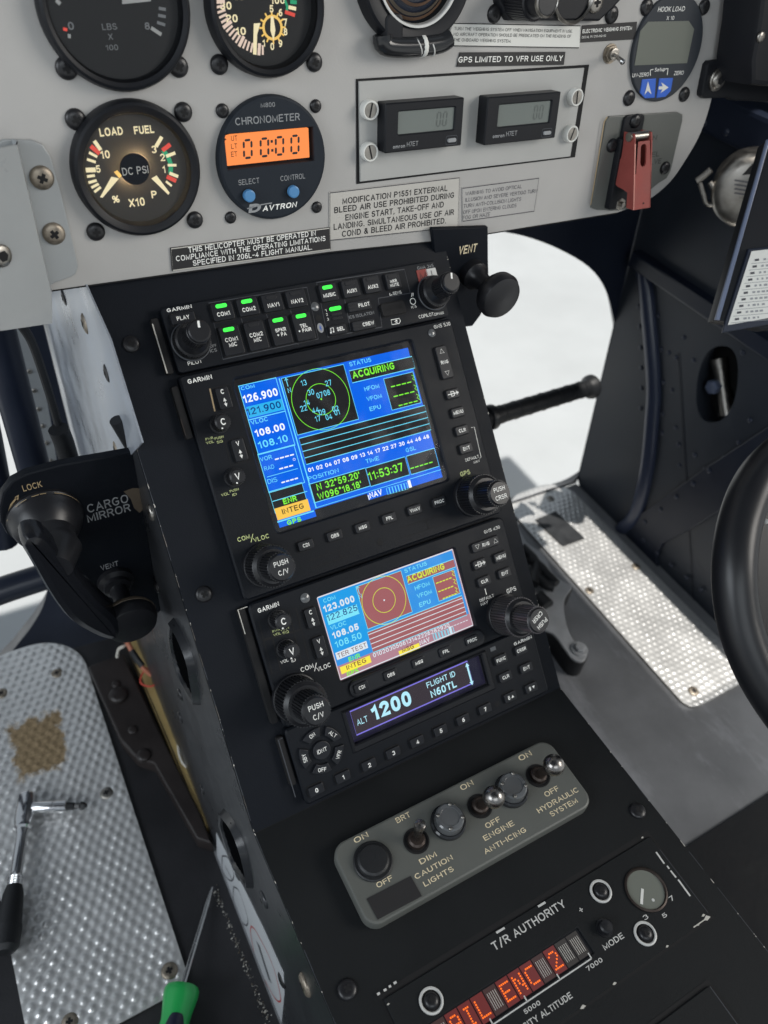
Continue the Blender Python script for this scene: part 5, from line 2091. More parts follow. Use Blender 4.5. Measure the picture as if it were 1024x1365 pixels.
sb0, sb1 = np.array((*Pz(327, 158, .006), .006)), np.array((*Pz(352, 155, .006), .006))
b.tube([sb0 + (sb1 - sb0) * q for q in (0, .08, .3, .5, .7, .92, 1)], [.0030, .0042, .0049, .0050, .0049, .0042, .0030], 'white_sheet', 16)
b.build('slip_ball', t)
b = MB()
for x0, x1 in ((318, 321), (362, 365)):
    b.tube([(*Pz(x0, 159, .006), .006), (*Pz(x1, 157, .006), .006)], .0049, 'ring_white', 14)
b.build('tube_mark', t)
b = MB()
u0, v0 = Pz(230, 95, .004)
b.prism(rrect(u0 - .005, u0 + .005, v0 - .010, v0 + .006, .003), 0, .0085, 'bezel_black', .0012)
b.build('bracket', t)

# upper right instrument with a knob, only its lower end in view
t = Thing('gauge', 'black angular instrument bezel with a polished ringed knob beside the hook load indicator', 'gauge', PAN, *PAN.at(735, -20), 0)
b = MB()
b.prism([Pz(575, -120), Pz(582, 8), Pz(618, 68), Pz(925, 70), Pz(968, 30), Pz(1005, -10), Pz(1010, -120)], 0, .005, 'bezel_black', .0012)
b.build('bezel', t)
u, v = Pz(672, -4, .006)
b = MB()
b.knurl(u, v, .0088, .005, .020, 'knob_black', 40, .0005, .0006)
b.lathe((u, v, 0), [(.0066, .0195), (.0064, .0275), (.0060, .0282), (.0052, .0284)], 'knob_black', 36)
o = b.build('knob', t)
b = MB()
b.lathe((u, v, 0), [(.0067, .0268), (.0067, .0282), (.0060, .0287), (.0057, .0283)], 'steel_dull', 40, cap=False)
b.build('trim_ring', t, o)
u, v = Pz(860, -20, .006)
b = MB()
b.lathe((u, v, .005), [(.0135, 0), (.0135, .0015), (.0125, .0022), (.0118, .0012)], 'steel_dull', 40, cap=False)
b.build('window_ring', t)
u, v = Pz(930, 8, .005)
screw(t, u, v, .005, .005, 'steel_dull')

# hook load indicator
cu, cv = PAN.at(886, 66)
cu, cv = .2468, .0875
r = .0272
t = Thing('hook_load_indicator', 'oval looking dark digital indicator marked HOOK LOAD with two blue arrow keys', 'gauge', PAN, cu, cv, 0)
hc = .0022
b = MB()
b.prism(circ(cu, cv, r, 64), 0, hc, 'bezel_grey', .0007)
qh = Q.lift(hc)
b.T(qh, 'HOOK LOAD', 452, 63, 590, 56, 26, 'white_ink', bold=0, shear=.1)
b.T(qh, 'X 10', 497, 104, 536, 102, 20, 'white_ink', bold=0)
b.T(qh, 'UN-ZERO', 320, 402, 406, 392, 20, 'white_ink', bold=0)
b.T(qh, 'Setup', 435, 372, 490, 366, 20, 'white_ink', bold=0)
b.T(qh, 'ZERO', 535, 390, 585, 384, 20, 'white_ink', bold=0)
b.stroke([qh(415, 392), qh(415, 362), qh(430, 358)], .0005, hc + .0001, 'white_ink')
b.stroke([qh(494, 356), qh(506, 354), qh(502, 388)], .0005, hc + .0001, 'white_ink')
b.build('face', t)
b = MB()
b.prism(qh.poly((402, 112), (612, 108), (640, 150), (603, 326), (332, 338), (362, 160)), hc - .0004, hc + .0003, 'lcd_grey')
b.build('display', t)
for pts, arr in (([(372, 410), (442, 404), (435, 505), (385, 508), (360, 480)], [(402, 420), (420, 488), (401, 470), (384, 490)]),
                 ([(460, 405), (530, 402), (518, 470), (490, 500), (445, 506)], [(508, 452), (470, 425), (478, 446), (458, 446), (456, 462), (476, 462), (466, 482)])):
    b = MB()
    b.prism(qh.poly(*pts), hc, hc + .0006, 'key_blue', .0003)
    b.sheet(ccw(qh.lift(hc + .0006).poly(*arr)), hc + .0008, 'white_sheet')
    b.build('button', t)

# counters on their sub-plate
cp = Thing('counter_plate', 'grey rectangular sub-plate with four white quarter turn fasteners carrying two small counters', 'plate', PAN, *Pz(500, 420), 0)
a = [Pz(118, 264), Pz(903, 233), Pz(850, 542), Pz(117, 614)]
u0 = (a[0][0] + a[3][0]) / 2
u1 = Pz(905, 233)[0]
vt = (a[0][1] + a[1][1]) / 2
vb = (a[2][1] + a[3][1]) / 2
b = MB()
b.sheet(rrect(u0 - .0006, u1 + .0004, vb - .0006, vt + .0006), .0003, 'dark_gap')
b.prism([(u0 + .0012, vb + .0006), (u1 - .0042, vb + .0004), (u1 - .0036, vt - .0007), (u0 + .0006, vt - .0004)], .0003, .0014, 'hour_plate', .0003)
b.build('plate', cp)
for x, y in ((163, 376), (162, 519), (866, 332), (850, 457)):
    u, v = Pz(x, y, .004)
    b = MB()
    b.lathe((u, v, 0), [(.0046, .0014), (.0046, .0045), (.0042, .0051), (.0036, .0051), (.0034, .0046)], 'white_sheet', 28, cap=False)
    b.lathe((u, v, 0), [(.0035, .0042), (.0033, .0048), (0, .0048)], 'steel_dull', 24)
    a_ = random.uniform(1.2, 1.9)
    d = np.array((math.cos(a_), math.sin(a_))) * .0032
    b.stroke([(u - d[0], v - d[1]), (u + d[0], v + d[1])], .0008, .0049, 'dark_gap')
    b.build('fastener', cp)


def counter(label, TL, TR, BR, BL, L, tx, bx):
    h = .0095
    zz = Pz.lift(h)
    c = [zz(*p) for p in (TL, TR, BR, BL)]
    u0, u1 = (c[0][0] + c[3][0]) / 2, (c[1][0] + c[2][0]) / 2
    v1, v0 = (c[0][1] + c[1][1]) / 2, (c[2][1] + c[3][1]) / 2
    t = Thing('counter', label, 'counter', PAN, (u0 + u1) / 2, (v0 + v1) / 2, .0014, group='small counters on the sub-plate')
    b = MB()
    d = [zz(*p) for p in L]
    lu0, lu1 = (d[0][0] + d[3][0]) / 2, (d[1][0] + d[2][0]) / 2
    lv1, lv0 = (d[0][1] + d[1][1]) / 2, (d[2][1] + d[3][1]) / 2
    b.ring(rrect(u0, u1, v0, v1, .0008), rrect(lu0, lu1, lv0, lv1, .0006), .0014, h, 'bezel_black', wi=h - .0012, bev=.0006)
    b.T(zz, 'omron', tx[0], tx[1], tx[0] + (tx[2] - tx[0]) * .48, (tx[1] + tx[3]) / 2, 13, 'grey_ink', bold=.02)
    b.T(zz, 'H7ET', tx[0] + (tx[2] - tx[0]) * .55, (tx[1] + tx[3]) / 2, tx[2], tx[3], 16, 'grey_ink')
    b.build('case', t)
    b = MB()
    b.sheet(rrect(lu0 - .0004, lu1 + .0004, lv0 - .0004, lv1 + .0004), h - .0011, 'lcd_green')
    for k in (.69, .80):
        b.seg7('0', lu0 + (lu1 - lu0) * k, lv0 + (lv1 - lv0) * .2, (lv1 - lv0) * .6, h - .001, 'lcd_digit', wd=.0021, th=.0006)
    b.build('display', t)
    u, v = zz(*bx)
    b = MB()
    b.stroke(rrect(u - .0034, u + .0034, v - .0021, v + .0021, .0008), .0003, h + .0001, 'edge_line', closed=True)
    b.prism(rrect(u - .0026, u + .0026, v - .0010, v + .0010, .0009), h - .0002, h + .0009, 'grey_ink', .0003)
    b.build('button', t)


counter('black counter nearer the chronometer with a grey display, left one of two', (216, 352), (485, 334), (474, 500), (212, 521), [(260, 380), (454, 367), (449, 445), (260, 457)], (240, 509, 326, 495), (440, 478))
counter('black counter nearer the red guarded switch with a grey display, right one of two', (566, 326), (811, 319), (797, 478), (552, 489), [(604, 354), (783, 348), (774, 420), (600, 431)], (580, 473, 663, 460), (765, 453))


# ------------------------------------------------ placards
def placard(label, z, quad, face, lines, ink, edge=None, th_=.0005, name='placard', border=None):
    c = [z(*p) for p in quad]
    cu, cv = np.mean(np.array(c), 0)
    b = MB()
    b.prism(c, .0002, th_, face, .0001)
    if edge:
        b.stroke(inset(ccw(c), .0004), .0005, th_ + .0001, edge, closed=True)
    zz = z.lift(th_)
    for ln in lines:
        st_, x0, y0, x1, y1, h = ln[:6]
        b.T(zz, st_, x0, y0, x1, y1, h, ink, rot=True, bold=ln[6] if len(ln) > 6 else 0)
    single(b, name, label, 'placard', PAN, cu, cv, 0)


placard('white placard about turning the weighing system off, beside the black weighing system plate', V8, [(412, 101), (1003, 113), (996, 221), (405, 212)], 'white_sheet',
        [('TURN THE WEIGHING SYSTEM OFF WHEN NAVIGATION EQUIPMENT IN USE.', 428, 137, 966, 149, 15), ('NO AIRCRAFT OPERATION SHOULD BE PREDICATED ON THE READING OF', 425, 163, 959, 172, 15), ('THE ONBOARD WEIGHING SYSTEM.', 425, 188, 686, 194, 15)], 'black_ink', 'black_ink')
placard('black placard with white words GPS LIMITED TO VFR USE ONLY', V8, [(452, 238), (931, 235), (924, 294), (437, 303)], 'black_ink', [('GPS LIMITED TO VFR USE ONLY', 446, 285, 920, 277, 27, .012)], 'white_ink', th_=.0008)
placard('small black plate reading ELECTRONIC WEIGHING SYSTEM next to the hook load indicator', Q, [(60, 131), (344, 112), (335, 203), (48, 220)], 'black_ink', [('ELECTRONIC WEIGHING SYSTEM', 63, 172, 318, 154, 20, .02), ('DECAL PN 210-010-00', 60, 199, 184, 190, 12)], 'white_ink')
placard('large aged grey placard about MODIFICATION P1551 and bleed air in black letters', Pz, [(22, 655), (468, 603), (462, 776), (22, 822)], 'decal_aged',
        [('MODIFICATION P1551 EXTERNAL', 68, 697, 426, 651, 21, .02), ('BLEED AIR USE PROHIBITED DURING', 40, 728, 448, 675, 21, .02), ('ENGINE START, TAKE-OFF AND', 78, 753, 413, 707, 21, .02), ('LANDING. SIMULTANEOUS USE OF AIR', 38, 785, 448, 733, 21, .02), ('COND & BLEED AIR PROHIBITED.', 66, 809, 420, 762, 21, .02)], 'black_ink', 'faded_ink')
placard('small faded grey placard of thin print warning to avoid optical illusion', Pz, [(474, 640), (739, 605), (722, 722), (476, 757)], 'panel_grey',
        [('WARNING TO AVOID OPTICAL', 487, 668, 679, 642, 13), ('ILLUSION AND SEVERE VERTIGO TURN', 487, 689, 731, 657, 13), ('TURN ANTI-COLLISION LIGHTS', 481, 710, 677, 685, 13), ('OFF UPON ENTERING CLOUDS', 480, 731, 661, 707, 13), ('FOG OR HAZE', 478, 750, 571, 737, 13)], 'faded_ink', 'faded_ink', th_=.0004)
R1 = Z(PAN, 0, 0, 2)
placard('black placard with white words THIS HELICOPTER MUST BE OPERATED at the lower panel edge', R1, [(453, 660), (878, 605), (881, 665), (458, 722)], 'black_ink',
        [('THIS HELICOPTER MUST BE OPERATED IN', 503, 674, 842, 628, 15, .012), ('COMPLIANCE WITH THE OPERATING LIMITATIONS', 470, 697, 868, 642, 15, .012), ('SPECIFIED IN 206L-4 FLIGHT MANUAL.', 515, 709, 832, 665, 15, .012)], 'white_ink', 'chip', th_=.0008)

# small metal toggle switch
u, v = Q(205, 277)
t = Thing('toggle_switch', 'small bare metal toggle switch on the panel left of the hook load indicator', 'switch', PAN, u, v, 0)
b = MB()
b.lathe((u, v, 0), [(.0050, 0), (.0050, .0007)], 'rust_screw', 28)
b.prism(circ(u, v, .0044, 6, 10, 370), .0007, .0024, 'rust_screw', .0003)
b.lathe((u, v, 0), [(.0030, .0024), (.0030, .0042), (.0022, .0043)], 'steel_dull', 24)
b.build('bushing', t)
b = MB()
e = Q(272, 320, .017)
b.tube([(u, v, .004), ((u + e[0]) / 2, (v + e[1]) / 2, .0105), (*e, .017), (e[0], e[1] - .0002, .0178)], [.0010, .0012, .0015, .0008], 'steel', 12)
b.build('lever', t)

# guarded switch on its grey plate
u, v = Q(330, 830)
t = Thing('guarded_switch', 'hinged red switch guard on a grey plate at the lower right corner of the panel', 'switch', PAN, u, v, 0)
b = MB()
pp = Q.poly((196, 600), (545, 577), (572, 590), (572, 620), (512, 880), (490, 920), (445, 948), (400, 985), (378, 1070), (210, 1086), (130, 1082), (103, 1072), (108, 1040), (178, 622))
b.prism(pp, 0, .0016, 'plate_grey', .0004)
qz = Q.lift(.0016)
b.stroke([qz(192, 604), qz(176, 630), qz(106, 1060)], .0008, .0017, 'amber_line')
b.T(qz, 'DON', 368, 733, 446, 724, 26, 'black_ink')
b.T(qz, 'FUEL', 372, 818, 459, 808, 26, 'black_ink')
b.T(qz, 'VALVE', 370, 856, 468, 846, 26, 'black_ink')
b.build('plate', t)
for p in ((215, 752), (489, 868)):
    x, y = qz(*p)
    screw(t, x, y, .0016, .0040, dome=.5)
b = MB()
bu0, bu1 = qz(280, 610)[0], qz(378, 600)[0]
bt, bb = qz(330, 590)[1], qz(215, 1080)[1]
gu0, gu1 = qz(290, 690)[0] - .001, qz(378, 690)[0]
b.prism(rrect(bu0 - .001, bu1, bt - .016, bt, .003), .0016, .0034, 'bezel_black', .0006)
b.prism(rrect(bu0 - .003, bu1 - .001, bb + .001, bt - .012, .001), .0016, .0060, 'bezel_black', .0006)
b.build('base_frame', t)
x, y = qz(338, 625, .0034)
screw(t, x, y, .0034, .0040, dome=.5)
# guard: side plates and the front bar
hu, hv = Q(352, 706, .0115)
hu += .0016
gw = .0072
w_top, w_bot = .0150, .0245
L_ = .0385
b = MB()
sl_ = [(0.002, .0050), (.0022, .0135), (-.002, w_top), (-L_, w_bot), (-L_, w_bot - .006), (-.0300, w_bot - .0075), (-.0290, .0130), (-.0285, .0080), (-.0270, .0045), (-.0235, .0026), (-.0195, .0030), (-.012, .0066), (-.006, .0064)]
for uu in (hu - gw, hu + gw - .0009):
    b.solid([(uu, hv + a_, c_) for a_, c_ in sl_], (.0009, 0, 0), 'red_paint')
# front face with a slot
po = [(hu - gw, hv - .002), (hu + gw, hv - .002), (hu + gw, hv - L_), (hu - gw, hv - L_)]


def fw(v_):
    return w_top + (w_bot - w_top) * ((hv - v_ - .002) / (L_ - .002))


slot_ = rrect(hu - .0022, hu + .0026, hv - .0155, hv - .0035, .0022, 5)
c_ = ccw(slot_)
n = len(c_)
outp = []
cx_, cy_ = hu, hv - .0095
for p in c_:
    d = np.array(p) - (cx_, cy_)
    k = min(abs((hu + gw if d[0] > 0 else hu - gw) - cx_) / (abs(d[0]) + 1e-12), abs(((hv - .002) if d[1] > 0 else (hv - .019)) - cy_) / (abs(d[1]) + 1e-12))
    outp.append((cx_ + d[0] * k, cy_ + d[1] * k))
vs = [(x, y, fw(y)) for x, y in outp] + [(x, y, fw(y)) for x, y in c_] + [(x, y, fw(y) - .0012) for x, y in c_]
fs = [(r * n + i, r * n + (i + 1) % n, (r + 1) * n + (i + 1) % n, (r + 1) * n + i) for r in range(2) for i in range(n)]
b.add(vs, fs, 'red_paint')
for (sx_, sy_) in ((-1, -.019), (1, -.019), (-1, -.002), (1, -.002)):
    cnr = (hu + sx_ * gw, hv + sy_)
    near = sorted(outp, key=lambda p: (p[0] - cnr[0]) ** 2 + (p[1] - cnr[1]) ** 2)[:2]
    tri_ = [near[0], near[1], cnr]
    b.add([(x, y, fw(y)) for x, y in ccw(tri_)], [(0, 1, 2)], 'red_paint')
y0, y1 = hv - .019, hv - L_
b.add([(hu - gw, y0, fw(y0)), (hu + gw, y0, fw(y0)), (hu + gw, y1, fw(y1)), (hu - gw, y1, fw(y1))], [(0, 3, 2, 1)], 'red_paint')
b.add([(hu - gw, y1, fw(y1)), (hu + gw, y1, fw(y1)), (hu + gw, y1, fw(y1) - .004), (hu - gw, y1, fw(y1) - .004)], [(0, 3, 2, 1)], 'red_paint')
b.sheet(circ(hu + .001, hv - L_ + .003, .0006, 10), fw(y1 + .003) + .0002, 'dark_gap')
b.stroke([(hu - gw + .0003, hv - .004), (hu - gw + .0003, hv - L_ + .001)], .0006, 0, 'red_edge') if False else None
b.add([(hu - gw, hv - .003, fw(hv - .003) + .0001), (hu - gw + .0010, hv - .003, fw(hv - .003) + .0001), (hu - gw + .0007, y1, fw(y1) + .0001), (hu - gw, y1, fw(y1) + .0001)], [(0, 3, 2, 1)], 'red_edge')
b.build('guard', t)
b = MB()
b.tube([(hu - gw - .001, hv, .0105), (hu + gw + .001, hv, .0105)], .0026, 'steel_dull', 14)
b.build('hinge_pin', t)
x, y = Q(262, 1055, .006)
b = MB()
b.lathe((x, y, .0016), [(.0042, 0), (.0042, .004), (.0036, .0048), (.0018, .0048), (.0016, .007), (0, .0072)], 'steel_dull', 6, smooth=False)
b.build('nut', t)

# black box at the upper right, its ear bolted over the panel edge
b = MB()
t = Thing('side_box', 'black box with a bolted ear over the right edge of the instrument panel', 'box', PAN, *Q(757, 410), 0)
b.prism([Q(850, -80), Q(832, 95), Q(800, 230), Q(783, 285), Q(760, 305), Q(700, 312), Q(684, 330), Q(655, 470), Q(655, 492), Q(672, 505), Q(800, 502), Q(818, 515), Q(1100, 525), Q(1160, 525), Q(1160, -80)], -.001, .004, 'bezel_black', .0012)
b.build('ear_plate', t)
b = MB()
b.prism([Q(862, -80, .012), Q(842, 110, .012), Q(812, 300, .012), Q(815, 420, .012), Q(1160, 450, .012), Q(1160, -80, .012)], .004, .03, 'bezel_black', .003)
b.build('box_body', t)
x, y = Q(757, 412, .004)
b = MB()
b.lathe((x, y, .004), [(.0064, 0), (.0064, .001), (.0058, .0015)], 'steel_dull', 30)
b.build('washer', t)
screw(t, x, y, .0055, .0052, 'steel_dull', slot='hex')
x, y = Q(986, 190, .030)
screw(t, x, y, .030, .003, 'steel_dull', slot='none')

# grey bent bracket plate at the left
t = Thing('bracket', 'bent light grey metal plate screwed to the left end of the panel', 'bracket', PAN, *V1_(240, 240), 0)
fp = V1_.poly((20, 20), (180, 25), (240, 50), (285, 120), (345, 330), (430, 690), (440, 740), (425, 785), (400, 800), (300, 835), (262, 870), (110, 870), (-60, 60))
b = MB()
b.prism(fp, .0002, .0022, 'bracket_grey', .0005)
b.build('flange', t)
screw(t, *V1_(240, 245, .003), .0022, .0049, 'rust_screw', dome=.4)
screw(t, *V1_(308, 563, .003), .0022, .0048, 'rust_screw', dome=.4)
b = MB()
# fold line runs down the flange; the plate then comes forward off it towards the pilot
top, bot = V1_(62, 20), V1_(258, 860)
rows = []
fold = [(0., .0022), (.0012, .0040), (.0016, .0075), (.0004, .0135), (-.03, .030), (-.07, .050)]
nr = 14
for i in range(nr + 1):
    tt = i / nr
    u_ = top[0] + (bot[0] - top[0]) * tt
    v_ = top[1] + (bot[1] - top[1]) * tt
    rows.append([(u_ + du, v_ + (0 if i else 0), w_) for du, w_ in fold])
# lower end: carry the plate lower than the flange with a rounded corner
lowend = []
for k, (du, w_) in enumerate(fold):
    ext = [0.002, .006, .010, .0135, .0145, .0145][k]
    lowend.append((bot[0] + du + (.0015 if k > 1 else 0), bot[1] - ext, w_))
lowend = [(bot[0], bot[1] - .002, fold[0][1])] + [(*PAN.at(px_, py_, fold[k][1]), fold[k][1]) for k, (px_, py_) in enumerate([(64, 402), (69, 416), (70, 431), (2, 441), (-90, 452)], 1)]
rows.append(lowend)
nc = len(fold)
vs = sum(rows, [])
fs = [(i * nc + k, i * nc + k + 1, (i + 1) * nc + k + 1, (i + 1) * nc + k) for i in range(len(rows) - 1) for k in range(nc - 1)]
b.add(vs, fs, 'bracket_grey', True)
# thickness
vs2 = [(x - .0002, y, z - .0018) for x, y, z in vs]
b.add(vs2, [f[::-1] for f in fs], 'bracket_grey', True)
m_ = len(vs)
last = (len(rows) - 1) * nc
b.add([vs[last + k] for k in range(nc)] + [vs2[last + k] for k in range(nc)], [(k, k + 1, nc + k + 1, nc + k) for k in range(nc - 1)], 'bracket_grey')
b.build('bent_plate', t)
x, y = PAN.at(2, 341, .0245)
screw(t, x, y, .0245, .0046, 'steel_dull', slot='hex', dome=.3, nrm=(.48, 0, .88))

# ================================================================ switch panel on the flat top
Ls = Z(LOW, 430, 970, 2.7676, .007)
t = Thing('switch_panel', 'grey rounded switch panel with toggles for caution lights, engine anti-icing and hydraulic system', 'switch panel', LOW, 0, -.036, 0)
tl, tr, br, bl = Ls(33, 440), Ls(832, 52), Ls(997, 262), Ls(170, 742)
u0, u1 = (Ls(33, 450)[0] + Ls(165, 735)[0]) / 2, (Ls(850, 70)[0] + Ls(997, 258)[0]) / 2
v1, v0 = (Ls(55, 425)[1] + Ls(800, 52)[1]) / 2, (Ls(200, 742)[1] + Ls(985, 282)[1]) / 2
TL7 = .007
b = MB()
b.prism(rrect(u0, u1, v0, v1, .0075, 8), .0003, TL7, 'plate_grey', .0012)
for st_, x0, y0, x1, y1 in (('ON', 121, 428, 172, 402), ('OFF', 204, 592, 262, 562), ('BRT', 277, 354, 327, 327), ('DIM', 363, 505, 424, 474), ('CAUTION', 345, 560, 484, 487), ('LIGHTS', 378, 587, 487, 528),
                            ('ON', 515, 233, 560, 210), ('OFF', 607, 373, 660, 345), ('ENGINE', 600, 418, 710, 359), ('ANTI-ICING', 600, 466, 755, 385), ('ON', 731, 124, 775, 101), ('OFF', 826, 257, 876, 230), ('HYDRAULIC', 798, 315, 948, 237), ('SYSTEM', 845, 328, 945, 277)):
    b.T(Ls, st_, x0, y0, x1, y1, 23, 'cream_ink', dw=.00012, bold=.008)
b.build('plate', t)
b = MB()
q = [Ls(163, 632), Ls(325, 548), Ls(366, 622), Ls(204, 708)]
b.prism(q, TL7, TL7 + .0004, 'black_ink')
b.build('tape', t)
# rubber capped push button
u, v = Ls(186, 494)
b = MB()
b.lathe((u, v, 0), [(.0098, TL7), (.0098, TL7 + .0008), (.0092, TL7 + .0013), (.0082, TL7 + .0013), (.0078, TL7 + .0028), (.0068, TL7 + .0036), (.003, TL7 + .0038), (0, TL7 + .0038)], 'grip_rubber', 40)
b.build('push_button', t)


def bat(bx, by, tx, ty, hw, ball, name='toggle'):
    u, v = Ls(bx, by)
    e = Ls(tx, ty, TL7 + hw)
    b = MB()
    b.lathe((u, v, 0), [(.0066, TL7 + .0001), (.0066, TL7 + .0006), (.0058, TL7 + .0006)], 'dark_gap', 32, cap=False)
    b.sheet(circ(u, v, .0062, 28), TL7 + .00015, 'dark_gap')
    b.lathe((u, v, 0), [(.0046, TL7 + .0002), (.0044, TL7 + .0024), (.0034, TL7 + .0032), (0, TL7 + .0032)], 'brass_dark', 24)
    o = b.build(name, t)
    c = MB()
    p0, p1 = np.array((u, v, TL7 + .002)), np.array((*e, TL7 + hw))
    d = (p1 - p0) / np.linalg.norm(p1 - p0)
    if ball:
        c.lathe(p0, [(.0022, 0), (.0026, np.linalg.norm(p1 - p0) - .004)], 'brass_dark', 18, ax=d)
        R = .0057
        c.lathe(p1, [(R * math.sin(a), -R * math.cos(a)) for a in np.linspace(.35, math.pi - .001, 14)], 'bat_steel', 28, ax=d)
    else:
        L = np.linalg.norm(p1 - p0)
        c.lathe(p0, [(.0017, 0), (.0024, L * .7), (.0031, L - .002), (.0028, L - .0006), (.0016, L), (0, L + .0002)], 'bat_steel', 20, ax=d)
    c.build('lever', t, o)


bat(346, 418, 361, 353, .016, False)
bat(580, 290, 632, 256, .017, True)
bat(795, 178, 853, 138, .017, True)
for x, y in ((462, 352), (694, 236)):
    u, v = Ls(x, y)
    b = MB()
    b.lathe((u, v, 0), [(.0092, TL7), (.0092, TL7 + .0022), (.0084, TL7 + .003), (.0078, TL7 + .003)], 'lens_dark', 40, cap=False)
    b.lathe((u, v, 0), [(.0078, TL7 + .0025), (.0074, TL7 + .0070), (.0066, TL7 + .0078), (.0050, TL7 + .0080), (.0048, TL7 + .0076), (0, TL7 + .0076)], 'lens_grey', 40)
    o = b.build('indicator_lamp', t)
    for k in range(4):
        a = math.pi / 4 + k * math.pi / 2 + .25
        c = MB()
        c.lathe((u + .0063 * math.cos(a), v + .0063 * math.sin(a), TL7 + .0072), [(.0009, 0), (.0009, .0012), (.0005, .0016)], 'steel_dull', 10)
        c.build('stud', t, o)

# ------------------------------------------------ tail rotor authority panel
Nz = Z(LOW, 490, 1100, 2.1787, -.003)
S5 = Z(LOW, 480, 1220, 2.6947, -.003)
c4 = [Nz(48, 515), Nz(800, 42), Nz(1000, 268)]
t = Thing('warning_display', 'black panel lettered T/R AUTHORITY with a red lit message display and white ringed screws', 'display panel', LOW, *Nz(600, 300), 0)
pu0, pu1 = Nz(52, 528)[0], (Nz(802, 45)[0] + Nz(998, 265)[0]) / 2
pv1 = (Nz(45, 520)[1] + Nz(800, 40)[1]) / 2
pv0 = Nz(990, 272)[1]
# recess shown as a raised dark lip: the panel sits just proud of a black gap
gt = .0004
b = MB()
b.sheet(rrect(pu0 - .0015, pu1 + .0015, pv0 - .0012, pv1 + .0030), .0001, 'dark_gap')
b.build('shadow_gap', t)
Np = Z(LOW, 490, 1100, 2.1787, .0012)
Sp = Z(LOW, 480, 1220, 2.6947, .0012)
d4 = [Sp(783, 40), Sp(836, 122)]
wv1, wv0 = (Sp(783, 38)[1] + Sp(505, 210)[1]) / 2, Sp(836, 122)[1]
wu1 = (Sp(783, 38)[0] + Sp(836, 122)[0]) / 2
cells = [Sp(702, 160), Sp(618, 218), Sp(580, 245), Sp(535, 280), Sp(445, 333), Sp(400, 360)]
pitch = (cells[0][0] - cells[3][0]) / 4
wu0 = cells[0][0] - pitch * 10.2
wv0 = cells[0][1] - .0062
wv1 = cells[0][1] + .0062
wu1 = cells[0][0] + pitch * 2.7
b = MB()
b.ring(rrect(pu0, pu1, pv0, pv1, .001), rrect(wu0, wu1, wv0, wv1, .0004), 0, .0012, 'black_top', wi=.0002, bev=.0004)
for st_, x0, y0, x1, y1, h in (('T/R AUTHORITY', 368, 363, 580, 238, 30), ('MODE', 689, 362, 748, 328, 22), ('7000', 640, 424, 685, 396, 17), ('5000', 458, 550, 504, 520, 17), ('3', 805, 277, 818, 270, 18), ('5', 860, 271, 872, 264, 16), ('7', 882, 222, 893, 215, 18)):
    b.T(Np, st_, x0, y0, x1, y1, h, 'ring_white', bold=.012)
e0, e1 = Np(505, 560), Np(598, 503)
hA = abs(Np(560, 530)[1] - Np(560, 506)[1])
b.text('DENSITY ALTITUDE', e1[0], (e0[1] + e1[1]) / 2, .0014, hA, 'ring_white', (e1[0] - e0[0]) * 1.93, align='r', bold=.012)
q0, q1 = Np(370, 577), Np(650, 386)
vm = (q0[1] + q1[1]) / 2
b.stroke([(pu0 + .004, vm), (q1[0], vm)], .0006, .0013, 'ring_white')
for k in range(6):
    uu = q1[0] - k * (q1[0] - q0[0]) / 2.95
    if uu > pu0 + .004:
        b.stroke([(uu, vm), (uu, vm + .0026)], .0006, .0013, 'ring_white')
for a_, c_ in (((838, 78), (862, 112)), ((870, 118), (876, 127)), ((880, 132), (896, 152)), ((902, 158), (937, 206))):
    b.stroke([Np(*a_), Np(*c_)], .0009, .0013, 'ring_white')
for a_, c_ in (((495, 237), (517, 225)), ((374, 313), (398, 298)), ((28, 492), (36, 487)), ((47, 481), (55, 476)), ((62, 470), (68, 466)), ((76, 460), (84, 455))):
    p, q = Np(*a_), Np(*c_)
    b.stroke([p, (q[0], p[1])], .0010, .0013, 'ring_white')
x, y = Np(620, 246)
b.stroke([(x - .001, y), (x + .001, y)], .0005, .0013, 'ring_white')
b.stroke([(x, y - .001), (x, y + .001)], .0005, .0013, 'ring_white')
# chipped paint on the edges
for px_, py_, s_ in ((985, 270, .0022), (975, 262, .0012), (870, 352, .001), (717, 460, .0012), (625, 528, .0016), (960, 290, .0008), (798, 36, .0009), (60, 520, .0008)):
    x, y = Np(px_, py_)
    b.sheet(ccw([(x - s_, y), (x - s_ * .2, y - s_ * .45), (x + s_, y - s_ * .2), (x + s_ * .3, y + s_ * .5)]), .00135, 'chip')
b.stroke([(pu1 - .0003, pv1 - .008), (pu1 - .0003, pv0 + .002)], .0003, .0013, 'edge_line')
b.stroke([(pu1 - .012, pv0 + .0004), (pu1 - .001, pv0 + .0004)], .0005, .0013, 'chip')
b.build('faceplate', t)
b = MB()
b.sheet(rrect(wu0 - .0004, wu1 + .0004, wv0 - .0004, wv1 + .0004), .0003, 'bezel_black')
word = {0: '2', -2: 'C', -3: 'N', -4: 'E', -6: 'L', -7: 'I', -8: 'A', -9: ' '}
for k in range(-10, 3):
    cu_ = cells[0][0] + k * pitch
    cv_ = cells[0][1]
    lit = k in word and word[k] != ' '
    near = lit
    b.sheet(rrect(cu_ - pitch * .46, cu_ + pitch * .46, cv_ - .0056, cv_ + .0056), .0005, 'led_halo' if lit else ('led_cell' if k < 1 else 'led_cell_off'))
    if lit:
        pw, ph = pitch * .145, .00112
        b.dots(word[k], cu_ - 2 * pw, cv_ + 3 * ph, pw, ph, .0007, 'led_red', .00036)
    else:
        for j in range(5):
            x = cu_ - pitch * .3 + j * pitch * .15
            b.stroke([(x, cv_ - .0036), (x, cv_ + .0036)], .00028, .0006, 'decal_aged')
b.build('display', t)
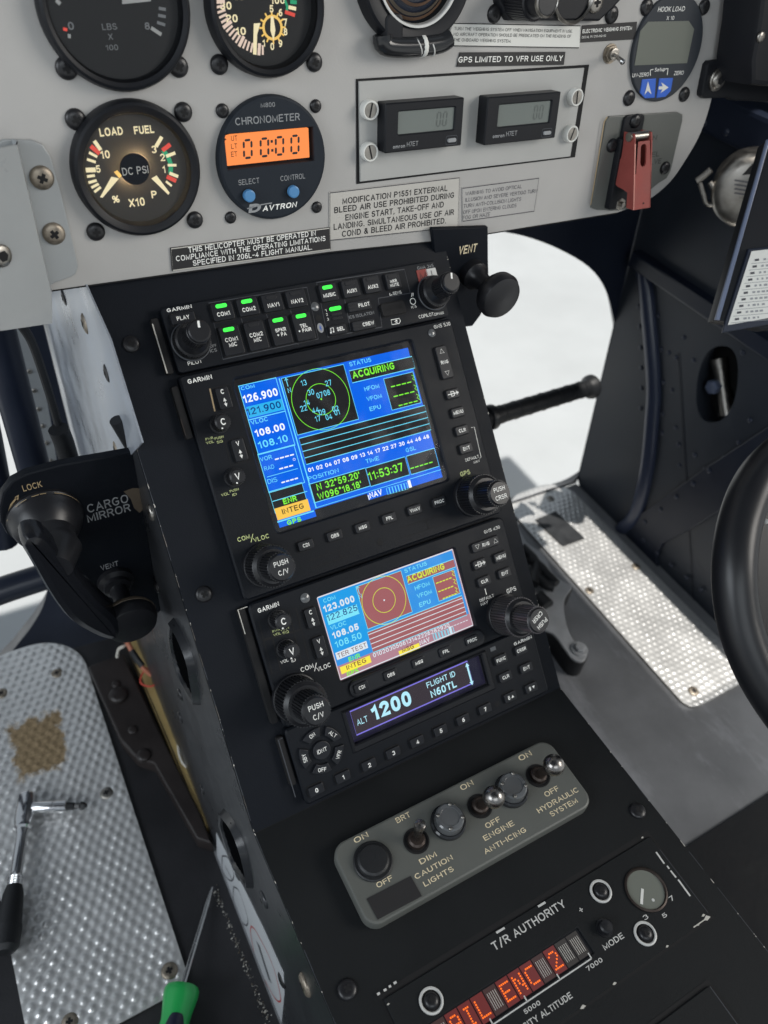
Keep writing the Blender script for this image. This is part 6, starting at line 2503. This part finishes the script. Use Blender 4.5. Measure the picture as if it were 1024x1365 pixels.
for px_, py_ in ((677, 192), (806, 315), (185, 510)):
    x, y = Np(px_, py_)
    b = MB()
    b.lathe((x, y, 0), [(.0056, .0012), (.0055, .0019), (.0048, .0021), (.0043, .0016)], 'ring_white', 36, cap=False)
    b.sheet(circ(x, y, .0045, 28), .00135, 'dark_gap')
    o = b.build('screw_ring', t)
    screw(t, x, y, .0012, .0035, 'screw_black', dome=.6, parent=o)
x, y = Np(688, 299)
b = MB()
b.lathe((x, y, 0), [(.0042, .0012), (.0042, .0018), (.0034, .0018), (.0033, .0044), (.0026, .0052), (0, .0054)], 'knob_black', 28)
b.build('mode_button', t)
x, y = Np(808, 187)
b = MB()
b.lathe((x, y, 0), [(.0108, .0012), (.0108, .0020), (.0100, .0024), (.0094, .0014)], 'brass_dark', 40, cap=False)
b.sheet(circ(x, y, .0098, 40), .0014, 'lcd_grey')
b.stroke([Np(798, 185), Np(795, 230)], .0014, .0016, 'white_sheet')
b.sheet(circ(*Np(829, 218), .0008, 10), .0016, 'ring_white')
b.build('altitude_window', t)
# next panel aft, only its corner is seen
t = Thing('blank_panel', 'plain black panel edge aft of the red lit display at the bottom of the console', 'panel', LOW, *Nz(985, 480), 0)
b = MB()
k0, k1 = Nz(990, 462, .0), Nz(1100, 560, .0)
b.sheet([(k0[0] - .11, k0[1] - .08), (k0[0] + .0012, k0[1] - .08), (k0[0] + .0012, k0[1] + .0018), (k0[0] - .11, k0[1] + .0018)], .0002, 'dark_gap')
b.prism(rrect(k0[0] - .11, k0[0] - .0004, k0[1] - .08, k0[1] - .0005, .001), .0002, .0014, 'black_top', .0004)
b.build('plate', t)
b = MB()
b.stroke([(k0[0] - .0008, k0[1] - .06), (k0[0] - .0008, k0[1] - .001)], .0004, .0015, 'edge_line')
b.build('edge', t)

# ================================================================ unseen cabin roof put in to block the sun, skylight cut to shape its patch
rf = MB()
zr = 1.3
rf.box(-1.2, .3485, -.9, .6, 0, .05, 'navy_side')
rf.box(.3485, .9, .14, .6, 0, .05, 'navy_side')
rf.box(.3485, .9, -.9, -.184, 0, .05, 'navy_side')
single(rf, 'roof', 'unseen dark cabin roof added above the cockpit to block the sun', 'roof', Fr((0, 0, zr), (1, 0, 0), (0, 1, 0)), 0, 0, 0, kind='structure')


def VF(y):
    return Fr((0, y, 0), (1, 0, 0), (0, 0, 1))


def ony(px, py, y):
    r = ray(px, py)
    return CAM + r * ((y - CAM[1]) / r[1])


def onz(px, py, z):
    r = ray(px, py)
    return CAM + r * ((z - CAM[2]) / r[2])


# ------------------------------------------------ vent control right of the console
VR = VF(.196)
Bv = Z(VR, 420, 320, 4.096)
t = Thing('vent_control', 'black vent pull knob on a black plate lettered VENT right of the audio panel', 'knob', VR, *Bv(860, 190), 0)
b = MB()
b.prism(Bv.poly((640, -60), (945, -70), (946, 100), (950, 240), (940, 330), (905, 410), (860, 470), (700, 490)), -.003, 0, 'black_paint', .0005)
b.T(Bv, 'VENT', 781, 80, 878, 64, 46, 'cream_ink', dw=.0002, bold=.02)
b.build('plate', t)
u, v = Bv(852, 176)
b = MB()
b.lathe((u, v, 0), [(.0085, 0), (.0085, .006), (.0065, .008), (.0052, .012), (.0052, .024)], 'knob_black', 32)
b.lathe((u, v, 0), [(.005, .0225), (.0112, .0235), (.0132, .026), (.0136, .030), (.0122, .033), (.0098, .0338), (0, .0342)], 'knob_black', 44)
b.build('knob', t)

# ------------------------------------------------ cargo mirror and vent control left of the console
VL = VF(.162)
X6 = Z(VL, 0, 560, 2.56)
t = Thing('mirror_control', 'black bracket lettered CARGO MIRROR with a locking handle, left of the console', 'control', VL, *X6(300, 400), 0)
b = MB()
b.prism(X6.poly((465, 106), (205, 152), (90, 182), (40, 208), (8, 250), (-3, 300), (2, 350), (25, 392), (75, 430), (130, 520), (330, 690), (440, 745), (552, 650), (530, 540), (495, 290)), -.004, 0, 'black_plastic', .0012)
for st_, x0, y0, x1, y1, h in (('LOCK', 80, 242, 146, 228, 22), ('CARGO', 300, 314, 440, 282, 30), ('MIRROR', 300, 346, 448, 312, 28), ('VENT', 345, 512, 406, 497, 18)):
    b.T(X6, st_, x0, y0, x1, y1, h, 'grey_ink' if st_ != 'LOCK' else 'amber_line', dw=.0002, bold=.01)
b.stroke([X6(78, 392), X6(38, 362), X6(26, 325), X6(38, 288), X6(58, 262)], .0009, .0002, 'amber_line')
b.sheet(ccw([X6(50, 262), X6(64, 254), X6(62, 276)]), .0002, 'amber_line')
b.sheet(ccw(X6.poly((422, 243), (452, 232), (478, 232), (486, 262), (494, 300), (476, 316), (458, 300), (446, 268))), .00012, 'wear_tan')
b.build('plate', t)
u, v = X6(154, 330)
b = MB()
b.lathe((u, v, 0), [(.0182, 0), (.0182, .002), (.0174, .003), (.0165, .007), (.0140, .012), (.0112, .015), (.0105, .022)], 'knob_black', 44)
for k in range(16):
    a = random.uniform(.3, 2.9)
    a2 = a + random.uniform(.05, .2)
    b.add([(u + .0183 * math.cos(q), v + .0183 * math.sin(q), hh) for q, hh in ((a, .0031), (a2, .0031), (a2, .0036), (a, .0036))], [(0, 1, 2, 3)], 'amber_line')
b.build('hub', t)
b = MB()
X6h = X6.lift(.036)
pl = X6h.poly((74, 425), (86, 400), (112, 390), (145, 394), (172, 416), (240, 498), (325, 596), (395, 662), (416, 698), (412, 732), (384, 748), (335, 738), (245, 688), (182, 612), (122, 512))
pl = [tuple(p) for p in bez([np.array(p) for p in pl] + [np.array(pl[0])], 3)][:-1]
pl = ccw(pl)
b.prism(inset(pl, .0015), .024, .0275, 'knob_black')
b.prism(pl, .0255, .038, 'handle_gloss', .0042)
b.build('handle', t)
b = MB()
u2, v2 = X6(215, 400, .02)
b.tube([(u, v, .018), ((u + u2) / 2, (v + v2) / 2, .026), (*X6(190, 500, .036), .036)], [.0105, .0095, .008], 'knob_black', 20)
b.build('handle_neck', t)
u, v = X6(392, 545)
b = MB()
b.lathe((u, v, 0), [(.010, 0), (.010, .003), (.0075, .0045), (.0075, .007), (.0048, .008), (.0048, .026)], 'knob_black', 32)
b.lathe((u, v, 0), [(.0048, .024), (.0128, .0255), (.0145, .029), (.0145, .033), (.0130, .0362), (.010, .037), (0, .0374)], 'knob_black', 44)
b.lathe((u, v, 0), [(.0142, .0272), (.01475, .0286), (.01475, .0293), (.0142, .0300)], 'wear_tan', 44, cap=False)
b.build('vent_knob', t)

# ------------------------------------------------ tubes and cable in front of the left window
def tube_thing(name, label, cat, pts, y, r, m, n=16):
    P = [ony(px, py, yy) for (px, py), yy in zip(pts, y if isinstance(y, (list, tuple)) else [y] * len(pts))]
    b = MB()
    b.tube(bez(P, 5) if len(P) > 2 else P, r, m, n)
    c = P[len(P) // 2]
    return single(b, name, label, cat, WLD, *c)


tube_thing('control_tube', 'thick dark blue tube standing just left of the black cable at the left window', 'tube', [(-20, 380), (12, 500), (52, 650), (80, 760)], .27, .0100, 'navy')
tube_thing('control_tube', 'dark blue tube at the left edge of the window behind the thicker tube', 'tube', [(-72, 380), (-36, 520), (-6, 660), (4, 720)], .30, .0110, 'navy')
tube_thing('cable', 'thin black cable bending down to a rubber boot beside the console', 'cable', [(22, 425), (42, 455), (58, 500), (72, 545), (80, 575)], .24, .0024, 'grip_rubber', 10)
tube_thing('cable_boot', 'black rubber boot at the lower end of the thin cable', 'boot', [(78, 572), (86, 592), (100, 640)], .235, .0058, 'grip_rubber', 14)
tube_thing('rod', 'slim black rod leaning against the console beside the mirror bracket', 'rod', [(155, 560), (168, 582), (182, 606)], .172, .0035, 'grip_rubber', 12)
tube_thing('pedal_tube', 'black tube running across the lower part of the left window', 'tube', [(-60, 812), (0, 788), (75, 764), (140, 745)], .30, .0105, 'navy')
# riveted frame strip; the light falling on it is put into its pale colour
t = Thing('frame_strip', 'riveted frame strip coloured as lit between dark tube and the cable at the left window', 'strip', VF(.40), -.16, .25, 0)
VS = VF(.40)
V2s = Z(VS, 0, 400, 4.267)
b = MB()
b.prism(V2s.poly((20, 120), (130, 160), (190, 250), (245, 440), (290, 680), (335, 980), (280, 990), (220, 800), (150, 560), (70, 330), (35, 240)), -.002, 0, 'bracket_grey', .0006)
b.build('strip', t)
for x, y in ((170, 405), (197, 515), (222, 620), (245, 716), (268, 812), (290, 915)):
    u, v = V2s(x, y)
    screw(t, u, v, 0, .0022, 'steel_dull', slot='none', name='rivet')

# ------------------------------------------------ right pedal tube in front of the window
pp = [ony(x, y, yy) for x, y, yy in ((628, 566, .262), (655, 556, .268), (700, 543, .275), (780, 518, .287))]
t = Thing('rudder_pedal', 'black foot pedal tube with a flared end in front of the bright right chin window', 'pedal', WLD, *pp[0])
b = MB()
ax = (pp[3] - pp[1]) / np.linalg.norm(pp[3] - pp[1])
L = np.linalg.norm(pp[3] - pp[1])
b.lathe(pp[1], [(.0078, 0), (.0082, .002), (.0082, L), (.0092, L + .003), (.0118, L + .007), (.0122, L + .010), (.0108, L + .0115), (.006, L + .0118)], 'grip_rubber', 28, ax=ax)
for k in range(7):
    q = pp[1] + ax * (L * (k + .6) / 7)
    b.lathe(q, [(.0083, -.0022), (.0086, -.001), (.0086, .001), (.0083, .0022)], 'grip_rubber', 28, ax=ax, cap=False)
b.build('grip', t)
b = MB()
b.lathe(pp[1], [(.0105, -.006), (.0115, -.004), (.0115, .001), (.0095, .003)], 'knob_black', 28, ax=ax)
b.tube([pp[0] - ax * .02, pp[1]], .009, 'knob_black', 18)
b.tube([pp[0] - ax * .01, pp[0] - ax * .01 + np.array((0, .03, -.12)), pp[0] - ax * .01 + np.array((0, .05, -.2))], .008, 'knob_black', 14)
b.build('pedal_arm', t)

# ------------------------------------------------ lever arm on the right floor
LZ = Fr((0, 0, .022), (1, 0, 0), (0, 1, 0))
V3 = Z(LZ, 640, 520, 2.667)
t = Thing('lever_arm', 'grey floor lever with a bolted rounded end between the console and the right tread plate', 'lever', LZ, *V3(300, 850), 0)
b = MB()
pl = V3.poly((120, 470), (165, 540), (230, 590), (262, 655), (312, 690), (330, 705), (305, 745), (302, 790), (318, 860), (345, 905), (378, 925), (384, 945), (372, 968), (345, 972), (318, 955), (285, 910), (255, 872), (205, 840), (150, 700))
b.prism([tuple(p) for p in bez([np.array(p) for p in pl] + [np.array(pl[0])], 3)][:-1], -.0215, 0, 'grip_rubber', .0015)
b.build('arm', t)
b = MB()
b.prism([tuple(p) for p in bez([np.array(p) for p in inset(ccw(pl), .0012)] + [np.array(inset(ccw(pl), .0012)[0])], 3)][:-1], .0001, .002, 'arm_grey', .001)
b.build('arm_top', t)
x, y = V3(352, 922, .002)
b = MB()
b.lathe((x, y, .002), [(.0085, 0), (.0085, .0012), (.008, .0016)], 'arm_grey', 28)
b.lathe((x, y, .0036), [(.0056, 0), (.0056, .0022), (.0046, .0032)], 'arm_grey', 6, smooth=False)
b.build('bolt', t)
b = MB()
for p in ([(175, 600), (215, 630), (235, 655), (270, 690)], [(195, 655), (230, 690), (262, 700)], [(150, 560), (200, 620), (190, 690)]):
    b.tube(bez([(*V3(*q, .012), .012) for q in p], 3), .0055, 'grip_rubber', 12)
b.tube([(*V3(200, 740, .004), .004), (*V3(235, 775, .004), .004)], .010, 'grip_rubber', 12)
b.build('linkage', t)


# ------------------------------------------------ tread plates
def tread(name, label, u0, u1, v0, v1, rt, rb_, pitch, z0, stain=None, amp=.0006, scr=(), skew=0.):
    fr = Fr((0, 0, z0), (1, 0, 0), (0, 1, 0))
    t = Thing(name, label, 'plate', fr, (u0 + u1) / 2, (v0 + v1) / 2, 0)
    b = MB()
    du = .00115
    nv = int((v1 - v0) / du)
    nu = int((u1 - u0) / du)
    vs = []
    for j in range(nv + 1):
        v = v0 + (v1 - v0) * j / nv
        off = 0
        if v > v1 - rt:
            off = rt - math.sqrt(max(0, rt * rt - (v - (v1 - rt)) ** 2))
        if v < v0 + rb_:
            off = rb_ - math.sqrt(max(0, rb_ * rb_ - (v0 + rb_ - v) ** 2))
        a, c = u0 + off, u1 - off
        for i in range(nu + 1):
            u = a + (c - a) * i / nu
            k = 2 * math.pi / (pitch * .866)
            u_, v_ = u, v
            u, v = u + .0005 * math.sin(v * 90 + 1), v + .0005 * math.sin(u * 120)
            h = math.cos(k * v) + math.cos(k * (-.5 * v + .866 * u)) + math.cos(k * (-.5 * v - .866 * u))
            h = max(0, (h + 1.5) / 4.5) ** 1.25
            u, v = u_, v_
            edge = min(u - a, c - u, v - v0, v1 - v) / .003
            h *= max(0, min(1, edge)) * (.82 + .3 * math.sin(u * 210 + 2 * math.sin(v * 97)) * math.sin(v * 163 + u * 40))
            h += .12 * math.sin(u * 61 + 3 * math.sin(v * 23)) * math.sin(v * 37)
            vs.append((u + skew * (v - v0), v, .0022 + amp * h))
    w_ = nu + 1
    fa, fb = [], []
    for j in range(nv):
        for i in range(nu):
            f = (j * w_ + i, j * w_ + i + 1, (j + 1) * w_ + i + 1, (j + 1) * w_ + i)
            p = vs[f[0]]
            fa.append(f)
    b.add(vs, fa, 'tread_stained' if stain else 'tread', True)
    # rim down to the floor
    rim = [j * w_ for j in range(nv + 1)] + [nv * w_ + i for i in range(nu + 1)] + [j * w_ + nu for j in range(nv, -1, -1)] + [i for i in range(nu, -1, -1)]
    rv_ = [vs[i] for i in rim]
    n = len(rv_)
    b.add(rv_ + [(x, y, 0) for x, y, z in rv_], [(i, (i + 1) % n, n + (i + 1) % n, n + i) for i in range(n)], 'steel_dull')
    o = b.build('plate', t, ang=60)
    for px, py, r, m in scr:
        u, v = fr.at(px, py, .003)
        screw(t, u, v, .0024, r, m, dome=.3)
    return t


sc_ = onz(51, 993, .004)
stained('tread_stained', 'tread', sc_[0] - (-.2515 - .1465) / 2, sc_[1] - (.0235 + .362) / 2, .0205, .0275)
tread('tread_plate', 'dimpled aluminium floor plate on the left with a square brown glue stain', -.2515, -.1465, .0235, .362, .045, .010, .0078, .001, True, .0014,
      [(142, 1057, .0052, 'steel_dull'), (226, 1294, .0058, 'rust_screw'), (76, 897, .005, 'rust_screw'), (2, 924, .005, 'rust_screw'), (93, 1362, .0055, 'rust_screw')])
tread('tread_plate', 'bright sunlit dimpled aluminium floor plate on the right with a strip of black tape', .3495, .4435, .0265, .348, .034, .014, .0070, .001, None, .0011,
      [(848, 755, .005, 'rust_screw'), (786, 787, .005, 'rust_screw'), (989, 884, .0048, 'brass_scr' if 'brass_scr' in MATS else 'gold'), (925, 921, .0055, 'rust_screw'), (734, 664, .005, 'steel_dull')])
TZ = Fr((0, 0, .0045), (1, 0, 0), (0, 1, 0))
V3t = Z(TZ, 640, 520, 2.667)
b = MB()
q = V3t.poly((195, 462), (268, 431), (372, 527), (294, 556))
b.prism(q, 0, .0008, 'tape_black', .0003)
single(b, 'tape', 'short strip of black tape stuck across the far end of the right tread plate', 'tape', TZ, *np.mean(np.array(q), 0), 0)

# ------------------------------------------------ left floor: angle, gold strip, wires
AZ = Fr((0, 0, .016), (1, 0, 0), (0, 1, 0))
t = Thing('floor_angle', 'dark brown worn floor angle with round bolt heads between left tread plate and console', 'angle', AZ, *AZ.at(190, 990), 0)
b = MB()
pl = [AZ.at(*p) for p in [(117, 888), (164, 871), (178, 900), (205, 958), (235, 1020), (268, 1085), (283, 1125), (262, 1118), (230, 1062), (205, 1018), (182, 1010), (160, 985), (140, 940)]]
b.prism(pl, -.0155, 0, 'floor_brown', .0015)
b.build('angle', t)
for px, py, r in ((158, 927, .0085), (177, 973, .0042), (192, 1007, .006), (155, 912, .004)):
    screw(t, *AZ.at(px, py), 0, r, 'floor_brown', slot='none', dome=.5, name='bolt')
GZ = Fr((0, 0, .012), (1, 0, 0), (0, 1, 0))
b = MB()
pl = [GZ.at(*p) for p in [(166, 848), (192, 852), (212, 905), (236, 968), (258, 1030), (278, 1100), (272, 1110), (252, 1062), (222, 988), (196, 925), (178, 882)]]
b.prism(pl, -.012, 0, 'gold', .001)
b.stroke([GZ.at(*p) for p in [(172, 868), (200, 930), (230, 1000), (268, 1096)]], .0009, .0003, 'floor_brown')
single(b, 'floor_strip', 'narrow gold primed strip along the foot of the console', 'strip', GZ, *GZ.at(225, 985), 0)


def floor_wire(label, pts, r, m, name='wire'):
    P = [onz(x, y, z) for x, y, z in pts]
    b = MB()
    b.tube(bez(P, 6), r, m, 8)
    single(b, name, label, 'wire', WLD, *P[len(P) // 2])


floor_wire('stout orange and black sleeved wire rising behind the vent knob', [(163, 842, .05), (172, 860, .035), (186, 885, .03), (202, 900, .02)], .0022, 'wire_orange')
floor_wire('black sleeve on the orange wire beside the console foot', [(176, 868, .0345), (183, 879, .0325), (190, 888, .029)], .0030, 'grip_rubber', 'sleeve')
floor_wire('thin red wire loop lying on the gold strip', [(200, 888, .02), (190, 898, .018), (188, 910, .018), (198, 915, .018), (208, 913, .018)], .0009, 'wire_red')
floor_wire('frayed pale wire end poking up by the brown angle', [(156, 876, .022), (158, 866, .03), (164, 862, .034), (172, 858, .03)], .0014, 'wire_white')
floor_wire('short white wire curled on the gold strip near the console side', [(238, 983, .018), (238, 1000, .018), (243, 1016, .018), (252, 1025, .018)], .0010, 'wire_white')

# ------------------------------------------------ screwdriver
tip, neck, end = onz(283, 1183, .004), onz(243, 1318, .016), onz(214, 1450, .02)
t = Thing('screwdriver', 'screwdriver with a green and navy handle and a steel shaft lying on the black floor', 'screwdriver', WLD, *neck)
ax = (neck - tip) / np.linalg.norm(neck - tip)
L = np.linalg.norm(neck - tip)
b = MB()
b.lathe(tip, [(.0009, 0), (.0011, .004), (.0019, .012), (.0019, L + .01)], 'steel', 18, ax=ax)
b.build('shaft', t)
ax2 = (end - neck) / np.linalg.norm(end - neck)
b = MB()
b.lathe(neck, [(.0108, -.001), (.0120, .001), (.0119, .005), (.0106, .012), (.0096, .019), (.0102, .03), (.0122, .05), (.0126, .08), (.010, .1), (0, .102)], 'green_handle', 36, ax=ax2)
b.build('handle', t)
b = MB()
cz = np.array((0, 0, 1.))
sd_ = np.cross(ax2, cz)
for side_ in (.0,):
    p0 = neck + ax2 * .026 + cz * .0055 - sd_ * .001
    b.lathe(p0, [(0, -.012), (.005, -.009), (.0072, 0), (.0076, .03), (.006, .05), (0, .055)], 'navy_grip', 24, ax=ax2)
b.build('grip', t)

# ------------------------------------------------ small ratchet with a bit
t = Thing('ratchet_wrench', 'chrome ratchet wrench with black grip and a driver bit lying on the left tread plate', 'ratchet', WLD, *onz(36, 1075, .012))
X7 = lambda x, y, z: onz(x / 2.438, 860 + y / 2.438, z)
b = MB()
hd = [X7(88, 490, .012), X7(82, 545, .012), X7(74, 600, .013)]
ax = (hd[2] - hd[0]) / np.linalg.norm(hd[2] - hd[0])
L = np.linalg.norm(hd[2] - hd[0])
b.lathe(hd[0], [(.0062, -.001), (.0074, .001), (.0074, L * .75), (.0066, L * .85), (.0070, L * .95), (.0052, L)], 'steel_bright', 26, ax=ax)
b.build('head', t)
g0, g1, g2 = X7(74, 600, .013), X7(64, 660, .014), X7(46, 792, .016)
b = MB()
axh = (g2 - g0) / np.linalg.norm(g2 - g0)
L = np.linalg.norm(g2 - g0)
b.lathe(g0, [(.0052, 0), (.0042, L * .12), (.0042, L * .75), (.0048, L * .8)] + [(.0048 + .0006 * (k % 2), L * (.8 + .02 * k)) for k in range(1, 10)] + [(.0048, L)], 'steel_bright', 22, ax=axh)
b.build('shank', t)
e1 = X7(16, 1000, .018)
b = MB()
axg = (e1 - g2) / np.linalg.norm(e1 - g2)
L = np.linalg.norm(e1 - g2)
b.lathe(g2, [(.0055, -.002), (.0072, .004), (.0088, .03), (.0092, L * .6), (.0088, L * .92), (.006, L), (0, L + .001)], 'grip_rubber', 24, ax=axg)
b.build('grip', t)
s0, s1, s2 = X7(105, 528, .013), X7(216, 524, .013), X7(268, 520, .013)
axs = (s1 - s0) / np.linalg.norm(s1 - s0)
L = np.linalg.norm(s1 - s0)
b = MB()
b.lathe(s0, [(.0042, 0), (.0048, .001), (.0048, L * .6), (.0044, L * .62), (.0044, L * .66), (.0050, L * .68), (.0050, L), (.0042, L + .0006)], 'steel_bright', 24, ax=axs)
b.build('socket', t)
b = MB()
b.lathe(s1, [(.003, 0), (.003, .006), (.0022, .0065), (.0024, .010), (.0034, .011), (.0030, .013), (.0012, .016)], 'lens_dark', 6, ax=axs, smooth=False)
b.build('bit', t)

# ------------------------------------------------ floor mat, lower right
MZ = Fr((0, 0, .0), (1, 0, 0), (0, 1, 0))
b = MB()
m0, m1 = onz(922, 1120, .003), onz(1024, 1056, .003)
b.prism([(.104, m0[1] - .002), (.104, -.6), (.455, -.6), (.455, m1[1] + (m1[1] - m0[1]) * .9)], .0002, .003, 'floor_mat', .0005)
single(b, 'floor_mat', 'black ribbed rubber mat at the right floor edge behind the console', 'mat', MZ, .25, -.3, 0)

# ------------------------------------------------ right foreground: checklist holder
HO = CAM + ray(985, 330) * .47
HF = Fr(HO, (.86, -.42, .28), np.cross(np.cross((.86, -.42, .28), (.30, .52, .80)), (.86, -.42, .28)))
V4 = Z(HF, 760, 120, 3.879)
t = Thing('checklist_holder', 'dark checklist holder with a blue edge and a printed white card', 'holder', HF, *V4(900, 900), 0)
b = MB()
b.prism(V4.poly((1012, 262), (1400, 200), (1400, 1180), (1010, 1240), (745, 1190)), -.012, 0, 'bezel_black', .0012)
b.build('board', t)
b = MB()
b.prism(V4.poly((1010, 262), (1030, 258), (768, 1192), (744, 1190)), .0002, .0022, 'edge_blue', .0006)
b.build('edge_trim', t)
b = MB()
b.prism(V4.poly((915, 825), (1230, 790), (1150, 1190), (780, 1258), (800, 1190)), .0002, .0022, 'navy', .0005)
b.build('sleeve', t)
b = MB()
b.prism(V4.poly((930, 838), (1220, 806), (1140, 1160), (808, 1218)), .0022, .0028, 'white_sheet', .0001)
V4c = V4.lift(.0028)
for k in range(10):
    y = 880 + k * 34
    x = 955 - k * 11.5
    b.stroke([V4c(x - 20, y + 18), V4c(1210 - k * 8, y - 8)], .0003, .00295, 'grey_ink')
    b.stroke([V4c(x, y), V4c(x + 22, y - 3)], .0013, .00295, 'faded_ink')
    for q in range(4):
        xx = x + 45 + q * 24
        b.stroke([V4c(xx, y - 4 - q * 2), V4c(xx + random.uniform(8, 18), y - 6 - q * 2)], .0012, .00295, 'grey_ink')
b.build('card', t)

# canister with a hook behind it
RF = Fr(CAM + ray(990, 252) * .60, (.62, -.78, 0), (.1, .08, .99))
RF = Fr(RF.o, (.62, -.78, 0), np.cross(np.cross((.62, -.78, 0), (.1, .1, .98)), (.62, -.78, 0)))
V4r = Z(RF, 760, 120, 3.879)
t = Thing('inertia_reel', 'worn silver belt reel housing with a small wire hook beside the checklist holder', 'reel', RF, *V4r(900, 520), 0)
cu, cv = V4r(925, 520)
b = MB()
prof = [(.0275, -.03), (.0275, .002), (.0268, .0055), (.0245, .0085), (.020, .0102), (.010, .011), (0, .0112)]
b.lathe((cu, cv, 0), prof, 'steel_dull', 48)
b.build('housing', t)
b = MB()
for k in range(4):
    y = 465 + k * 22
    b.stroke([(*V4r(850, y, .011),), (*V4r(925, y + 12, .011),)], .0012, .0118, 'faded_ink')
b.build('stamp', t)
b = MB()
b.prism([V4r(890, 440, .012), V4r(940, 385, .012), V4r(985, 370, .012), V4r(985, 430, .012)], .0095, .0122, 'dark_gap')
b.prism([V4r(830, 655, .012), V4r(885, 680, .012), V4r(880, 700, .012), V4r(835, 680, .012)], .004, .008, 'dark_gap')
b.build('belt_slot', t)
b = MB()
for pts, r in (([(655, 470), (690, 445), (728, 412)], .0026), ([(672, 480), (690, 540), (705, 585), (740, 592), (764, 572), (752, 530), (725, 485)], .0018), ([(722, 478), (745, 500), (780, 503), (815, 488)], .0021)):
    b.tube(bez([(*V4r(*p, .004), .004) for p in pts], 5), r, 'steel_dull', 10)
b.build('hook', t)
tube_thing('rod', 'slim grey rod hanging in the dark behind the wire hook', 'rod', [(918, 330 - 100), (928, 250), (945, 270)], .36, .004, 'steel_dull', 10)

# ------------------------------------------------ black curved tube loop in the right foreground
def atd(px, py, d):
    return CAM + ray(px, py) * d


t = Thing('control_loop', 'thick black curved tube rising in the right foreground', 'control', WLD, *atd(985, 760, .43))
P = [atd(*p) for p in [(1090, 575, .44), (1048, 600, .44), (1010, 640, .43), (987, 695, .425), (979, 760, .42), (986, 830, .42), (1010, 895, .42), (1052, 960, .42), (1100, 1010, .42)]]
b = MB()
b.tube(bez(P, 6), .0118, 'knob_black', 24)
b.build('tube', t)
b = MB()
Pi = [p + MC @ np.array((.0, 0, .014)) for p in P]
cn = atd(1130, 780, .45)
n = len(Pi)
b.solid([*Pi, cn], MC @ np.array((0, 0, .004)), 'knob_black')
b.build('web', t)
b = MB()
q = atd(1021, 695, .428)
b.lathe(q, [(.0016, 0), (.0014, .001), (0, .0014)], 'ring_white', 12, ax=CAM - q)
b.build('stud', t)

# grit swept against the foot of the console
b = MB()
g0, g1, g2 = onz(284, 1180, .001), onz(318, 1262, .001), onz(358, 1362, .001)
for k in range(210):
    q = random.random() ** .8
    p = g0 + (g1 - g0) * q * 2 if q < .5 else g1 + (g2 - g1) * (q - .5) * 2
    x, y = p[0] + random.gauss(0, .0011), p[1] + random.gauss(0, .002)
    r_ = random.uniform(.0002, .0008) * random.random() + .0002
    b.add([(x - r_, y, .0003), (x, y - r_ * .8, .0003), (x + r_, y + r_ * .2, .0003), (x + r_ * .1, y + r_, .0003), (x, y, .0003 + r_ * 1.2)], [(0, 1, 4), (1, 2, 4), (2, 3, 4), (3, 0, 4)], 'chip' if random.random() < .6 else 'rust_screw')
single(b, 'grit', 'pale grit swept against the foot of the console', 'debris', WLD, *g1, kind='stuff')
